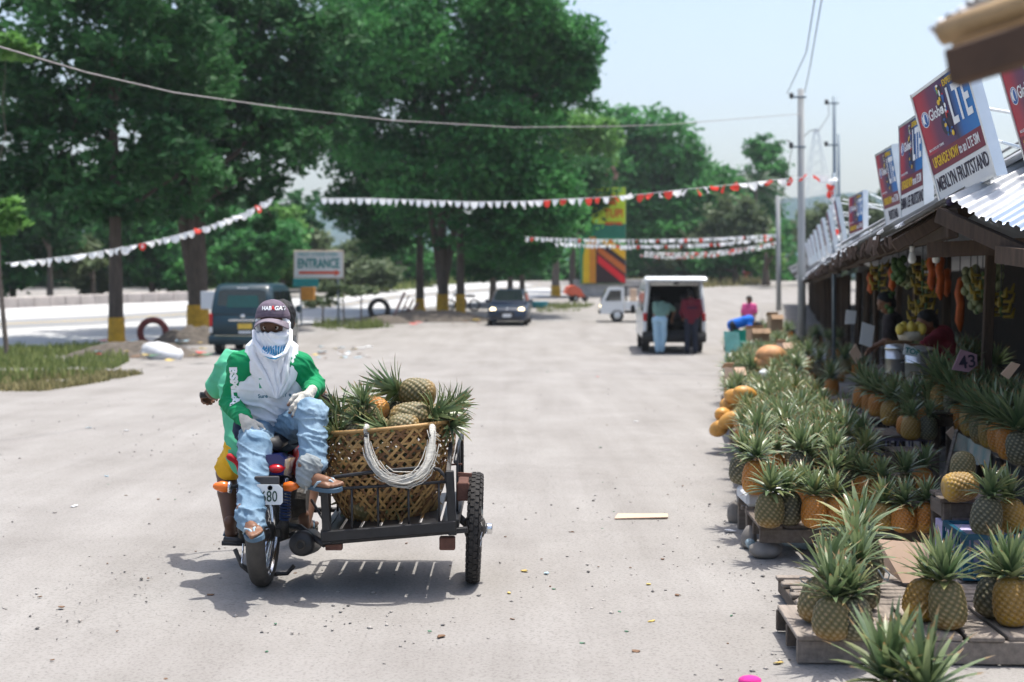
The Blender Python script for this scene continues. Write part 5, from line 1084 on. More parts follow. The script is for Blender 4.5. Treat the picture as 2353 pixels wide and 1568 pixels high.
def hang(label, x, y, Y, kind, L):
    p = at(x, y, Y + HGD); t = thing('hanging_' + {'b': 'bananas', 'o': 'net_bag', 'w': 'fruit_bunch', 'g': 'green_fruit'}[kind], label, {'b': 'bananas', 'o': 'net bag', 'w': 'fruit bunch', 'g': 'green fruit'}[kind], p, 0, 'goods hanging under the stall roofs')
    part('cord', MB().tube([(0, 0, L * .4), (0, 0, L * .5 + .3)], .006, 5), M_wire, t, wc=False); r = random.Random(int(x))
    if kind == 'o': part('bag', MB().tube([(0, 0, L * .5), (.01, 0, L * .45), (-.01, 0, L * .2), (.01, 0, 0), (0, 0, -L * .3), (.01, 0, -L * .5)], [.01, .035, .045, .04, .045, .01], 9), M_org, t, True, wc=False)
    else:
        part('stem', MB().tube([(0, 0, L * .5), (0, 0, -L * .45)], .015, 6), M_grn, t, wc=False); m = {'b': M_ban, 'w': M_wfr, 'g': M_grn}[kind]
        for k in range(14 if kind == 'b' else 12):
            a = k * 2.4; z = L * (.45 - .9 * k / 13); rr = .05
            if kind == 'b': part('banana', MB().tube([(rr * .4 * math.cos(a), rr * .4 * math.sin(a), z), (.10 * math.cos(a), .10 * math.sin(a), z + .0), (.12 * math.cos(a), .12 * math.sin(a), z + .08)], [.014, .022, .008], 7), m, t, True, wc=False)
            else: part('fruit', MB().ell((rr * math.cos(a), rr * math.sin(a), z), (.042, .042, .05), 10, 7), m, t, True, wc=False)
HGD = 2.7
hg = [(2120, 640, 12.5, 'b', .4), (2128, 690, 12.7, 'b', .4), (2205, 700, 11.6, 'o', .55), (2160, 640, 12.0, 'o', .45), (2175, 650, 12.3, 'o', .3), (2140, 625, 12.2, 'o', .4), (2258, 660, 11.0, 'b', .3), (2245, 690, 11.2, 'w', .3), (2230, 655, 11.4, 'w', .35), (2085, 640, 13.2, 'w', .25), (2050, 640, 13.8, 'o', .3), (2300, 700, 10.4, 'b', .25), (2020, 640, 15, 'b', .35), (2000, 650, 16, 'o', .3), (2110, 720, 12.8, 'b', .3), (2285, 640, 10.6, 'w', .25), (2040, 700, 14.5, 'g', .3), (2065, 625, 13.0, 'g', .3)]
for k, h in enumerate(hg): hang({'b': 'yellow banana bunch', 'o': 'orange net bag', 'w': 'pale fruit cluster', 'g': 'green papaya cluster'}[h[3]] + ' hanging in the dark stall, ' + ['above the vendor in red', 'lower one above the vendor in red', 'longest one, right of the vendor in red', 'right of the light bulbs', 'second right of the light bulbs', 'below the right bulb', 'near the top right', 'low on the right', 'middle right', 'below the left bulb', 'above the dark shirted vendor', 'far right', 'left of the dark shirted vendor', 'far left near the steel post', 'behind the yellow cut fruit', 'uppermost on the right', 'behind the dark shirted vendor', 'left of the left bulb'][k], *h)
# heaps of fruit on shelves deep in the stalls
M_shelf = M_dark; r6 = random.Random(4)
for k, (s, lb) in enumerate([(-2.4, 'shelf of fruit deep in the right edge stall'), (0.6, 'shelf of fruit behind the vendor in red'), (3.8, 'shelf of fruit behind the dark shirted vendor')]):
    t = thing('fruit_shelf', lb, 'shelf', SP(2.2, s), SA)
    for j, (x, z) in enumerate(((0, .75), (.4, 1.15), (.8, 1.5))): part('shelf_board', MB().box((x, 1.2, z), (.4, 2.4, .03)), M_shelf, t, wc=False)
    for y in (.05, 2.35): part('side_frame', MB().bar((-.2, y, .3), (1.0, y, 1.6), .05, .08).bar((-.15, y, 0), (-.15, y, .75), .06).bar((.9, y, 0), (.9, y, 1.5), .06), M_shelf, t, wc=False)
    for j, (x, z) in enumerate(((0, .75), (.4, 1.15), (.8, 1.5))):
        mb = [MB(), MB(), MB()]
        for q in range(26): c = r6.randrange(3); mb[c].ell((x + r6.uniform(-.14, .14), .12 + 2.2 * q / 26, z + .07 + r6.uniform(0, .06)), (.06, .07, .06), 9, 6)
        for c in range(3):
            o = part(['bananas', 'green_melons', 'oranges'][c], mb[c], [M_ban, M_grn, M_org][c], t, True, wc=False); o['kind'] = 'stuff'
# ---------------------------------------------------------------- organic surfaces: smooth unions of rounded bones meshed with surface nets
def sdf_mesh(name, prims, vox, m, k=0.02, fold=None, parent=None, smooth_it=1, clip=None):
    """prims: ('c', p0, p1, r0, r1) tapered bone | ('e', c, (rx,ry,rz), rotation or None) ellipsoid; negative radius sign never used"""
    lo = np.array([1e9] * 3); hi = -lo
    for p in prims:
        if p[0] == 'c':
            for q, r in ((p[1], p[3]), (p[2], p[4])): lo = np.minimum(lo, np.array(q) - r); hi = np.maximum(hi, np.array(q) + r)
        else: r = max(p[2]); lo = np.minimum(lo, np.array(p[1]) - r); hi = np.maximum(hi, np.array(p[1]) + r)
    lo -= vox * 3 + k * .5; hi += vox * 3 + k * .5; n = np.ceil((hi - lo) / vox).astype(int) + 1
    ax = [(lo[i] + vox * np.arange(n[i])).astype(np.float32) for i in range(3)]; D = np.full(n, 9.0, np.float32)
    for p in prims:
        if p[0] == 'c': a, b = np.array(p[1]), np.array(p[2]); rr = max(p[3], p[4]); l2, h2 = np.minimum(a, b) - rr - k - vox * 3, np.maximum(a, b) + rr + k + vox * 3
        else: rr = max(p[2]); l2, h2 = np.array(p[1]) - rr - k - vox * 3, np.array(p[1]) + rr + k + vox * 3
        s = tuple(slice(max(0, int((l2[i] - lo[i]) / vox)), min(n[i], int((h2[i] - lo[i]) / vox) + 2)) for i in range(3))
        X, Y, Z = np.meshgrid(ax[0][s[0]], ax[1][s[1]], ax[2][s[2]], indexing='ij')
        if p[0] == 'c':
            d = b - a; L2 = max(1e-9, float(d @ d)); t = np.clip(((X - a[0]) * d[0] + (Y - a[1]) * d[1] + (Z - a[2]) * d[2]) / L2, 0, 1)
            dd = np.sqrt((X - a[0] - t * d[0]) ** 2 + (Y - a[1] - t * d[1]) ** 2 + (Z - a[2] - t * d[2]) ** 2) - (p[3] + (p[4] - p[3]) * t)
        else:
            c, r = p[1], p[2]; P = np.stack([X - c[0], Y - c[1], Z - c[2]], -1)
            if len(p) > 3 and p[3] is not None: P = P @ np.array(p[3])
            q = np.sqrt(((P / np.array(r)) ** 2).sum(-1)); q2 = np.sqrt(((P / np.array(r) ** 2) ** 2).sum(-1)); dd = q * (q - 1) / np.maximum(q2, 1e-6)
        cur = D[s]; h = np.clip(.5 + .5 * (cur - dd) / k, 0, 1); D[s] = cur * (1 - h) + dd * h - k * h * (1 - h)
    if clip is not None:
        X, Y, Z = np.meshgrid(*ax, indexing='ij')
        for c, nn in clip: D = np.maximum(D, (X - c[0]) * nn[0] + (Y - c[1]) * nn[1] + (Z - c[2]) * nn[2])
    S = D < 0; cnt = np.zeros(n - 1, np.int8)
    C8 = [(i, j, l) for i in (0, 1) for j in (0, 1) for l in (0, 1)]
    sub = lambda A, o: A[o[0]:A.shape[0] - 1 + o[0], o[1]:A.shape[1] - 1 + o[1], o[2]:A.shape[2] - 1 + o[2]]
    for o in C8: cnt += sub(S, o)
    act = (cnt > 0) & (cnt < 8); idx = np.full(n - 1, -1, np.int64); ii = np.argwhere(act); idx[act] = np.arange(len(ii))
    acc = np.zeros((len(ii), 3)); w_ = np.zeros(len(ii))
    for o1 in C8:
        for a_ in range(3):
            if o1[a_]: continue
            o2 = list(o1); o2[a_] = 1; d1 = D[tuple((ii + o1).T)]; d2 = D[tuple((ii + o2).T)]; cr = (d1 < 0) != (d2 < 0)
            t = np.where(cr, d1 / np.where(cr, d1 - d2, 1), 0); pt = np.array(o1, float)[None] + np.zeros((len(ii), 3)); pt[:, a_] += t
            acc += pt * cr[:, None]; w_ += cr
    v = (ii + acc / w_[:, None]) * vox + lo; F = []
    for a_ in range(3):
        b_, c_ = (a_ + 1) % 3, (a_ + 2) % 3; s1 = [slice(None)] * 3; s2 = [slice(None)] * 3; s1[a_] = slice(0, -1); s2[a_] = slice(1, None)
        A, B = S[tuple(s1)], S[tuple(s2)]; e = np.argwhere(A != B); e = e[(e[:, b_] > 0) & (e[:, c_] > 0) & (e[:, b_] < n[b_] - 1) & (e[:, c_] < n[c_] - 1)]
        inside = A[tuple(e.T)]; q = []
        for db, dc in ((-1, -1), (0, -1), (0, 0), (-1, 0)): g = e.copy(); g[:, b_] += db; g[:, c_] += dc; q.append(idx[tuple(g.T)])
        q = np.stack(q, -1); q[~inside] = q[~inside][:, ::-1]; F.append(q)
    F = np.concatenate(F); F = F[(F >= 0).all(1)]
    for _ in range(smooth_it):
        nb = np.zeros_like(v); ct = np.zeros(len(v))
        for i in range(4): np.add.at(nb, F[:, i], v[F[:, (i + 1) % 4]]); np.add.at(ct, F[:, i], 1); np.add.at(nb, F[:, (i + 1) % 4], v[F[:, i]]); np.add.at(ct, F[:, (i + 1) % 4], 1)
        v = v * .4 + .6 * nb / np.maximum(ct, 1)[:, None]
    if fold:
        fn = np.cross(v[F[:, 2]] - v[F[:, 0]], v[F[:, 3]] - v[F[:, 1]]); nn = np.zeros_like(v)
        for i in range(4): np.add.at(nn, F[:, i], fn)
        nn /= np.maximum(np.linalg.norm(nn, axis=1), 1e-9)[:, None]; v = v + nn * np.array([fold(V(p)) for p in v])[:, None]
    me = mesh_np(name, v, F, m, True); return me
def folds(axis, freq, amp, seed=0, fine=.4):
    ax_ = V(axis).normalized()
    u_ = ax_.orthogonal().normalized(); w_ = ax_.cross(u_); f0 = freq / 4.2
    def f(p):
        q = V((p.dot(ax_) * f0 + p.dot(u_) * f0 * .35, p.dot(u_) * f0 * .28, p.dot(w_) * f0 * .28 + seed))
        a = max(0, 1 - abs(fbm(q, 1.0, 2)) * 2.3) ** 2.2
        return amp * (1.5 * a - .5 + fine * fbm(p * 14 + V((seed, 0, 0)), 1, 2))
    return f
def rotm(a, b):      # 3x3 whose columns are a frame with z along a->b
    z = (V(b) - V(a)).normalized(); x = z.cross(V((0, 1, 0)));
    if x.length < .05: x = z.cross(V((1, 0, 0)))
    x.normalize(); y = z.cross(x); return Matrix((x, y, z)).transposed()
M_skin = mat('brown_skin', (.20, .095, .052), .5, var=.12, scale=14); M_skind = mat('dark_brown_skin', (.115, .055, .032), .5, var=.15, scale=14)
M_hair = mat('black_hair', (.008, .007, .007), .55, var=.3, scale=60, bump=.5, bscale=120, stretch=(4, 4, .6)); M_eye = mat('eye_white', (.55, .52, .48), .3); M_iris = mat('dark_iris', (.01, .007, .005), .2)
M_glove = mat('dusty_white_knit', (.60, .57, .50), .9, var=.2, scale=14, bump=.6, bscale=220)
def hand(name, wr, fwd, out, m, side=1, curl=(.5, .8, .6), size=1.0, thumb=.6, bare_tips=None, vox=.0035, parent=None):
    """hand from the wrist; fwd = towards the fingers, out = back of the hand; side: which way the thumb lies across"""
    f = V(fwd).normalized(); o = V(out); o = (o - f * o.dot(f)).normalized(); s = f.cross(o) * side; W = V(wr); pr = []; tips = []
    L = .088 * size
    pr.append(('c', W - f * .03 * size, W + f * .02 * size, .028 * size, .030 * size))
    for q in (-.028, -.01, .01, .028): pr.append(('c', W + f * .02 * size + s * q * .7 * size, W + f * L + s * q * size * 1.05, .017 * size, .0135 * size))
    ln = (.070, .082, .078, .060)
    for i, q in enumerate((.030, .010, -.010, -.029)):
        p = W + f * L + s * q * size * 1.05; d = f + s * q * 3.5; a = 0
        for j, (seg, rr) in enumerate(((.46, .0115), (.32, .0105), (.26, .0088))):
            a += curl[j] + .06 * i * (j == 0); dr = (d.normalized() * math.cos(a) - o * math.sin(a)).normalized(); e = p + dr * ln[i] * seg * size
            pr.append(('c', p, e, rr * size, rr * size * .93))
            if j == 2: tips.append((p, e, rr * size * .95))
            p = e
    p = W + f * .025 * size + s * .030 * size - o * .006; d = (f * .75 + s * thumb - o * .35).normalized(); e = p + d * .042 * size; pr.append(('c', p, e, .0165 * size, .0125 * size))
    d2 = (f * .95 + s * .1 * thumb - o * .45).normalized(); e2 = e + d2 * .03 * size; pr.append(('c', e, e2, .0125 * size, .0105 * size)); e3 = e2 + (d2 - o * .2).normalized() * .022 * size; pr.append(('c', e2, e3, .0105 * size, .0085 * size))
    o_ = part(name, sdf_mesh(name, pr, vox, m, k=.006, fold=(lambda p: .0012 * fbm(p * 90, 1, 2)) if 'glove' in name else None), None, parent)
    if bare_tips is not None:
        for i in bare_tips:
            a, b_, r = tips[i] if i < 4 else (e2, e3, .0088 * size)
            part('fingertip', sdf_mesh('fingertip', [('c', a.lerp(b_, .3), b_ + (b_ - a) * .12, r * 1.08, r * 1.0)], .003, M_skin, k=.002), None, parent)
    return o_
def foot(parent, heel, toe, m, up=(0, 0, 1), side=1, size=1.0, vox=.004):
    h, t = V(heel), V(toe); f = (t - h).normalized(); u = V(up); u = (u - f * u.dot(f)).normalized(); s = f.cross(u) * side; L = (t - h).length
    pr = [('e', h + f * .03 + u * .03, (.032, .04, .032), None), ('c', h + f * .03 + u * .035, h + f * L * .62 + u * .026, .034, .028), ('c', h + f * L * .35 + s * .012 + u * .02, h + f * L * .72 + s * .022 + u * .018, .026, .021), ('c', h + f * L * .35 - s * .012 + u * .016, h + f * L * .68 - s * .026 + u * .014, .024, .017), ('c', h + f * .035 + u * .04, h - f * .0 + u * .10, .03, .036)]
    for i, (q, l, r) in enumerate(((.032, .98, .0135), (.012, .97, .0105), (-.004, .93, .0100), (-.019, .88, .0095), (-.032, .80, .0090))):
        pr.append(('c', h + f * L * .66 + s * q * .9 + u * .016, h + f * L * l + s * q + u * .011, r * 1.1, r))
    return sdf_mesh('foot', pr, vox, m, k=.008)
def slipper(parent, heel, toe, m, ms, up=(0, 0, 1), side=1, name='flip_flop'):
    h, t = V(heel), V(toe); f = (t - h).normalized(); u = V(up); u = (u - f * u.dot(f)).normalized(); s = f.cross(u) * side; L = (t - h).length + .03; h = h - f * .02; n = 26; out = []
    for i in range(n):
        a = 2 * math.pi * i / n; x = .5 - .5 * math.cos(a); wd = .040 + .012 * max(0, math.sin(x * 2.4 - .6)); out.append(h + f * L * x + s * (wd * math.copysign(abs(math.sin(a)) ** .7, math.sin(a)) + .004))
    o = part(name, MB().prism(out, -u * .022, u * 0), m, parent)
    a = h + f * L * .86 + s * .014 + u * .004
    for q in (-1, 1): part('strap', MB().tube([a, a + u * .03 - f * .03 + s * q * .012, h + f * L * .52 + s * q * .036 + u * .028, h + f * L * .42 + s * q * .045], [.005, .007, .008, .006], 7), ms, o, True)
    return o
# ---------------------------------------------------------------- motor tricycle with a cargo sidecar
M_rub = mat('black_tyre_rubber', (.028, .026, .025), .85, var=.3, scale=8, bump=.3, bscale=60); M_rubd = mat('dusty_tyre_rubber', (.085, .076, .066), .9, var=.3, scale=9, bump=.3, bscale=50)
M_blkp = mat('black_frame_paint', (.018, .018, .020), .42, var=.3, scale=20); M_eng = mat('greasy_engine_metal', (.06, .055, .05), .6, .4, var=.4, scale=25, bump=.4)
M_chr = mat('chrome', (.70, .71, .72), .15, .95, var=.03); M_bpl = mat('dark_blue_plastic', (.005, .012, .11), .25, coat=.6); M_amb = mat('amber_lens', (.80, .17, .01), .25, var=.1, coat=.5); M_redl = mat('red_lens', (.45, .008, .012), .2, coat=.5)
M_blus = mat('blue_spring_paint', (.01, .035, .13), .4); M_fend = mat('dusty_black_plastic', (.05, .05, .055), .7, var=.3, scale=8); M_rustb = mat('rusty_box_steel', (.12, .055, .04), .85, var=.4, scale=10, bump=.4)
Yb_ = 7.86; bx = at(607, 1357, Yb_).x; WR = .305
trike = thing('cargo_tricycle', 'motorbike with a black steel cargo sidecar seen from behind', 'tricycle', (bx, Yb_, 0))
def wheel(c, r, wd, lean=0.0, tread=True, m=M_rub, axis=V((1, 0, 0)), spokes=True, label=None, parent=None):
    """motorbike wheel, axle along x"""
    c = V(c); L = Matrix.Rotation(lean, 3, 'Y'); n = 56; prof = []
    for i in range(15):
        a = math.pi * (i / 14); prof.append((r - wd * .52 + wd * .52 * math.sin(a) ** .8, -wd / 2 * math.cos(a)))
    prof = [(r - wd * .62, -wd * .36)] + prof + [(r - wd * .62, wd * .36)]
    Rm = L @ Matrix.Rotation(math.pi / 2, 3, 'Y'); t = part('tyre', MB().lathe(prof, n, c, Rm, False), m, parent, True)
    if tread:
        mb = MB()
        for i in range(44):
            a = 2 * math.pi * i / 44
            for s in (-1, 1):
                for q, rr, ww in ((.16, r - .001, .26), (.40, r - wd * .11, .2)):
                    a2 = a + (.5 if q > .3 else 0) * 2 * math.pi / 44 + s * .03; nrm = V((s * (.1 if q < .3 else .75), math.cos(a2), math.sin(a2))).normalized(); rad = V((0, math.cos(a2), math.sin(a2)))
                    x = V((1, 0, 0)) * (s * wd * q) + rad * rr; tn = V((0, -math.sin(a2), math.cos(a2))); bn = nrm.cross(tn)
                    mb.box(c + L @ x, (wd * ww, r * .105, .009), L @ Matrix((bn, tn, nrm)).transposed())
        o = part('tread', mb, m, t); o['kind'] = 'stuff'
    part('rim', MB().lathe([(r - wd * .62, -wd * .38), (r - wd * .72, -wd * .2), (r - wd * .72, wd * .2), (r - wd * .62, wd * .38)], n, c, Rm, False), M_chr, parent, True)
    part('hub', MB().lathe([(.03, -.06), (.055, -.05), (.055, .05), (.03, .06)], 18, c, Rm), M_eng, parent, True)
    if spokes:
        mb = MB()
        for i in range(32):
            a = 2 * math.pi * i / 32; s = (-1, 1)[i % 2]; b_ = a + .35 * (1 if i % 4 < 2 else -1)
            mb.tube([c + L @ V((s * .045, .05 * math.cos(b_), .05 * math.sin(b_))), c + L @ V((s * .01, (r - wd * .7) * math.cos(a), (r - wd * .7) * math.sin(a)))], .0022, 4)
        o = part('spokes', mb, M_chr, parent); o['kind'] = 'stuff'
wheel((bx, Yb_, WR), WR, .105, 0.02, False, M_rubd, parent=trike)
wheel((bx - .0, Yb_ + 1.28, .30), .29, .08, 0, False, M_rubd, parent=trike)
def P(x, y, Y): return at(x, y, Y)
# rear fender, plate, lights
fl = []
for i in range(11):
    a = R(20 + 100 * i / 10); fl.append((Yb_ - .36 * math.cos(a) * 1.0, WR + .36 * math.sin(a)))
mb = MB()
def fen(u, v):
    i = u * 10; k = min(9, int(i)); y = fl[k][0] + (fl[k + 1][0] - fl[k][0]) * (i - k); z = fl[k][1] + (fl[k + 1][1] - fl[k][1]) * (i - k); q = (v - .5) * 2
    return V((bx + q * .075, y, z - .03 * abs(q) ** 3))
part('rear_fender', MB().grid(fen, 20, 8), M_fend, trike, True)
part('mud_flap', MB().grid(lambda u, v: V((bx + (u - .5) * .13 + .01, Yb_ - .33 - .03 * v, .66 - .24 * v)), 3, 6), M_fend, trike, True)
pl = P(612, 1137, 7.46); pw, phh = .172, .108
part('plate', MB().prism([pl + V((x, 0, z)) for x, z in [(-pw / 2, -phh / 2 + .012), (-pw / 2 + .012, -phh / 2), (pw / 2 - .012, -phh / 2), (pw / 2, -phh / 2 + .012), (pw / 2, phh / 2 - .022), (pw / 2 - .022, phh / 2), (-pw / 2 + .022, phh / 2), (-pw / 2, phh / 2 - .022)]], (0, 0, 0), (0, .004, 0)), M_panelw, trike)
plm = Matrix.Translation(pl - trike.location + V((0, -.002, -.012))) @ Matrix.Rotation(math.pi / 2, 4, 'X')
text('5680', .082, mat('dark_green_letters', (.02, .06, .045), .5), trike, plm, sx=.72, bold=.0006)
part('plate_seal', MB().lathe([(.001, 0), (.013, 0)], 14, pl + V((.02, -.003, .036)), Matrix.Rotation(math.pi / 2, 3, 'X')), M_inkb, trike)
part('plate_bracket', MB().box(pl + V((0, .02, .065)), (.13, .02, .06), ch=.004), M_fend, trike)
part('rear_reflector', MB().box(P(599, 1190, 7.47), (.024, .01, .026)), M_redl, trike)
def lamp(tip, base, r0, m, stem, label):
    a, b_ = V(tip), V(base); d = (b_ - a); part('turn_signal', MB().tube([a, a + d * .12, a + d * .55, a + d * .95, b_], [r0 * .25, r0 * .6, r0 * 1.05, r0 * .9, r0 * .7], 12), m, trike, True, label=label); part('signal_stem', MB().tube([b_, V(stem)], .010, 8), M_blk, trike, True)
lamp(P(489, 1117, 7.60), P(527, 1120, 7.62), .030, M_amb, P(556, 1116, 7.66), 'orange turn signal on the left of the plate'); lamp(P(687, 1117, 7.58), P(653, 1119, 7.6), .027, M_amb, P(634, 1116, 7.62), 'orange turn signal on the right of the plate')
part('signal_reflector', MB().lathe([(.031, -.008), (.034, 0), (.031, .008)], 14, P(528, 1120, 7.62), Matrix.Rotation(math.pi / 2, 3, 'Y')), M_chr, trike, True)
part('tail_light', MB().ell(P(636, 1076, 7.62), (.048, .05, .028), 16, 10), M_redl, trike, True)
part('tail_cowl', MB().loft([[P(x, y, Y_) for x, y in q] for q, Y_ in (([(590, 1060), (600, 1046), (640, 1044), (655, 1056), (652, 1092), (596, 1092)], 7.6), ([(575, 1055), (590, 1040), (650, 1038), (668, 1052), (660, 1094), (584, 1094)], 7.85), ([(560, 1052), (580, 1042), (660, 1042), (684, 1052), (670, 1100), (570, 1100)], 8.3))]), M_bpl, trike)
part('seat', MB().loft([[V((bx + sx, y, z)) for sx, z in ((-.11, .775), (-.12, .80), (-.08, .835), (.08, .835), (.12, .80), (.11, .775))] for y in (7.72, 7.9, 8.3, 8.6)]), mat('black_seat_vinyl', (.02, .02, .022), .55, var=.2), trike, True)
part('fuel_tank', MB().ell((bx, 8.78, .86), (.14, .23, .12), 16, 10), M_bpl, trike, True); part('side_cover', MB().ell((bx + .12, 8.35, .66), (.03, .2, .12), 14, 9), mat('red_side_cover', (.42, .008, .012), .3, coat=.5), trike, True); part('side_cover', MB().ell((bx - .12, 8.35, .66), (.03, .2, .12), 14, 9), M_bpl, trike, True)
# shocks, swing arm, engine, exhaust
for s, px_ in ((-1, 556), (1, 656)):
    a, b_ = P(px_, 1100, 7.75), P(px_ - 2 * s, 1235, 7.85); part('shock_absorber', MB().tube([a, b_], .014, 8), M_chr, trike, True); n = 120; d = b_ - a
    part('spring', MB().tube([a.lerp(b_, .08 + .62 * i / n) + V((.027 * math.cos(i * .628), .027 * math.sin(i * .628), 0)) for i in range(n)], .0065, 5), M_blus, trike, True); part('shock_body', MB().tube([a.lerp(b_, .66), b_], .023, 10), M_eng, trike, True); part('swing_arm', MB().bar(V((bx + s * .085, Yb_ - .04, WR)), V((bx + s * .07, Yb_ + .5, WR + .03)), .035, .05, ch=.006), M_eng, trike)
part('chain_guard', MB().bar(V((bx - .115, Yb_ - .1, WR + .05)), V((bx - .1, Yb_ + .45, WR + .06)), .03, .09, ch=.01), M_eng, trike)
ex = P(692, 1250, 7.62); part('muffler', MB().lathe([(.052, -.01), (.066, .0), (.07, .05), (.07, .36), (.045, .5), (.02, .58)], 22, ex, Matrix.Rotation(R(-8), 3, 'X') @ Matrix.Rotation(-math.pi / 2, 3, 'X')), M_blkp, trike, True)
part('muffler_tip', MB().lathe([(.022, -.03), (.027, -.03), (.027, .01), (.014, .01), (.014, -.02), (.022, -.02)], 16, ex, Matrix.Rotation(-math.pi / 2, 3, 'X'), False), M_eng, trike, True); part('muffler_cap', MB().lathe([(.001, -.008), (.05, -.006), (.058, .004)], 22, ex, Matrix.Rotation(-math.pi / 2, 3, 'X'), False), M_blkp, trike, True)
part('engine', MB().box((bx, 8.45, .42), (.28, .34, .24), ch=.05).lathe([(.1, -.17), (.12, -.12), (.12, .12), (.1, .17)], 18, (bx, 8.4, .40), Matrix.Rotation(math.pi / 2, 3, 'Y')), M_eng, trike)
part('cylinder', MB().loft([[V((bx + .08 * c_ * (1.25 if i % 2 else 1), 8.62 + .07 * s_ + .01 * i, .5 + .016 * i)) for c_, s_ in ((-1, -1), (1, -1), (1, 1), (-1, 1))] for i in range(12)]), M_eng, trike)
part('footpeg', MB().tube([P(563, 1243, 7.95), P(515, 1240, 7.97)], .016, 8), M_blk, trike, True); part('footpeg', MB().tube([P(640, 1240, 7.95), P(700, 1220, 7.95)], .016, 8), M_blk, trike, True); part('footpeg', MB().tube([P(566, 1250, 8.3), P(510, 1248, 8.3)], .015, 8), M_blk, trike, True)
part('centre_stand', MB().tube([P(540, 1262, 7.9), P(556, 1300, 7.88), P(578, 1318, 7.86)], .013, 7).tube([P(556, 1300, 7.88), P(600, 1322, 8.0), P(660, 1318, 7.9), P(676, 1300, 7.9)], .012, 7), M_eng, trike, True)
part('brake_drum', MB().lathe([(.075, -.02), (.08, .02), (.05, .03)], 18, (bx - .075, Yb_, WR), Matrix.Rotation(math.pi / 2, 3, 'Y')), M_eng, trike, True); part('brake_rod', MB().tube([P(556, 1295, 7.83), P(560, 1240, 8.1), P(560, 1235, 8.5)], .006, 6), M_chr, trike, True)
part('stand_spring', MB().tube([P(583, 1262 + i * 1.1, 7.84) + V((.009 * math.cos(i * 1.3), .009 * math.sin(i * 1.3), 0)) for i in range(48)], .003, 4), M_eng, trike)
part('frame_tube', MB().tube([(bx, 7.9, .74), (bx, 8.3, .70), (bx, 8.7, .78), (bx, 9.0, .92)], .02, 8), M_blkp, trike, True); part('frame_tube', MB().tube([(bx, 8.95, .86), (bx, 8.75, .45), (bx, 8.5, .28), (bx, 8.15, .30), (bx, 8.1, .6)], .018, 8), M_blkp, trike, True)
for s in (-1, 1): part('front_fork', MB().tube([(bx + s * .085, 8.98, .95), (bx + s * .085, Yb_ + 1.28, .30)], .02, 8), M_chr, trike, True)
part('front_fender', MB().grid(lambda u, v: V((bx + (v - .5) * .13, Yb_ + 1.28 - .33 * math.cos(R(40 + 110 * u)), .30 + .33 * math.sin(R(40 + 110 * u)))), 10, 4), M_bpl, trike, True)
part('headlight', MB().ell((bx, 9.15, .92), (.1, .1, .1), 16, 10), M_blkp, trike, True)
hb = [P(462, 908, 8.85), P(500, 908, 8.9), P(545, 925, 8.98), P(600, 940, 9.02), P(680, 940, 9.02), P(728, 915, 8.93), P(758, 912, 8.88)]; part('handlebar', MB().tube(hb, .012, 8), M_blk, trike, True)
part('grip', MB().tube([P(460, 908, 8.85), P(500, 908, 8.9)], .019, 10), M_blk, trike, True); part('grip', MB().tube([P(726, 908, 8.93), P(760, 912, 8.87)], .019, 10), M_blk, trike, True)
for s, q in ((0, [P(552, 905, 8.9), P(530, 903, 8.8), P(505, 915, 8.76)]), (1, [P(733, 905, 8.9), P(745, 912, 8.8), P(757, 918, 8.74)])): part('brake_lever', MB().tube(q, [.010, .008, .009], 7), M_chr if 0 else M_blk, trike, True)
part('switch_housing', MB().ell(P(552, 910, 8.9), (.022, .03, .045), 12, 8), M_blk, trike, True); part('switch_housing', MB().ell(P(732, 910, 8.93), (.022, .03, .035), 12, 8), M_blk, trike, True)
part('mirror_stalk', MB().tube([P(722, 915, 8.95), P(716, 895, 8.95), P(714, 882, 8.94)], .007, 7), M_blk, trike, True)
mq = [P(705, 862, 8.93), P(722, 860, 8.93), P(733, 864, 8.93), P(735, 870, 8.93), P(722, 882, 8.93), P(706, 888, 8.93)]; part('mirror', MB().prism(mq, (0, 0, 0), (0, .02, 0)), M_blk, trike); c_ = sum(mq, V()) / 6; part('mirror_glass', MB().add([c_ + (p - c_) * .88 + V((0, -.002, 0)) for p in mq], [tuple(range(6))]), mat('mirror_glass', (.5, .5, .53), .08, .9), trike)
# sidecar frame
SY = 7.56
def rail(n, pts, r, sq=False, m=M_blkp, Y_=SY): part(n, MB().tube([P(x, y, Y_) for x, y in pts], r, 9), m, trike, True)
rail('top_rail', [(737, 1140), (737, 1120), (748, 1104), (770, 1096), (870, 1083), (985, 1074), (1008, 1079), (1026, 1098), (1030, 1128)], .0105); rail('middle_rail', [(737, 1128), (800, 1122), (900, 1116), (1030, 1107)], .0085)
for x, yt, yb in ((808, 1122, 1240), (868, 1119, 1236), (938, 1114, 1230), (1008, 1108, 1222)): rail('rod', [(x, yt), (x + 2, yb)], .0065)
part('post', MB().bar(P(746, 1125, SY), P(752, 1250, SY), .045, .03, up=(0, 1, 0), ch=.004), M_blkp, trike); part('post', MB().bar(P(1033, 1082, SY), P(1040, 1230, SY), .045, .03, up=(0, 1, 0), ch=.004), M_blkp, trike)
part('rear_beam', MB().bar(P(738, 1233, SY + .002), P(1048, 1208, SY + .002), .05, .058, ch=.005), M_blkp, trike); part('lower_beam', MB().bar(P(742, 1246, SY + .04), P(1075, 1217, SY + .04), .04, .03, ch=.004), M_blkp, trike)
za = P(738, 1233, SY).z; zb2 = P(1048, 1208, SY).z; xa, xb = P(742, 1233, SY).x, P(1046, 1208, SY).x
for i in range(7):
    x = xa + .03 + (xb - xa - .06) * i / 6; part('floor_bar', MB().bar((x, SY + .03, za + .01 + (zb2 - za) * i / 6), (x, SY + 1.02, za + .02 + (zb2 - za) * i / 6), .088, .02), M_blkp, trike)
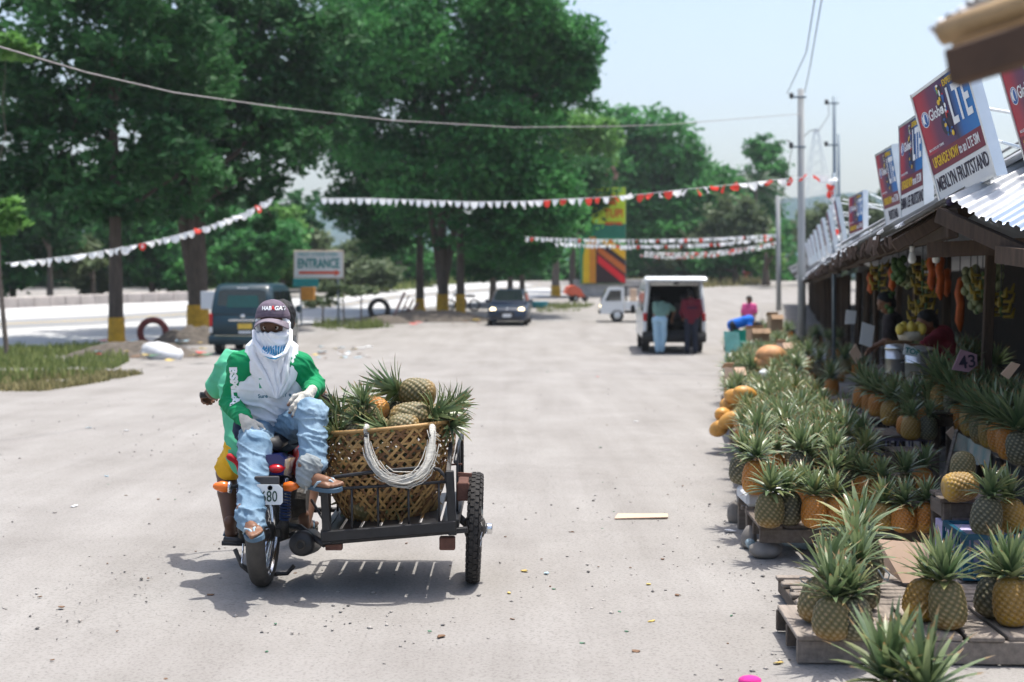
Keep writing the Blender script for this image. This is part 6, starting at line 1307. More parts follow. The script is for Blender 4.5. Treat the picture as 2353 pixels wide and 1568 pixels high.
for x, z in ((xa, za), (xb, zb2)):
    part('side_beam', MB().bar((x, SY + .04, z), (x, SY + 1.05, z + .01), .035, .05), M_blkp, trike); part('side_rail', MB().tube([(x, SY + .02, z + .34), (x, SY + .5, z + .38), (x, SY + 1.05, z + .38), (x, SY + 1.06, z)], .011, 8), M_blkp, trike, True)
    for d in (.3, .65): part('rod', MB().tube([(x, SY + d, z), (x, SY + d, z + .36)], .007, 7), M_blkp, trike, True)
part('front_beam', MB().bar((xa, SY + 1.05, za), (xb, SY + 1.05, zb2), .04, .05), M_blkp, trike); part('side_post', MB().bar(P(1030, 1090, SY + .12), P(1036, 1022, SY + .3), .02, .035), M_blkp, trike)
part('coupling_bar', MB().tube([P(655, 1205, 7.95), P(690, 1212, 7.8), P(722, 1236, 7.68), P(745, 1252, 7.6)], .017, 9), M_blkp, trike, True); part('coupling_bar', MB().tube([(bx + .1, 8.5, .32), (xa, 8.45, za)], .016, 8), M_blkp, trike, True); part('brace', MB().tube([P(716, 1150, 7.9), P(744, 1196, 7.58)], .008, 7), M_blkp, trike, True)
part('axle_bracket', MB().box(P(768, 1256, SY + .05), (.09, .05, .035), ch=.004), M_rustb, trike); part('axle_bracket', MB().box(P(1028, 1248, SY + .06), (.085, .06, .07), ch=.006), M_rustb, trike)
wx = P(1091, 1340, 7.98).x; wheel((wx, 7.98, .308), .308, .078, R(2), True, parent=trike)
part('axle', MB().tube([(xb, 7.98, .37), (wx - .03, 7.98, .31)], .022, 10), M_blkp, trike, True); part('hub_cap', MB().lathe([(.03, .02), (.03, .075), (.024, .08)], 18, (wx + .02, 7.98, .30), Matrix.Rotation(math.pi / 2, 3, 'Y')), M_chr, trike, True)
part('wheel_box', MB().box(P(1066, 1122, 7.95), (.07, .3, .10), ch=.008), M_rustb, trike); part('wheel_guard', MB().bar(P(1052, 1090, 7.8), P(1084, 1092, 7.8), .02, .02), M_rustb, trike); part('hook_bolt', MB().tube([P(1036, 1068, 7.9), P(1062, 1067, 7.9)], .006, 6), M_rustb, trike, True)
# ---------------------------------------------------------------- basket
def cane(nm, c): return mat(nm, c, .5, var=.25, scale=6, bump=.15, bscale=40, rnd=.22)
M_cane = cane('golden_cane', (.40, .235, .085)); M_caned = cane('dark_cane', (.17, .08, .03))
bc = V((at(890, 1100, 8.02).x, 8.02, 0)); zb_ = za + .035; zr = at(900, 996, 7.64).z
def bas(a, t, off=0.0):
    """point on the basket wall: a = angle, t = 0 bottom .. 1 rim"""
    r = .235 + .150 * math.sin(min(1, t * 1.12) * math.pi / 2) ** .9 - .012 * max(0, t - .8); z = zb_ + (zr - zb_) * t
    z += t * (.035 * math.cos(a) - .02 * math.sin(a)); return bc + V(((r + off) * 1.0 * math.cos(a), (r + off) * .98 * math.sin(a), z))
basket = thing('cane_basket', 'big round woven cane basket standing on the sidecar', 'basket', bc + V((0, 0, zb_)))
NS = 46
for s in (-1, 1):
    for k in range(NS):
        a0 = 2 * math.pi * k / NS + .05 * s; n = 22; mb = MB(); L_, R_ = [], []
        for i in range(n + 1):
            t = i / n; a = a0 + s * 1.35 * t; off = .0045 * math.sin(a * NS * .5 * 1.0 + s * 1.57 + t * 9) + s * .0015; c0 = bas(a, t, off); tg = (bas(a + s * .03, min(1, t + .022), off) - bas(a - s * .03, max(0, t - .022), off)).normalized(); nr = (c0 - V((bc.x, bc.y, c0.z))).normalized(); sd = tg.cross(nr).normalized() * .0078
            L_.append((c0 - sd, c0 + nr * .0022, c0 + sd))
        mb.grid(lambda u, v: L_[int(round(v * n))][int(round(u * 2))], 2, n); part('weave_strip', mb, M_cane if (k * 7) % 3 else M_caned, basket, True)
for j in range(11):
    t = .06 + .086 * j; mb = MB(); n = 72
    mb.grid(lambda u, v: bas(u * 6.28318, t + (v - .5) * .022, .001 + .003 * math.sin(u * 6.283 * 17 + j * 3.14)), n, 1); part('hoop_strip', mb, M_cane if j % 2 else M_caned, basket, True)
part('rim', MB().tube([bas(2 * math.pi * i / 60, 1.0, .004) for i in range(60)], .0115, 8, closed=True), M_cane, basket, True); part('rim', MB().tube([bas(2 * math.pi * i / 60, .972, -.008) for i in range(60)], .009, 8, closed=True), M_cane, basket, True)
part('bottom', MB().lathe([(.001, 0), (.2, 0), (.21, .012)], 40, bc + V((0, 0, zb_ - .004))), M_caned, basket)
M_rope = mat('white_frayed_rope', (.66, .64, .58), .9, var=.22, scale=30, bump=.9, bscale=160, stretch=(1, 1, 6))
rp = [P(842, 988, 7.66), P(842, 1010, 7.62), P(848, 1045, 7.58), P(866, 1080, 7.53), P(893, 1102, 7.5), P(925, 1107, 7.49), P(955, 1098, 7.5), P(978, 1077, 7.53), P(990, 1045, 7.57), P(995, 1010, 7.61), P(993, 984, 7.65)]
hnd = part('rope_handle', MB().tube(rp, [.013, .013, .014, .016, .018, .019, .020, .021, .021, .016, .016], 12), M_rope, basket, True)
rr = random.Random(3); mb = MB(); mb2 = MB()
def rpt(s): i = min(len(rp) - 2, int(s * (len(rp) - 1))); f = s * (len(rp) - 1) - i; return rp[i].lerp(rp[i + 1], f)
for k in range(90):
    o = V((rr.gauss(0, 1), rr.gauss(0, .6), rr.gauss(0, 1))) * .0115; s0 = rr.random() * .5; s1 = min(1, s0 + .25 + .3 * rr.random())
    mb.tube([rpt(s0 + (s1 - s0) * i / 7) + o * (1.1 + .5 * (s0 + (s1 - s0) * i / 7)) + V((rr.gauss(0, .002), -.004, rr.gauss(0, .002))) for i in range(8)], .0026, 4)
for k in range(46):
    s = .62 + .36 * rr.random(); p = rpt(s); d = V((rr.uniform(.2, 1.0), rr.uniform(-.5, .2), rr.uniform(-.8, .4))) * rr.uniform(.02, .06); mb2.tube([p, p + d * .5 + V((0, 0, .004)), p + d + V((0, 0, -.01))], .0014, 4)
o = part('strands', mb, M_rope, hnd); o['kind'] = 'stuff'; o = part('frayed_ends', mb2, M_rope, hnd); o['kind'] = 'stuff'
for x, y, r in ((842, 1003, .016), (993, 1003, .021)): part('rope_binding', MB().tube([P(x, y - 3, 7.64), P(x, y + 4, 7.62)], r, 12), M_blk, basket, True)
for x in (842, 993): part('rope_loop', MB().tube([P(x, 992, 7.64), P(x, 981, 7.68), P(x + 2, 984, 7.73)], .017, 10), M_rope, basket, True)
# pineapples in the basket: (x, y of the middle, depth, direction the crown points, kind, crown, size)
for x, y, Y_, d, kd, cr, s, lb in [(960, 905, 8.10, (-1, .1, .14), 'g', 2, 1.05, 'green pineapple lying at the top back of the basket, crown pointing left'), (940, 962, 7.86, (1, -.05, .18), 'g', 1, 1.08, 'pale green pineapple lying across the middle of the basket, crown pointing right'),
                                  (925, 985, 7.78, (-1, -.25, .05), 'g', 2, .95, 'half sunken green pineapple by the basket rim, crown pointing left'), (862, 938, 8.05, (-.8, .5, .35), 'o', 0, .8, 'small orange topped pineapple at the back left of the basket'),
                                  (815, 970, 8.0, (-.75, -.35, .55), 'g', 0, .95, 'pineapple at the left of the basket with the crown fanning toward the passenger'), (828, 1000, 7.84, (-.95, -.3, .1), 'k', 1, .95, 'low pineapple at the left rim of the basket'),
                                  (985, 965, 8.02, (.75, .2, .55), 'g', 0, .9, 'pineapple at the right of the basket, crown fanning outward'), (1000, 985, 7.9, (.8, -.35, .25), 'g', 1, .8, 'low pineapple at the right rim of the basket'),
                                  (905, 960, 8.12, (.2, .7, .6), 'k', 1, .9, 'pineapple deep in the middle of the basket'), (870, 985, 7.92, (-.6, -.6, .4), 'g', 0, .85, 'pineapple in the front left of the basket, leaves over the rim'),
  (850, 960, 7.9, (-.3, -.2, .9), 'g', 0, .8, 'pineapple in the left half of the basket, crown upright and pale'), (800, 985, 7.95, (-.9, -.1, .35), 'g', 0, .85, 'pineapple at the far left rim, crown reaching under the arm of the passenger'), (1005, 955, 8.1, (.9, .3, .4), 'g', 0, .85, 'pineapple at the back right of the basket')]:
    dv = V(d).normalized(); q = dv.to_track_quat('Z', 'Y').to_matrix(); c = at(x, y, Y_); pineapple(c - dv * .1 * s, kd, s, cr and 0 or 0, 0, None, cr, lb, True, group='pineapples in the cane basket', csc=.95, M=q @ Matrix.Rotation(rg.uniform(0, 6), 3, 'Z'))
for k in range(19):
    a = k * .7; q_ = (.2, .2, .06)[k % 3]; c = bc + V((q_ * math.cos(a), q_ * math.sin(a), zb_ + .09 + .11 * (k // 7))); dv = V((math.cos(a + 2), math.sin(a + 2), .2)).normalized()
    pineapple(c - dv * .1, 'gkk'[k % 3], 1.0, 0, 0, None, None if k % 3 else 1, None, False, group='fruit low inside the basket', M=dv.to_track_quat('Z', 'Y').to_matrix())['label'] = 'fruit seen only through the weave, low inside the cane basket'
# ---------------------------------------------------------------- people
from mathutils.bvhtree import BVHTree
M_denim = mat('faded_blue_denim', (.085, .17, .265), .9, col2=(.29, .41, .51), scale=4.5, bump=.5, bscale=26, detail=6)
M_greens = mat('bright_green_cotton', (.0, .235, .085), .9, var=.12, scale=6, bump=.25, bscale=30); M_whites = mat('white_cotton', (.76, .78, .82), .9, var=.06, scale=5, bump=.3, bscale=22)
M_mint = mat('mint_green_cotton', (.10, .47, .27), .9, var=.15, scale=5, bump=.25, bscale=20); M_scarf = mat('white_scarf_cotton', (.80, .82, .86), .9, var=.06, scale=4, bump=.25, bscale=24)
M_cap = mat('faded_purple_cap', (.135, .105, .14), .9, var=.3, scale=26, bump=.3, bscale=70, stretch=(1, 1, 5)); M_capd = mat('grey_cap_brim', (.20, .17, .20), .85, var=.12, scale=30); M_yel = mat('yellow_jersey', (.72, .40, .01), .8, var=.08); M_redc = mat('red_jersey', (.45, .01, .02), .8, var=.1)
M_slip = mat('slate_blue_rubber', (.08, .14, .20), .7, var=.15); M_slips = mat('pale_blue_rubber', (.30, .40, .47), .6)
def lerp(a, b, t): return V(a).lerp(V(b), t)
def headprims(h, fd, up=(0, 0, 1), s=1.0):
    f = V(fd).normalized(); u = V(up); u = (u - f * u.dot(f)).normalized(); r = f.cross(u); M = Matrix((r, f, u)).transposed(); h = V(h)
    pr = [('e', h + u * .02 * s, (.074 * s, .093 * s, .095 * s), M), ('e', h + f * .028 * s - u * .055 * s, (.052 * s, .056 * s, .055 * s), M), ('c', h + f * .088 * s + u * .005 * s, h + f * .106 * s - u * .03 * s, .009 * s, .016 * s), ('c', h + f * .078 * s - u * .068 * s - r * .02 * s, h + f * .078 * s - u * .068 * s + r * .02 * s, .010 * s, .010 * s), ('c', h + f * .084 * s + u * .033 * s - r * .03 * s, h + f * .084 * s + u * .033 * s + r * .03 * s, .010 * s, .010 * s)]
    for q in (-1, 1): pr.append(('e', h + r * q * .076 * s - f * .008 * s - u * .012 * s, (.010 * s, .022 * s, .033 * s), M))
    return pr, M
def eyes(t, h, M, s=1.0):
    h = V(h)
    for q in (-1, 1):
        c = h + M @ V((q * .031 * s, .074 * s, .012 * s)); part('eye', MB().ell(c, .013 * s, 12, 8), M_eye, t, True); part('iris', MB().ell(c + M @ V((0, .0085 * s, 0)), .0068 * s, 10, 7), M_iris, t, True)
def bodyprims(j, sc_=1.0, fd=(0, -1, 0), fat=1.0):
    g = lambda k: V(j[k]); pr = []; k = fat
    hc = (g('hpL') + g('hpR')) / 2; shc = (g('shL') + g('shR')) / 2
    for s in 'LR':
        pr += [('c', g('hp' + s), lerp(hc, g('sh' + s), .72), .095 * k, .085 * k), ('c', g('sh' + s), lerp(g('sh' + s), shc, .6), .055 * k, .06 * k), ('c', g('sh' + s), g('el' + s), .050 * k, .040 * k), ('c', g('el' + s), g('wr' + s), .039 * k, .027 * k), ('c', g('hp' + s), g('kn' + s), .085 * k, .056 * k), ('c', g('kn' + s), lerp(g('kn' + s), g('an' + s), .35), .053 * k, .056 * k), ('c', lerp(g('kn' + s), g('an' + s), .35), g('an' + s), .056 * k, .036 * k)]
    pr += [('c', hc, shc, .10 * k, .10 * k), ('c', shc, lerp(shc, j['head'], .75), .062, .052)]
    return pr
def shirt(j, m, t, r=1.0, sleeve=.5, vox=.011, name='shirt', fold=None, hem=.0, msl=None):
    g = lambda k: V(j[k]); hc = (g('hpL') + g('hpR')) / 2; shc = (g('shL') + g('shR')) / 2; pr = []
    for s in 'LR':
        pr += [('c', lerp(g('hp' + s), hc, .25) + (hc - shc).normalized() * hem, lerp(hc, g('sh' + s), .75), .115 * r, .112 * r), ('c', g('sh' + s), lerp(g('sh' + s), shc, .55), .072 * r, .075 * r)]
    pr.append(('c', hc + (hc - shc).normalized() * hem, shc, .125 * r, .115 * r)); sl = []
    for s in 'LR':
        if sleeve <= .6: q = [('c', g('sh' + s), lerp(g('sh' + s), g('el' + s), sleeve * 1.7), .070 * r, .068 * r)]
        else: q = [('c', g('sh' + s), g('el' + s), .068 * r, .058 * r), ('c', g('el' + s), lerp(g('el' + s), g('wr' + s), .95), .058 * r, .044 * r)]
        sl += q
    o = part(name, sdf_mesh(name, pr + ([] if msl else sl), vox, m, .03, fold or folds((.3, .2, 1), 60, .006)), None, t); return o
def pants(j, m, t, r=1.0, to=.95, vox=.011, name='trousers', fold=None, only=None):
    g = lambda k: V(j[k]); pr = [('c', g('hpL'), g('hpR'), .118 * r, .118 * r)]
    for s in 'LR':
        a, b_, c = g('hp' + s), g('kn' + s), g('an' + s)
        if to <= .5: pr.append(('c', a, lerp(a, b_, to * 1.8), .105 * r, .098 * r))
        else: pr += [('c', a, b_, .104 * r, .086 * r), ('c', b_, lerp(b_, c, (to - .5) * 2), .086 * r, .074 * r)]
    return part(name, sdf_mesh(name, pr, vox, m, .02, fold or folds((.2, .3, 1), 55, .007, 3)), None, t)
def hairpart(t, h, M, s=1.0, vox=.007, long=0.0):
    h = V(h); pr = [('e', h + M @ V((0, -.012 * s, .040 * s)), (.083 * s, .100 * s, .085 * s), M), ('e', h + M @ V((0, -.045 * s, -.01 * s)), (.078 * s, .062 * s, .085 * s), M)]
    if long: pr.append(('c', h + M @ V((0, -.08, 0)), h + M @ V((0, -.10, -long)), .045, .03))
    return part('hair', sdf_mesh('hair', pr, vox, M_hair, .01, lambda p: .006 * fbm(p * 40, 1, 3), clip=[(h + M @ V((0, .055 * s, .058 * s)), M @ V((0, .8, -.6)))]), None, t)
def decal(s, size, m, parent, c, obs, sx=1.0, bold=0.0, rot=0.0, off=.0025, name='lettering', me=None, d=(0, 1, 0)):
    """printed lettering laid on the cloth: flat letters cast along d on to the garment"""
    d = V(d).normalized(); tr = [BVHTree.FromPolygons([o.matrix_world @ v.co if False else world(o) @ v.co for v in o.data.vertices], [tuple(p.vertices) for p in o.data.polygons]) for o in obs]
    x = d.cross(V((0, 0, 1))).normalized(); z = x.cross(d)
    if me is None:
        cu = bpy.data.curves.new(name, 'FONT'); cu.body = s; cu.size = size; cu.align_x = 'CENTER'; cu.align_y = 'CENTER'; cu.offset = bold; cu.resolution_u = 3; q = bpy.data.objects.new(name, cu); me = bpy.data.meshes.new_from_object(q); bpy.data.objects.remove(q)
    else: cu = None
    bm = bmesh.new(); bm.from_mesh(me)
    for _ in range(2): bmesh.ops.subdivide_edges(bm, edges=[e for e in bm.edges if e.calc_length() > size * .12], cuts=1, use_grid_fill=False)
    bmesh.ops.triangulate(bm, faces=bm.faces); cr, sr = math.cos(rot), math.sin(rot)
    for v in bm.verts:
        a, b_ = v.co.x * sx, v.co.y; a, b_ = a * cr - b_ * sr, a * sr + b_ * cr; p = V(c) + x * a + z * b_; best = None
        for T_ in tr:
            h = T_.ray_cast(p - d * .6, d)
            if h[0] is not None and (best is None or h[3] < best): best = h[3]
        v.co = p - d * .6 + d * (best - off) if best else p
    me2 = bpy.data.meshes.new(name); bm.to_mesh(me2); bm.free(); me2.materials.clear(); me2.materials.append(m); return part(name, me2, None, parent)
def shape_me(polys, name='print'):
    mb = MB()
    for pl_ in polys: mb.add([(x, y, 0) for x, y in pl_], [tuple(range(len(pl_)))])
    me = bpy.data.meshes.new(name); me.from_pydata(mb.v, [], mb.f); return me
# ---- passenger, sitting backwards on the motorbike
j = dict(head=P(627, 753, 8.0), shL=P(556, 838, 8.06), shR=P(690, 840, 8.06), elL=P(531, 925, 8.10), wrL=P(563, 966, 7.84), elR=P(722, 885, 8.10), wrR=P(714, 903, 7.86), hpL=P(594, 990, 8.17), hpR=P(652, 990, 8.17), knL=P(586, 1030, 7.70), anL=P(577, 1198, 7.40), knR=P(718, 950, 7.76), anR=P(719, 1092, 7.60))
pas = thing('person', 'person with white cloth over the face riding backwards in a green and white shirt', 'person', (j['hpL'] + j['hpR']) / 2)
hp_, HM = headprims(j['head'], (0, -1, -.12)); part('body', sdf_mesh('body', bodyprims(j) + hp_, .009, M_skind, .012), None, pas); eyes(pas, j['head'], HM)
tors = []; hc = (j['hpL'] + j['hpR']) / 2; shc = (j['shL'] + j['shR']) / 2
for s in 'LR': tors += [('c', lerp(j['hp' + s], hc, .1) + V((0, -.01, .02)), lerp(hc, j['sh' + s], .72), .112, .105)]
tors += [('c', hc + V((0, -.03, .03)), shc + V((0, -.02, -.03)), .125, .11)]
sb = part('shirt', sdf_mesh('shirt', tors, .008, M_whites, .03, lambda p: folds((.15, 0, 1), 70, .007, 2)(p) * (1.6 if p.z < 1.02 else .6)), None, pas)
sleeves = []
for s, q in (('L', 1), ('R', -1)):
    pr = [('c', lerp(shc, j['sh' + s], .42) + V((0, -.0, .045)), j['sh' + s] + V((0, -.01, 0)), .070, .077), ('c', lerp(shc, j['sh' + s], .75) + V((0, -.03, 0)), lerp(hc, j['sh' + s], .8) + V((.05 * q * -1 * -1 * (-1), -.03, -.0)), .075, .06), ('c', j['sh' + s], lerp(j['sh' + s], j['el' + s], 1), .075, .061), ('c', j['el' + s], lerp(j['el' + s], j['wr' + s], .92), .061, .046)]
    sleeves.append(part('sleeve', sdf_mesh('sleeve', pr, .007, M_greens, .02, folds((.1, .25, 1), 85, .006, 5 + q)), None, pas))
part('waistband', sdf_mesh('waistband', [('c', j['hpL'] + V((-.03, -.02, .02)), j['hpR'] + V((.03, -.02, .02)), .115, .115)], .01, mat('navy_cloth', (.012, .025, .06), .85, var=.2), .02, folds((0, 0, 1), 90, .004)), None, pas)
pr = [('c', j['hpL'], j['hpR'], .118, .118), ('c', j['hpL'], j['knL'], .100, .092), ('c', j['knL'], lerp(j['knL'], j['anL'], .55), .090, .076), ('c', lerp(j['knL'], j['anL'], .5), lerp(j['knL'], j['anL'], .93) + V((0, -.01, 0)), .076, .078), ('c', lerp(j['knL'], j['anL'], .93), lerp(j['knL'], j['anL'], 1.0) + V((.015, -.03, 0)), .076, .068), ('c', j['hpR'], j['knR'], .098, .084), ('c', j['knR'], lerp(j['knR'], j['anR'], .45), .082, .076), ('c', lerp(j['knR'], j['anR'], .45), lerp(j['knR'], j['anR'], .84), .076, .078)]
def jf(p):
    k = .017 if p.z < .52 else (.010 if p.z < .8 else .012); q = V((p.x * 5, p.y * 5, p.z * 17 + p.x * 6))
    a = 1 - abs(fbm(q + V((3, 0, 0)), 1.0, 2)) * 2.2; b_ = 1 - abs(fbm(V((p.x * 16, p.y * 9, p.z * 5)), 1, 2)) * 2.4
    return k * (max(0, a) ** 2.5 + .5 * max(0, b_) ** 2.5 - .45)
jeans = part('jeans', sdf_mesh('jeans', pr, .0075, M_denim, .018, jf), None, pas)
part('ragged_cuff', sdf_mesh('ragged_cuff', [('c', P(711, 1072, 7.56), P(705, 1099, 7.54), .068, .058)], .007, mat('grey_ragged_cloth', (.24, .27, .28), .9, var=.3, scale=12), .01, folds((.3, 0, 1), 120, .006)), None, pas)
part('cuff_string', MB().tube([P(702, 1080, 7.53), P(700, 1100, 7.50), P(703, 1122, 7.50), P(701, 1134, 7.5)], .004, 5).tube([P(706, 1080, 7.53), P(707, 1100, 7.5), P(705, 1128, 7.5)], .003, 5), M_rope, pas)
hl = j['wrL'] + V((0.006, -.01, -.005)); hand('glove', hl, (.09, -.09, -.115), (-.1, -.85, .5), M_glove, -1, (.35, .55, .45), 1.06, .55, None, .0035, pas)
hr = j['wrR'] + V((-.004, -.02, -.004)); hand('glove', hr, (-.055, -.10, -.085), (.25, -.8, .6), M_glove, 1, (.35, .6, .5), 1.04, .9, [0, 1, 2, 4], .0035, pas)
for heel, toe, up, sd in ((P(570, 1212, 7.42), P(594, 1234, 7.19), (-.25, -.1, 1), 1), (P(704, 1110, 7.56), P(779, 1121, 7.45), (0, -.25, 1), -1)):
    part('foot', foot(pas, heel, toe, None and 0 or M_skin, up, sd), None, pas); slipper(pas, heel, toe, M_slip, M_slips, up, sd)
# head cloth, cap and bib
H = P(627, 746, 8.0); zc = lambda y, Y=7.9: P(627, y, Y).z
part('face_cloth', sdf_mesh('face_cloth', [('e', H + V((0, -.008, -.035)), (.094, .118, .105), None), ('c', H + V((0, -.02, -.06)), H + V((0, -.0, -.13)), .085, .10)], .006, M_scarf, .02, lambda p: .0045 * math.sin(p.z * 170 + p.x * 18 * math.sin(p.x * 11) + 3 * fbm(p * 9, 1, 2)), clip=[(V((0, H.y - .1, zc(764, 7.88))), V((0, -.06, 1)).normalized())]), None, pas)
part('head_cloth', sdf_mesh('head_cloth', [('e', H + V((0, .0, -.012)), (.098, .112, .125), None), ('c', H + V((0, .05, -.06)), H + V((0, .07, -.15)), .09, .12)], .007, M_scarf, .02, folds((1, 0, .3), 90, .004), clip=[(V((0, H.y - .045, 0)), V((0, -1, 0))), (V((0, 0, H.z + .045)), V((0, 0, 1)))]), None, pas)
capo = part('cap', sdf_mesh('cap', [('e', H + V((0, .0, .035)), (.098, .112, .105), None), ('e', H + V((0, -.03, .075)), (.075, .075, .06), None)], .006, M_cap, .02, lambda p: .0015 * fbm(p * 30, 1, 2), clip=[(H + V((0, 0, .028)), V((0, -.15, -1)).normalized())]), None, pas)
def brimf(u, v):
    a = (u - .5) * 2.5; s, c = math.sin(a), math.cos(a); return H + V((s * (.095 + .006 * v), -c * (.108 + .08 * v * (1 - .15 * s * s)) + .0, .034 - .016 * v - s * s * (.028 + .022 * v)))
br = part('cap_brim', MB().grid(brimf, 24, 8), M_capd, pas, True); md = br.modifiers.new('thick', 'SOLIDIFY'); md.thickness = .005
hw = [(0, 44), (.10, 60), (.3, 62), (.5, 55), (.7, 44), (.85, 30), (.95, 16), (1, 3)]
def bibf(u, v):
    w_ = np.interp(v, [a for a, b in hw], [b for a, b in hw]); q = (u - .5) * 2; x = 622 + 13 * v + q * w_ * (1 + .05 * math.sin(v * 9 + q * 2)); y = 782 + 134 * v
    Y = 7.95 - .042 * min(1, v * 2.2) + .085 * q * q * (1 - .6 * v) + .02 * v
    for c_, sl_, am in ((-.75, .55, .016), (-.42, .62, .020), (-.12, .5, .012), (.75, -.55, .016), (.4, -.35, .014), (.1, .75, .008)):
        d_ = q - c_ - sl_ * v * .9 + .05 * math.sin(v * 6 + c_ * 9); Y -= am * math.exp(-(d_ / .085) ** 2) * min(1, 1.6 - 1.3 * v); Y += am * .8 * math.exp(-((d_ - .16) / .07) ** 2) * min(1, 1.6 - 1.3 * v)
    return P(x, y, Y)
bib = part('scarf', MB().grid(bibf, 60, 60), M_scarf, pas, True); md = bib.modifiers.new('thick', 'SOLIDIFY'); md.thickness = .006
part('scarf_fold', MB().tube([P(x, y, Y) for x, y, Y in [(583, 760, 7.98), (585, 785, 7.93), (604, 812, 7.86), (632, 826, 7.83), (656, 812, 7.86), (668, 784, 7.93), (668, 758, 7.98)]], [.010, .013, .014, .014, .014, .013, .009], 12), M_scarf, pas, True)
fc = [o for o in pas.children if o.name.split('.')[0] in ('face_cloth', 'scarf', 'scarf_fold')]
M_bprint = mat('light_blue_print', (.07, .34, .58), .85, var=.35, scale=70); M_pprint = mat('pink_print', (.62, .22, .36), .85, var=.3, scale=60)
decal('', .05, M_bprint, pas, P(628, 806, 7.85), fc, me=shape_me([[(-.068 + .0137 * k, .026 - .014 * ((k * 7) % 5) / 4 - .002 * abs(k - 5)), (-.059 + .0137 * k, .026), (-.050 + .012 * k, -.026 + .0035 * abs(k - 5)), (-.058 + .012 * k, -.030 + .0038 * abs(k - 5))] for k in range(10)] + [[(-.05, -.028), (-.02, -.045), (.02, -.047), (.05, -.030), (.02, -.038), (-.02, -.037)]]), name='printed_pattern')
decal('', .05, M_pprint, pas, P(650, 843, 7.85), fc, me=shape_me([[(-.03, -.01), (-.026 + .012 * k, .034 - .004 * k), (-.019 + .012 * k, .032 - .004 * k)] for k in range(6)] + [[(-.04, .0), (-.03, -.012), (0, -.028), (.005, -.02), (-.02, -.008)]]), name='printed_pattern')
cx_ = P(628, 709, 7.9)
decal('HAB  GAT', .030, M_inkw, pas, cx_, [capo], sx=.95, bold=.0012); decal('A', .034, mat('red_thread', (.6, .02, .02), .7), pas, cx_ + V((-.002, 0, .002)), [capo], sx=.8, bold=.0014)
decal('BSMLA', .062, M_inkw, pas, P(534, 888, 7.95), [sleeves[0]], sx=1.15, bold=.004, rot=-1.52)
decal('ILE', .070, mat('green_shirt_print', (.05, .33, .20), .85), pas, P(612, 884, 7.9), [sb], sx=1.2, bold=.004); decal('Sure PATAY a', .030, mat('teal_shirt_print', (.03, .18, .26), .85), pas, P(625, 912, 7.9), [sb], sx=1.05, bold=.0008, rot=.05)
# ---- driver, seen from behind the passenger
j = dict(head=P(646, 738, 8.72), shL=P(532, 836, 8.62), shR=P(690, 842, 8.62), elL=P(492, 902, 8.72), wrL=P(482, 902, 8.86), elR=P(724, 905, 8.75), wrR=P(738, 905, 8.92), hpL=P(560, 1030, 8.42), hpR=P(652, 1030, 8.42), knL=P(520, 1085, 8.62), anL=P(532, 1215, 8.42), knR=P(712, 1095, 8.62), anR=P(700, 1200, 8.4))
drv = thing('person', 'person in mint green shirt and yellow shorts driving, hidden behind the passenger', 'person', (j['hpL'] + j['hpR']) / 2)
hp_, HM = headprims(j['head'], (0, 1, 0)); part('body', sdf_mesh('body', bodyprims(j, fat=1.12) + hp_, .009, M_skind, .014), None, drv); hairpart(drv, j['head'], HM, 1.08)
shirt(j, M_mint, drv, 1.12, .45, .009, fold=folds((.3, 0, 1), 42, .008, 1), hem=.04); part('shorts', sdf_mesh('shorts', [('c', j['hpL'], j['hpR'], .115, .115), ('c', j['hpL'], lerp(j['hpL'], j['knL'], .8), .098, .088), ('c', j['hpR'], lerp(j['hpR'], j['knR'], .8), .098, .088)], .01, M_yel, .02, folds((.3, 0, 1), 60, .006)), None, drv)
for pl_ in ([P(528, 1050, 8.3), P(548, 1062, 8.3), P(552, 1085, 8.3)], [P(668, 1045, 8.3), P(690, 1042, 8.35), P(694, 1066, 8.4)]): part('shorts_stripe', sdf_mesh('shorts_stripe', [('c', pl_[0], pl_[1], .022, .018), ('c', pl_[1], pl_[2], .018, .018)], .008, M_redc, .02), None, drv)
for wr, s in ((j['wrL'], 1), (j['wrR'], -1)): hand('hand', wr, (-.03 * s, .06, -.02), (-.1 * s, -.3, 1), M_skin, s, (1.0, 1.0, .8), 1.0, .6, None, .005, drv)
for an, s in (('anL', -1), ('anR', 1)):
    a = j[an]; heel, toe = a + V((0.0, -.05, -.05)), a + V((.02 * s, .16, -.045)); part('foot', foot(drv, heel, toe, M_skind, (0, 0, 1), 1, 1.0, .006), None, drv); slipper(drv, heel, toe, mat('brown_rubber', (.05, .045, .035), .7), M_slip)
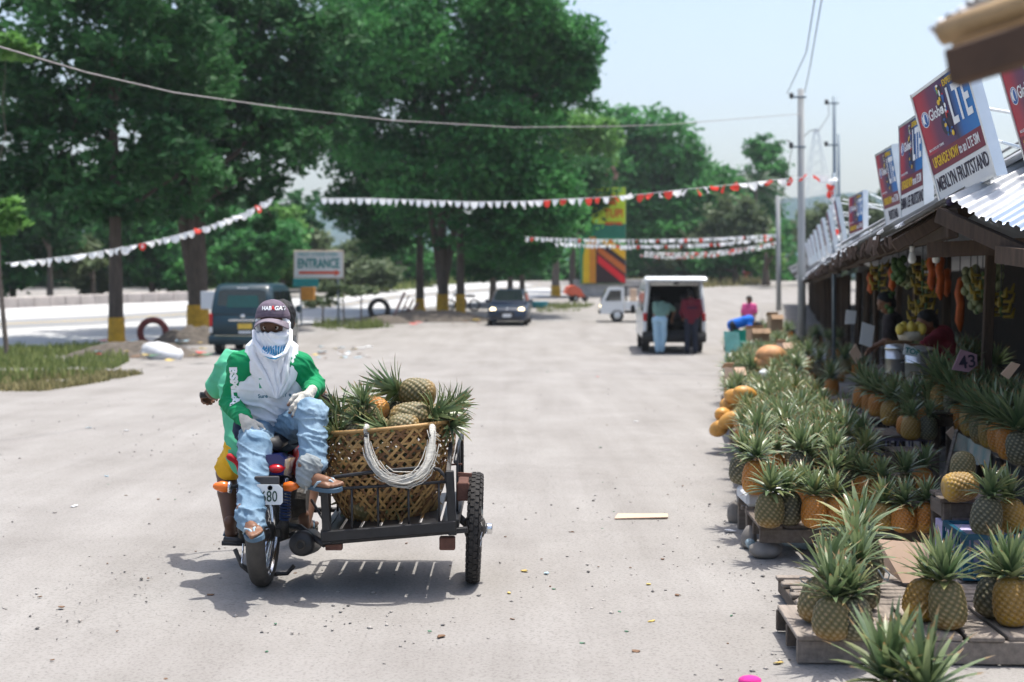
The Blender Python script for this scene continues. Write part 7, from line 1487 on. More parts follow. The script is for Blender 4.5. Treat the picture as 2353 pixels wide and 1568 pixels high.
# ---- people further back
def figure(label, j, fd, skin, sh=None, tr=None, hair=True, sleeve=.45, shr=1.05, trr=1.0, to=.97, vox=.018, fat=1.05, hs=1.05, long=0, hem=.0, hands=True, shoes=M_blk):
    t = thing('person', label, 'person', V(((j['anL'].x + j['anR'].x) / 2, (j['anL'].y + j['anR'].y) / 2, hgt(j['anL'].y)))); hp_, HM = headprims(j['head'], fd, s=hs)
    part('body', sdf_mesh('body', bodyprims(j, fat=fat) + hp_, vox * .8, skin, .02), None, t)
    if hair: hairpart(t, j['head'], HM, 1.06 * hs, .011, long)
    if sh: shirt(j, sh, t, shr, sleeve, vox * .8, hem=hem)
    if tr: pants(j, tr, t, trr, to, vox * .8)
    if hands:
        for s, q in (('L', 1), ('R', -1)):
            d = (V(j['wr' + s]) - V(j['el' + s])).normalized(); hand('hand', V(j['wr' + s]) + d * .01, d, V(fd) * -.6 + V((0, 0, .8)), skin, q, (.3, .4, .3), 1.0, .6, None, .007, t)
    for s in 'LR':
        a = V(j['an' + s]); f = V((fd[0], fd[1], 0)).normalized(); part('shoe', MB().ell(a + f * .06 + V((0, 0, -.045)), (.05, .05, .04), 10, 7).ell(a + f * .12 + V((0, 0, -.05)), (.045, .06, .032), 10, 7), shoes, t, True)
    return t
def stand(x, Yg, top, yaw=0.0, w_=.19, lean=0.0):
    """joints of a standing figure whose feet are at photo x on depth Yg and whose head top is at photo y"""
    b = at(x, 700, Yg); b.z = hgt(Yg); Ht = at(x, top, Yg).z - b.z; k = Ht / 1.72; c, s = math.cos(yaw), math.sin(yaw)
    def q(a, f, z): return b + V((a * c - f * s, a * s + f * c, 0)) * k + V((0, 0, z * k))
    return dict(head=q(0, .03 + lean, 1.60), shL=q(-w_, lean * .9, 1.38), shR=q(w_, lean * .9, 1.38), elL=q(-w_ - .07, .04 + lean, 1.10), elR=q(w_ + .07, .04 + lean, 1.10), wrL=q(-w_ - .02, .2 + lean, .98), wrR=q(w_ + .02, .2 + lean, .98), hpL=q(-.085, 0, .90), hpR=q(.085, 0, .90), knL=q(-.10, .02, .48), knR=q(.10, .02, .48), anL=q(-.11, 0, .09), anR=q(.11, 0, .09))
Yv = 38.7
j = stand(1589, Yv - .05, 664); j['head'] += V((-.05, .12, -.02)); figure('person in a maroon striped shirt and dark trousers leaning into the open van', j, (0, 1, -.2), M_skin, mat('maroon_knit', (.13, .008, .02), .85, var=.15), mat('dark_blue_trousers', (.015, .02, .035), .85), sleeve=.9)
for z0, z1 in ((1.15, 1.21),): part('shirt_stripe', MB().tube([V(((j['shL'].x + j['shR'].x) / 2, Yv - .05, j['hpL'].z + .30)), V(((j['shL'].x + j['shR'].x) / 2, Yv - .05, j['hpL'].z + .37))], .19, 16, caps=False), mat('dark_purple_knit', (.045, .008, .03), .85), [o for o in bpy.data.objects if str(o.get('label', '')).startswith('person in a maroon')][0], True)
b = at(1514, 700, Yv - .1); b.z = hgt(Yv); q = lambda a, f, z: b + V((a, f, z))
j = dict(head=q(.28, .52, 1.30), shL=q(-.06, .30, 1.36), shR=q(.30, .28, 1.30), elL=q(.0, .5, 1.12), elR=q(.48, .42, 1.18), wrL=q(.12, .62, .98), wrR=q(.42, .5, .95), hpL=q(-.07, .02, .92), hpR=q(.12, .02, .92), knL=q(-.06, .0, .50), knR=q(.13, .02, .50), anL=q(-.02, 0, .09), anR=q(.09, .03, .09))
figure('person in a grey green shirt and pale blue jeans bending into the open van', j, (.2, 1, -.8), M_skin, mat('grey_green_cotton', (.16, .27, .22), .85, var=.1), mat('pale_blue_denim', (.33, .50, .62), .85, var=.1, scale=4), hem=-.14, trr=1.03, shoes=M_slip)
b = at(1693, 700, 35.5); b.z = hgt(35.5); q = lambda a, f, z: b + V((a, f, z))
j = dict(head=q(.52, -.05, .82), shL=q(.30, -.17, 1.0), shR=q(.32, .15, .98), elL=q(.28, -.28, .74), elR=q(.42, .18, .70), wrL=q(.32, -.26, .52), wrR=q(.48, .1, .5), hpL=q(-.10, -.1, .86), hpR=q(-.10, .1, .86), knL=q(.02, -.1, .47), knR=q(.0, .1, .47), anL=q(-.02, -.1, .09), anR=q(.0, .12, .09))
figure('person in a bright blue shirt bending over the fruit rows beside the green chair', j, (.8, 0, -.6), M_skin, mat('bright_blue_cotton', (.0, .12, .52), .85, var=.1), mat('black_trousers', (.012, .014, .018), .85), shr=1.1, long=.12)
j = stand(1722, 45, 682, 2.6); figure('person in a pink shirt standing among the far fruit rows', j, (-.4, -.8, -.2), M_skin, mat('hot_pink_cotton', (.70, .09, .28), .85, var=.1), mat('grey_trousers', (.1, .1, .12), .85), long=.15)
Yr = 14.75; b = at(2165, 760, Yr); b.z = hgt(Yr); hz0 = at(2128, 740, Yr)
q = lambda x, y, dy=0: at(x, y, Yr + dy)
j = dict(head=q(2130, 742), shL=q(2158, 775, -.15), shR=q(2170, 772, .17), elL=q(2118, 800, -.22), elR=q(2140, 806, .2), wrL=q(2078, 795, -.2), wrR=q(2085, 800, .05), hpL=q(2178, 880, -.09), hpR=q(2180, 880, .1), knL=q(2176, 960, -.1), knR=q(2180, 960, .1), anL=q(2174, 1010, -.1), anR=q(2180, 1010, .1))
figure('vendor in a red shirt reaching for the bags of yellow fruit', j, (-1, -.15, -.35), M_skin, mat('dark_red_cotton', (.22, .02, .035), .85, var=.2, scale=10), mat('black_trousers', (.012, .014, .018), .85), vox=.014)
Yr = 17.2; j = dict(head=q(2036, 697), shL=q(2046, 738, -.15), shR=q(2054, 736, .17), elL=q(2040, 780, -.2), elR=q(2050, 780, .2), wrL=q(2012, 795, -.18), wrR=q(2018, 792, .1), hpL=q(2056, 830, -.09), hpR=q(2058, 830, .1), knL=q(2056, 890, -.1), knR=q(2060, 890, .1), anL=q(2056, 950, -.1), anR=q(2060, 950, .1))
figure('vendor in a dark shirt looking down over the steel pots', j, (-1, -.1, -.45), M_skin, mat('black_brown_cotton', (.03, .022, .022), .85), mat('black_trousers', (.012, .014, .018), .85), vox=.015)
# ---------------------------------------------------------------- vehicles
def paint(n, c): return mat(n, c, .35, var=.05, scale=2, coat=.35)
M_pw = paint('white_car_paint', (.70, .72, .72)); M_pt = paint('dark_teal_car_paint', (.003, .028, .042)); M_pb = paint('dark_blue_car_paint', (.008, .02, .045))
M_glass = mat('tinted_glass', (.012, .018, .02), .06, var=.05, spec=.7, coat=.5); M_gteal = mat('teal_tinted_glass', (.004, .075, .065), .12, spec=.6); M_trim = mat('black_trim', (.015, .015, .016), .6); M_inner = mat('dark_car_interior', (.018, .018, .02), .8)
M_head = mat('headlight_glass', (.85, .78, .55), .1, coat=.8); M_platey = mat('yellow_plate', (.62, .42, .06), .5); M_seatc = mat('grey_seat_cloth', (.10, .10, .11), .85)
_hl = MT['headlight_glass'].node_tree.nodes['Principled BSDF']; _hl.inputs['Emission Color'].default_value = (1, .82, .5, 1); _hl.inputs['Emission Strength'].default_value = 2.2
def rr(w_, z0, z1, rad, y, n=5, top=1.0):
    """rounded rectangle cross-section at length y (half-width w_, top narrowed)"""
    pts = []
    for cx_, cz_, a0 in ((1, 0, -90), (1, 1, 0), (-1, 1, 90), (-1, 0, 180)):
        for i in range(n):
            a = R(a0 + 90 * i / (n - 1)); ww = w_ * (top if cz_ else 1); pts.append(V((cx_ * (ww - rad) + rad * math.cos(a), y, (z1 - rad if cz_ else z0 + rad) + rad * math.sin(a))))
    return pts
def cwheel(t, x, y, r, wd, spokes=5):
    Rm = Matrix.Rotation(math.pi / 2, 3, 'Y'); w_ = part('wheel', MB().lathe([(r * .66, -wd / 2), (r * .95, -wd / 2), (r, -wd * .36), (r, wd * .36), (r * .95, wd / 2), (r * .66, wd / 2)], 26, (x, y, r), Rm, False), M_rub, t, True, wc=False)
    part('rim', MB().lathe([(.02, -wd * .3), (r * .35, -wd * .3), (r * .66, -wd * .42), (r * .66, wd * .42), (r * .35, wd * .3), (.02, wd * .3)], 20, (x, y, r), Rm), M_galv, w_, True, wc=False)
def vehicle(label, cat, name, p, rz, sc_=1.0): t = thing(name, label, cat, p, rz); t.scale = (sc_,) * 3; return t
# white van with the tailgate up (rear at local y=0, nose at +y)
p = at(1549, 811, 39.0); p.z = hgt(39); t = vehicle('white van seen from behind with its tailgate up and rear open', 'van', 'van', p, -.045)
W, Hh, L = .86, 2.0, 4.6
side = [(0, .42), (0, 1.15), (.06, 1.86), (.25, 1.97), (3.4, 1.97), (4.15, 1.25), (4.55, 1.0), (4.6, .45)]
for s in (-1, 1):
    part('side_panel', MB().prism([V((s * (W - .10 * max(0, z - 1.0)), y, z)) for y, z in side], (0, 0, 0), (-s * .05, 0, 0)), M_pw, t, wc=False)
    part('side_window', MB().prism([V((s * (W - .10 * max(0, z - 1.0) + .006), y, z)) for y, z in [(.25, 1.15), (.3, 1.75), (3.3, 1.75), (3.75, 1.2)]], (0, 0, 0), (-s * .004, 0, 0)), M_glass, t, wc=False)
    part('rear_pillar', MB().loft([[V((s * (W - .10 * max(0, z - 1.0)) - s * a, b_ - .02, z)) for a, b_ in ((0, 0), (.10, -.01), (.13, .08), (0, .1))] for z in (.5, 1.0, 1.5, 1.93)]), M_pw, t, True, wc=False)
    tl = part('tail_light', MB().box((s * (W - .055), -.045, 1.0), (.10, .05, .22), ch=.015), M_redl, t, wc=False); part('lamp_lens', MB().box((s * (W - .055), -.045, .74), (.10, .05, .26), ch=.015), M_panelw, tl, wc=False)
    part('mirror', MB().ell((s * (W + .14), 3.35, 1.15), (.07, .05, .14), 12, 9), M_trim, t, True, wc=False)
    for y in (.95, 3.7): cwheel(t, s * (W - .12), y, .33, .2)
part('roof', MB().loft([rr(W - .09, 1.86, 2.0, .06, .02), rr(W - .07, 1.88, 2.04, .07, .3), rr(W - .07, 1.88, 2.05, .07, 2.6), rr(W - .1, 1.86, 1.98, .05, 3.45)]), M_pw, t, True, wc=False)
part('tailgate', MB().loft([rr(W - .03, 1.97, 2.04, .03, -.75), rr(W - .01, 1.98, 2.10, .04, -.4), rr(W - .06, 2.0, 2.12, .04, .1)]), M_pw, t, True, wc=False); part('tailgate_lining', MB().box((0, -.3, 1.965), (1.3, .7, .02)), M_trim, t, wc=False)
part('tailgate_latch', MB().box((0, -.72, 1.93), (.14, .05, .07), ch=.01), M_trim, t, wc=False)
part('bumper', MB().loft([rr(W + .01, .32, .58, .06, -.10), rr(W + .02, .30, .60, .06, .0), rr(W, .3, .6, .05, .15)]), M_trim, t, True, wc=False); part('cargo_floor', MB().box((0, 1.3, .60), (1.56, 2.6, .05)), M_inner, t, wc=False); part('bulkhead', MB().box((0, 2.7, 1.2), (1.5, .04, 1.3)), M_inner, t, wc=False); part('front_body', MB().loft([rr(W - .02, .4, 1.15, .08, 3.7), rr(W - .05, .4, 1.05, .1, 4.4), rr(W - .15, .45, .9, .12, 4.62)]), M_pw, t, True, wc=False); part('windscreen', MB().prism([V((x, y, z)) for x, y, z in ((-.75, 4.1, 1.2), (.75, 4.1, 1.2), (.65, 3.45, 1.88), (-.65, 3.45, 1.88))], (0, 0, 0), (0, .02, .01)), M_glass, t, wc=False)
for x in (-.4, .4): part('rear_seat', MB().box((x, 1.6, 1.0), (.6, .16, .75), ch=.05).box((x, 1.62, 1.5), (.26, .1, .2), ch=.04), M_seatc, t, wc=False)
for x in (-.28, .3): part('cargo_load', MB().ell((x, .9, .78), (.3, .4, .2), 12, 8), M_inner, t, True, wc=False)
# dark teal van (closed rear)
p = gnd(557, 817); t = vehicle('dark teal van parked under the trees behind the tricycle, seen from behind', 'van', 'van', p, 0)
W = .885; secs = [rr(W - .06, .42, 1.05, .1, -.02), rr(W, .36, 1.12, .1, .1), rr(W, .34, 1.14, .1, 2.0), rr(W, .34, 1.12, .1, 3.6), rr(W - .04, .36, 1.0, .12, 4.35), rr(W - .16, .42, .88, .12, 4.6)]
part('body', MB().loft(secs), M_pt, t, True, wc=False)
part('cabin', MB().loft([rr(W - .05, 1.04, 1.12, .03, .0, top=1), rr(W - .04, 1.04, 1.80, .16, .10, top=.9), rr(W - .04, 1.04, 1.92, .18, .4, top=.9), rr(W - .04, 1.04, 1.92, .18, 2.9, top=.9), rr(W - .05, 1.04, 1.85, .16, 3.3, top=.9), rr(W - .08, 1.0, 1.12, .04, 4.1, top=.95)]), M_pt, t, True, wc=False)
part('rear_window', MB().prism([V((x, y, z)) for x, y, z in ((-.68, .05, 1.17), (.68, .05, 1.17), (.62, .085, 1.72), (.5, .09, 1.76), (-.5, .09, 1.76), (-.62, .085, 1.72))], (0, -.03, 0), (0, .01, 0)), M_glass, t, wc=False)
part('window_film', MB().prism([V((x, y, z)) for x, y, z in ((-.42, .03, 1.28), (.46, .03, 1.28), (.42, .058, 1.60), (-.38, .058, 1.60))], (0, -.022, 0), (0, -.012, 0)), M_gteal, t, wc=False)
for s in (-1, 1):
    tl = part('tail_light', MB().box((s * (W - .05), -.01, .95), (.09, .06, .34), ch=.015), M_redl, t, wc=False); part('lamp_lens', MB().box((s * (W - .05), -.012, .68), (.09, .06, .16), ch=.015), M_panelw, tl, wc=False)
    for a, b_ in ((.35, 1.25), (1.35, 2.35), (2.45, 3.3)): part('side_window', MB().prism([V((s * (W - .035 - .115 * (z - 1.14)), y, z)) for y, z in ((a, 1.16), (a + .05, 1.70), (b_ - (.0 if b_ < 3 else .25), 1.70), (b_ + (0 if b_ < 3 else .25), 1.16))], (0, 0, 0), (s * .012, 0, 0)), M_glass, t, wc=False)
    part('mirror', MB().ell((s * (W + .13), 3.35, 1.18), (.09, .06, .12), 12, 9), M_pt, t, True, wc=False); part('side_strip', MB().box((s * (W + .004), 1.9, .72), (.012, 3.4, .07)), M_chr, t, wc=False)
    for y in (.85, 3.65): cwheel(t, s * (W - .11), y, .33, .2)
part('windscreen', MB().prism([V((x, y, z)) for x, y, z in ((-.74, 4.12, 1.14), (.74, 4.12, 1.14), (.66, 3.36, 1.8), (-.66, 3.36, 1.8))], (0, 0, 0), (0, .02, .01)), M_glass, t, wc=False)
part('chrome_strip', MB().box((0, -.035, .93), (.72, .03, .045), ch=.008), M_chr, t, wc=False); part('plate', MB().box((.08, -.036, .78), (.38, .02, .15)), M_platey, t, wc=False); part('lower_plate', MB().box((.08, -.036, .62), (.34, .02, .07)), M_panelw, t, wc=False); part('badge', MB().ell((.02, -.03, 1.05), (.07, .012, .045), 14, 8), M_chr, t, True, wc=False)
part('bumper', MB().loft([rr(W + .0, .30, .52, .05, -.12), rr(W + .02, .28, .54, .05, .0), rr(W, .3, .54, .05, .2)]), M_pt, t, True, wc=False); part('bumper_step', MB().box((0, -.13, .535), (1.4, .1, .02)), M_chr, t, wc=False)
part('roof_badge', MB().box((.0, .10, 1.80), (.3, .02, .035)), M_panelw, t, wc=False)
# dark blue car facing the camera (nose at local -y)
p = gnd(1165, 750); t = vehicle('small dark blue car facing the camera with its headlights lit', 'car', 'car', p + V((0, .0, 0)), -.06)
W = .80; part('body', MB().loft([rr(W - .14, .22, .62, .12, 0.0), rr(W - .03, .2, .74, .14, .22), rr(W, .2, .86, .14, .9), rr(W, .2, .92, .12, 1.2), rr(W, .2, .95, .12, 3.1), rr(W - .04, .24, .95, .14, 3.6), rr(W - .12, .3, .85, .14, 3.75)]), M_pb, t, True, wc=False)
part('cabin', MB().loft([rr(W - .10, .86, .93, .03, .95), rr(W - .14, .86, 1.38, .14, 1.65, top=.86), rr(W - .12, .86, 1.46, .16, 2.0, top=.85), rr(W - .12, .86, 1.44, .16, 3.0, top=.85), rr(W - .14, .86, 1.0, .05, 3.6)]), M_pb, t, True, wc=False)
part('windscreen', MB().prism([V((x, y, z)) for x, y, z in ((-.60, 1.06, .96), (.60, 1.06, .96), (.50, 1.70, 1.38), (-.50, 1.70, 1.38))], (0, -.03, .035), (0, -.01, .01)), M_glass, t, wc=False)
for s in (-1, 1):
    part('headlight', MB().ell((s * .56, .07, .66), (.13, .08, .075), 14, 9, Matrix.Rotation(s * .35, 3, 'Z')), M_head, t, True, wc=False); part('mirror', MB().ell((s * (W + .08), 1.25, .98), (.09, .06, .065), 12, 8), M_pb, t, True, wc=False); part('fog_lamp', MB().lathe([(.045, 0), (.05, .03)], 14, (s * .52, .02, .36), Matrix.Rotation(math.pi / 2, 3, 'X')), M_trim, t, wc=False)
    part('side_window', MB().prism([V((s * (W - .10 - .20 * (z - .95)), y, z)) for y, z in ((1.3, .97), (1.75, 1.36), (3.0, 1.36), (3.4, 1.0))], (0, 0, 0), (s * .012, 0, 0)), M_glass, t, wc=False)
    for y in (.72, 3.05): cwheel(t, s * (W - .09), y, .29, .18)
part('grille', MB().box((0, .005, .50), (.62, .04, .16), ch=.02), M_trim, t, wc=False); part('plate', MB().box((0, -.025, .42), (.34, .015, .13)), M_panelw, t, wc=False); part('badge', MB().ell((0, -.02, .66), (.06, .02, .045), 12, 8), M_chr, t, True, wc=False); part('lower_intake', MB().box((0, .01, .29), (.9, .05, .08), ch=.02), M_trim, t, wc=False)
# white mini truck in side view (nose at local -x)
p = gnd(1378, 741); t = vehicle('small white mini truck standing sideways behind the white van', 'truck', 'mini_truck', p, -.04)
def side_loft(pr, w_, m, n, y0=0): return part(n, MB().prism([V((x, y0, z)) for x, z in pr], (0, 0, 0), (0, w_, 0)), m, t, wc=False)
side_loft([(.02, .35), (.05, .85), (.32, 1.38), (.45, 1.45), (1.0, 1.45), (1.0, .35)], 1.35, M_pw, 'cab'); part('cab_window', MB().prism([V((x, -.012, z)) for x, z in ((.22, .88), (.42, 1.32), (.88, 1.32), (.88, .88))], (0, 0, 0), (0, .01, 0)), M_glass, t, wc=False)
part('windscreen', MB().prism([V((.04, .08, .9)), V((.30, .12, 1.36)), V((.30, 1.22, 1.36)), V((.04, 1.27, .9))], (-.015, 0, .005), (0, 0, 0)), M_glass, t, wc=False); side_loft([(1.04, .52), (1.04, .86), (3.0, .86), (3.0, .52)], 1.4, M_pw, 'bed', -.02)
for x in (1.1, 1.9, 2.9): part('bed_post', MB().bar((x, 0, .86), (x, 0, 1.45), .04).bar((x, 1.33, .86), (x, 1.33, 1.45), .04), M_trim, t, wc=False)
part('bed_rail', MB().bar((1.05, 0, 1.45), (2.95, 0, 1.45), .045).bar((1.05, 1.33, 1.45), (2.95, 1.33, 1.45), .045), M_trim, t, wc=False); part('cargo', MB().box((1.4, .4, 1.12), (.28, .3, .52), ch=.02), M_cardl, t, wc=False); part('cargo', MB().box((2.25, .4, 1.1), (.3, .3, .48), ch=.02), M_platey, t, wc=False); part('cargo', MB().box((1.85, .7, 1.08), (.4, .5, .44), ch=.02), M_inner, t, wc=False)
part('chassis', MB().box((1.7, .67, .42), (2.6, .9, .1)), M_trim, t, wc=False); part('headlight', MB().box((.025, .2, .68), (.03, .2, .12), ch=.01), M_head, t, wc=False); part('bumper', MB().box((0, .67, .42), (.08, 1.36, .12), ch=.015), M_trim, t, wc=False)
for x in (.72, 2.3):
    for y in (.08, 1.25):
        r_ = .27; w_ = part('wheel', MB().lathe([(r_ * .6, -.08), (r_ * .95, -.08), (r_, -.05), (r_, .05), (r_ * .95, .08), (r_ * .6, .08)], 22, (x, y, r_), Matrix.Rotation(math.pi / 2, 3, 'X'), False), M_rub, t, True, wc=False); part('rim', MB().lathe([(.02, -.06), (r_ * .6, -.07), (r_ * .6, .07), (.02, .06)], 18, (x, y, r_), Matrix.Rotation(math.pi / 2, 3, 'X')), M_galv, w_, True, wc=False)
# small far motorbikes and a red three wheeler
def moto(label, p, rz, m, sc_=1.0, rider=None):
    t = vehicle(label, 'motorbike', 'motorbike', p, rz, sc_)
    for y in (0, 1.25): part('wheel', MB().lathe([(.22, -.04), (.29, -.04), (.30, 0), (.29, .04), (.22, .04)], 22, (0, y, .30), Matrix.Rotation(math.pi / 2, 3, 'Y'), False), M_rub, t, True, wc=False)
    part('body', MB().ell((0, .75, .78), (.13, .28, .13), 12, 8).ell((0, .2, .75), (.11, .3, .07), 12, 8).box((0, .6, .45), (.2, .4, .3), ch=.05), m, t, True, wc=False); part('fork', MB().tube([(0, 1.25, .3), (0, 1.0, 1.0)], .025, 7), M_chr, t, True, wc=False); part('handlebar', MB().tube([(-.33, .95, 1.02), (0, 1.02, 1.0), (.33, .95, 1.02)], .014, 7), M_blk, t, True, wc=False)
    return t
moto('dark motorbike parked beside the dark blue car', gnd(1090, 716), 1.3, M_blkp); moto('dark red motorbike far off at the end of the yard', gnd(1722, 648), .4, M_redc, 1.1)
p = gnd(1326, 694); t = vehicle('red sidecar tricycle parked before the billboard plinth', 'tricycle', 'parked_tricycle', p, .3, .66)
M_or = mat('orange_red_tarpaulin', (.62, .12, .06), .7, var=.1); part('cover', MB().loft([[V((x, y, z)) for x, z in ((-1.0, .75), (-.75, 1.35), (-.2, 1.45), (.3, 1.15), (.75, .45), (.2, .4), (-.4, .55))] for y in (0, .9)]), M_or, t, wc=False); part('base', MB().box((.2, .45, .4), (1.5, .9, .14), ch=.03), M_blkp, t, wc=False)
for x, y in ((-.15, -.05), (-.15, .95), (.9, .45)): part('wheel', MB().lathe([(.05, -.03), (.2, -.04), (.28, -.04), (.3, 0), (.28, .04), (.2, .04), (.05, .03)], 20, (x, y, .3), Matrix.Rotation(math.pi / 2, 3, 'X')), M_rub, t, True, wc=False)
part('hub_cap', MB().lathe([(.09, 0), (.09, .02)], 16, (-.15, -.12, .3), Matrix.Rotation(math.pi / 2, 3, 'X')), M_panelw, t, wc=False)
# ---------------------------------------------------------------- tyres, rubbish, litter
def tyre_ring(label, p, r, wd, m, sink=.35, rz=0.0):
    prof = [(r - wd * .5 + wd * .5 * math.sin(math.pi * i / 12) ** .8, -wd / 2 * math.cos(math.pi * i / 12)) for i in range(13)]; prof = [(r * .6, -wd * .42)] + prof + [(r * .6, wd * .42), (r * .6, -wd * .42)]
    o = part('tyre', MB().lathe(prof, 30, (0, 0, 0), Matrix.Rotation(math.pi / 2, 3, 'X'), False), m, None, True); o.location = p + V((0, 0, r * (1 - sink))); o.rotation_euler = (0, 0, rz); return tag(o, label, 'tyre')
tyre_ring('half buried red painted tyre beside the yellow footed tree', gnd(352, 790), .50, .26, mat('dull_red_tyre_paint', (.16, .035, .03), .8, var=.3, scale=6), .3, .2); tyre_ring('black tyre standing upright at the verge left of the board heap', gnd(871, 735), .50, .24, M_rub, .12, -.15)
M_soil = mat('dark_rubble_soil', (.10, .085, .07), .95, var=.4, scale=6, bump=.8, bscale=20)
def mound(label, c, rx, ry, h, seed, m=M_soil, cat='mound', name='soil_mound'):
    o = part(name, MB().grid(lambda u, v: V(((u - .5) * 2 * rx, (v - .5) * 2 * ry, max(-.05, h * (1 - ((u - .5) * 2) ** 2 - ((v - .5) * 2) ** 2) * (1 + .5 * fbm((u * 5, v * 5, seed), 1, 3))))), 26, 16), m, None, True); o.location = c; return tag(o, label, cat, 'rubble mounds under the trees')
mound('low dark rubble mound at the foot of the left tree pair', gnd(300, 822) + V((0, .6, 0)), 1.9, 1.2, .38, 1); mound('dark soil bank between the thick trunk and the teal van', gnd(440, 790), 1.3, 1.1, .5, 2); mound('dark soil bank around the middle tree trunks', gnd(1000, 740) + V((0, 1, 0)), 2.6, 1.4, .42, 3); mound('rubble mound around the black tyre', gnd(880, 745) + V((0, .8, 0)), 1.3, .9, .3, 4)
o = part('rubbish_sack', MB().ell((0, 0, 0), (.55, .32, .26), 18, 12), M_sack, None, True); o.location = gnd(372, 826) + V((0, 0, .16)); o.rotation_euler = (0, .18, -.2); tag(o, 'white plastic rubbish sack lying below the red tyre', 'sack')
for v in o.data.vertices: v.co *= 1 + .16 * fbm(v.co * 4, 1, 3)
M_lit = [mat('white_litter', (.72, .73, .74), .7), mat('yellow_litter', (.50, .37, .11), .7), mat('green_litter', (.07, .17, .10), .7), mat('brown_litter', (.16, .09, .05), .8), mat('pale_blue_litter', (.35, .5, .58), .6), mat('red_litter', (.55, .09, .07), .7)]
rl = random.Random(12)
def scrap(label, p, s, m, group=None, cat='litter', name='scrap', el=1.6):
    n = 7; a0 = rl.random() * 6; pts = [V((math.cos(a0 + 6.283 * i / n) * s * el * rl.uniform(.6, 1.1), math.sin(a0 + 6.283 * i / n) * s * rl.uniform(.6, 1.1), s * .3 * rl.uniform(0, 1.4))) for i in range(n)]
    o = part(name, MB().prism(pts, (0, 0, .002), (0, 0, .005 + s * .02)), m); o.location = p; o.rotation_euler = (0, 0, rl.random() * 6); return tag(o, label, cat, group)
for k in range(34):
    x, y = rl.uniform(195, 470), rl.uniform(800, 845); scrap('bit of rubbish on the mound by the left trees', gnd(x, y) + V((0, 0, .12 + .12 * rl.random())), rl.uniform(.06, .16), rl.choice(M_lit), 'rubbish on the left mound')
for k in range(22): scrap('bit of rubbish under the middle trees', gnd(rl.uniform(880, 1110), rl.uniform(728, 752)) + V((0, 0, .06)), rl.uniform(.06, .17), rl.choice(M_lit), 'rubbish under the middle trees')
for k in range(26): scrap('pale scrap on the dark ground right of the teal van', gnd(rl.uniform(700, 850), rl.uniform(795, 826)), rl.uniform(.05, .12), rl.choice([M_lit[0], M_lit[4], M_lit[1], M_lit[3]]), 'scraps right of the teal van')
for x, y, s, k, lb in [(170, 1165, .022, 0, 'white paper scrap on the bare ground at the left'), (140, 1398, .018, 3, 'dark leaf scrap at the lower left'), (205, 985, .03, 4, 'pale blue plastic scrap left of the tricycle'), (290, 991, .03, 0, 'white plastic scrap left of the driver'), (1372, 867, .03, 5, 'red scrap in the middle of the yard'), (1258, 856, .025, 2, 'green scrap in the middle of the yard'), (1313, 1225, .016, 3, 'brown leaf scrap right of the sidecar wheel'), (1205, 1314, .018, 1, 'orange peel right of the sidecar wheel'), (1255, 1319, .016, 4, 'pale blue string scrap near the orange peel'), (1490, 1345, .014, 1, 'small yellow peel left of the front pallet'),
                       (1557, 1370, .013, 3, 'dark brown leaf left of the front pallet'), (1497, 1430, .015, 1, 'pale yellow peel low in the middle right'), (1788, 1527, .021, 1, 'yellow fruit rind just left of the front pallet'), (1013, 1465, .02, 3, 'brown dry leaf at the bottom centre'), (1170, 1365, .012, 1, 'tiny yellow peel below the sidecar wheel'), (1460, 1500, .016, 3, 'reddish dry leaf at the bottom right'), (1380, 1030, .018, 2, 'dark green leaf in the open yard'), (1462, 970, .022, 0, 'white wrapper in the open yard'), (1675, 1222, .03, 0, 'crumpled white wrapper beside the dark pallet'), (245, 1096, .02, 4, 'turquoise plastic strip at the left'), (485, 1370, .02, 3, 'flat stone chip left of the rear wheel')]:
    scrap(lb, gnd(x, y), s, M_lit[k])
q = [gnd(1412, 1195), gnd(1535, 1192), gnd(1534, 1184), gnd(1420, 1184)]; tag(part('cardboard_strip', MB().prism(q, (0, 0, .004), (0, 0, .012)), M_cardl), 'tan cardboard strip lying flat in the open yard', 'cardboard')
o = part('mesh_bag', MB().ell((0, 0, 0), (.05, .04, .02), 14, 8), mat('hot_pink_net', (.75, .03, .30), .7, bump=.8, bscale=300)); o.location = gnd(1723, 1570) + V((0, 0, .012)); tag(o, 'hot pink net bag at the bottom edge', 'net bag')
for k in range(60): scrap('dry leaf fragment on the dirt yard', gnd(rl.uniform(60, 1750), 700 + 860 * rl.random() ** .8 + 120 * rl.random()), rl.uniform(.004, .011), rl.choice([M_lit[3], M_lit[3], M_lit[3], M_lit[2]]), 'dry leaf fragments on the yard', 'leaf', 'leaf_fragment')
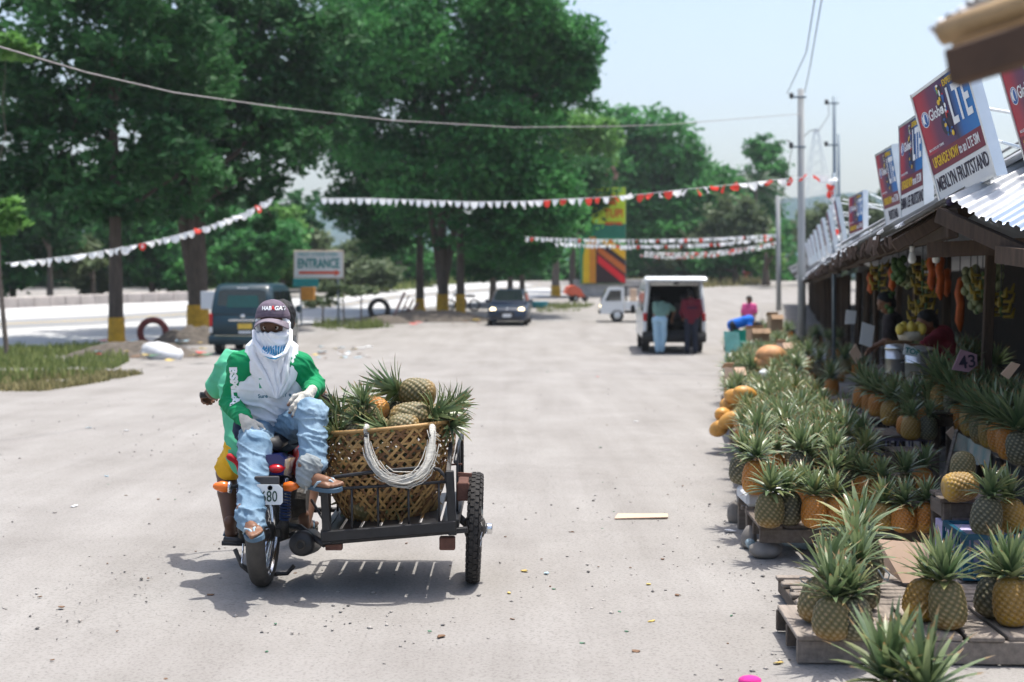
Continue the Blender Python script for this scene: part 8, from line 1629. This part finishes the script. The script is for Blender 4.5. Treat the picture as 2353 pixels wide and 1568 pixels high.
# debris boards, blue tub, water bottles
t = thing('board_heap', 'heap of broken pinkish boards beside the black tyre', 'debris', gnd(940, 728)); Mpk = mat('pinkish_board', (.36, .22, .18), .85, var=.3, scale=4)
for k in range(7): part('board', MB().bar(gnd(905 + 12 * k, 728) + V((0, .2 * (k % 3), 0)), at(930 + 10 * (k % 4), 672 + 8 * k, gnd(940, 728).y + .3), .22, .03), Mpk, t)
tag(part('tub', MB().lathe([(.35, 0), (.45, .32), (.47, .33), (.42, .32), (.33, .03)], 18, gnd(1240, 708)), mat('cyan_plastic', (.03, .28, .38), .5), None, True), 'blue green plastic tub behind the dark blue car', 'tub')
tag(part('orange_crate', MB().box(at(708, 675, 54), (.5, .4, .5), ch=.02), mat('orange_brown_panel', (.45, .20, .03), .7)), 'orange brown panel below the entrance sign, behind the van mirror', 'panel'); tag(part('blue_panel', MB().box(at(703, 650, 55.8), (1.0, .05, .32), ch=.01), M_teal), 'small teal panel under the entrance sign', 'panel'); tag(part('leaning_board', MB().box(at(478, 690, 44), (.45, .05, .55), ch=.01), M_panelw), 'white panel leaning behind the left corner of the teal van', 'panel')
M_bot = mat('clear_blue_bottle', (.45, .60, .68), .15, coat=.5, alpha=.55)
for x, y, Y, lb in ((1728, 1252, 8.9, 'crushed clear bottle at the corner of the dark pallet'), (1855, 1270, 8.9, 'clear bottle lying in the shade under the dark pallet'), (2165, 1130, 9.3, 'clear bottle standing in the aisle behind the dark pallet')):
    o = part('bottle', MB().lathe([(.03, 0), (.032, .02), (.03, .1), (.032, .14), (.014, .18), (.014, .20)], 14), M_bot, None, True); o.location = V((at(x, y, Y).x, Y, .035)); o.rotation_euler = (1.5, .1, x * .7); tag(o, lb, 'bottle')
# ---------------------------------------------------------------- air
hz = MB().box((0, 970, 59.2), (4200, 2100, 121)).mesh('haze', [])
hm = bpy.data.materials.new('haze_air'); hm.use_nodes = True; ht = hm.node_tree; ht.nodes.clear()
pv = ht.nodes.new('ShaderNodeVolumePrincipled'); pv.inputs['Color'].default_value = (0.84, 0.94, 1.0, 1); pv.inputs['Density'].default_value = 0.0003; pv.inputs['Anisotropy'].default_value = 0.2
oo = ht.nodes.new('ShaderNodeOutputMaterial'); ht.links.new(pv.outputs[0], oo.inputs['Volume'])
hz.materials.append(hm); ho = struct('haze', hz, 'stuff')
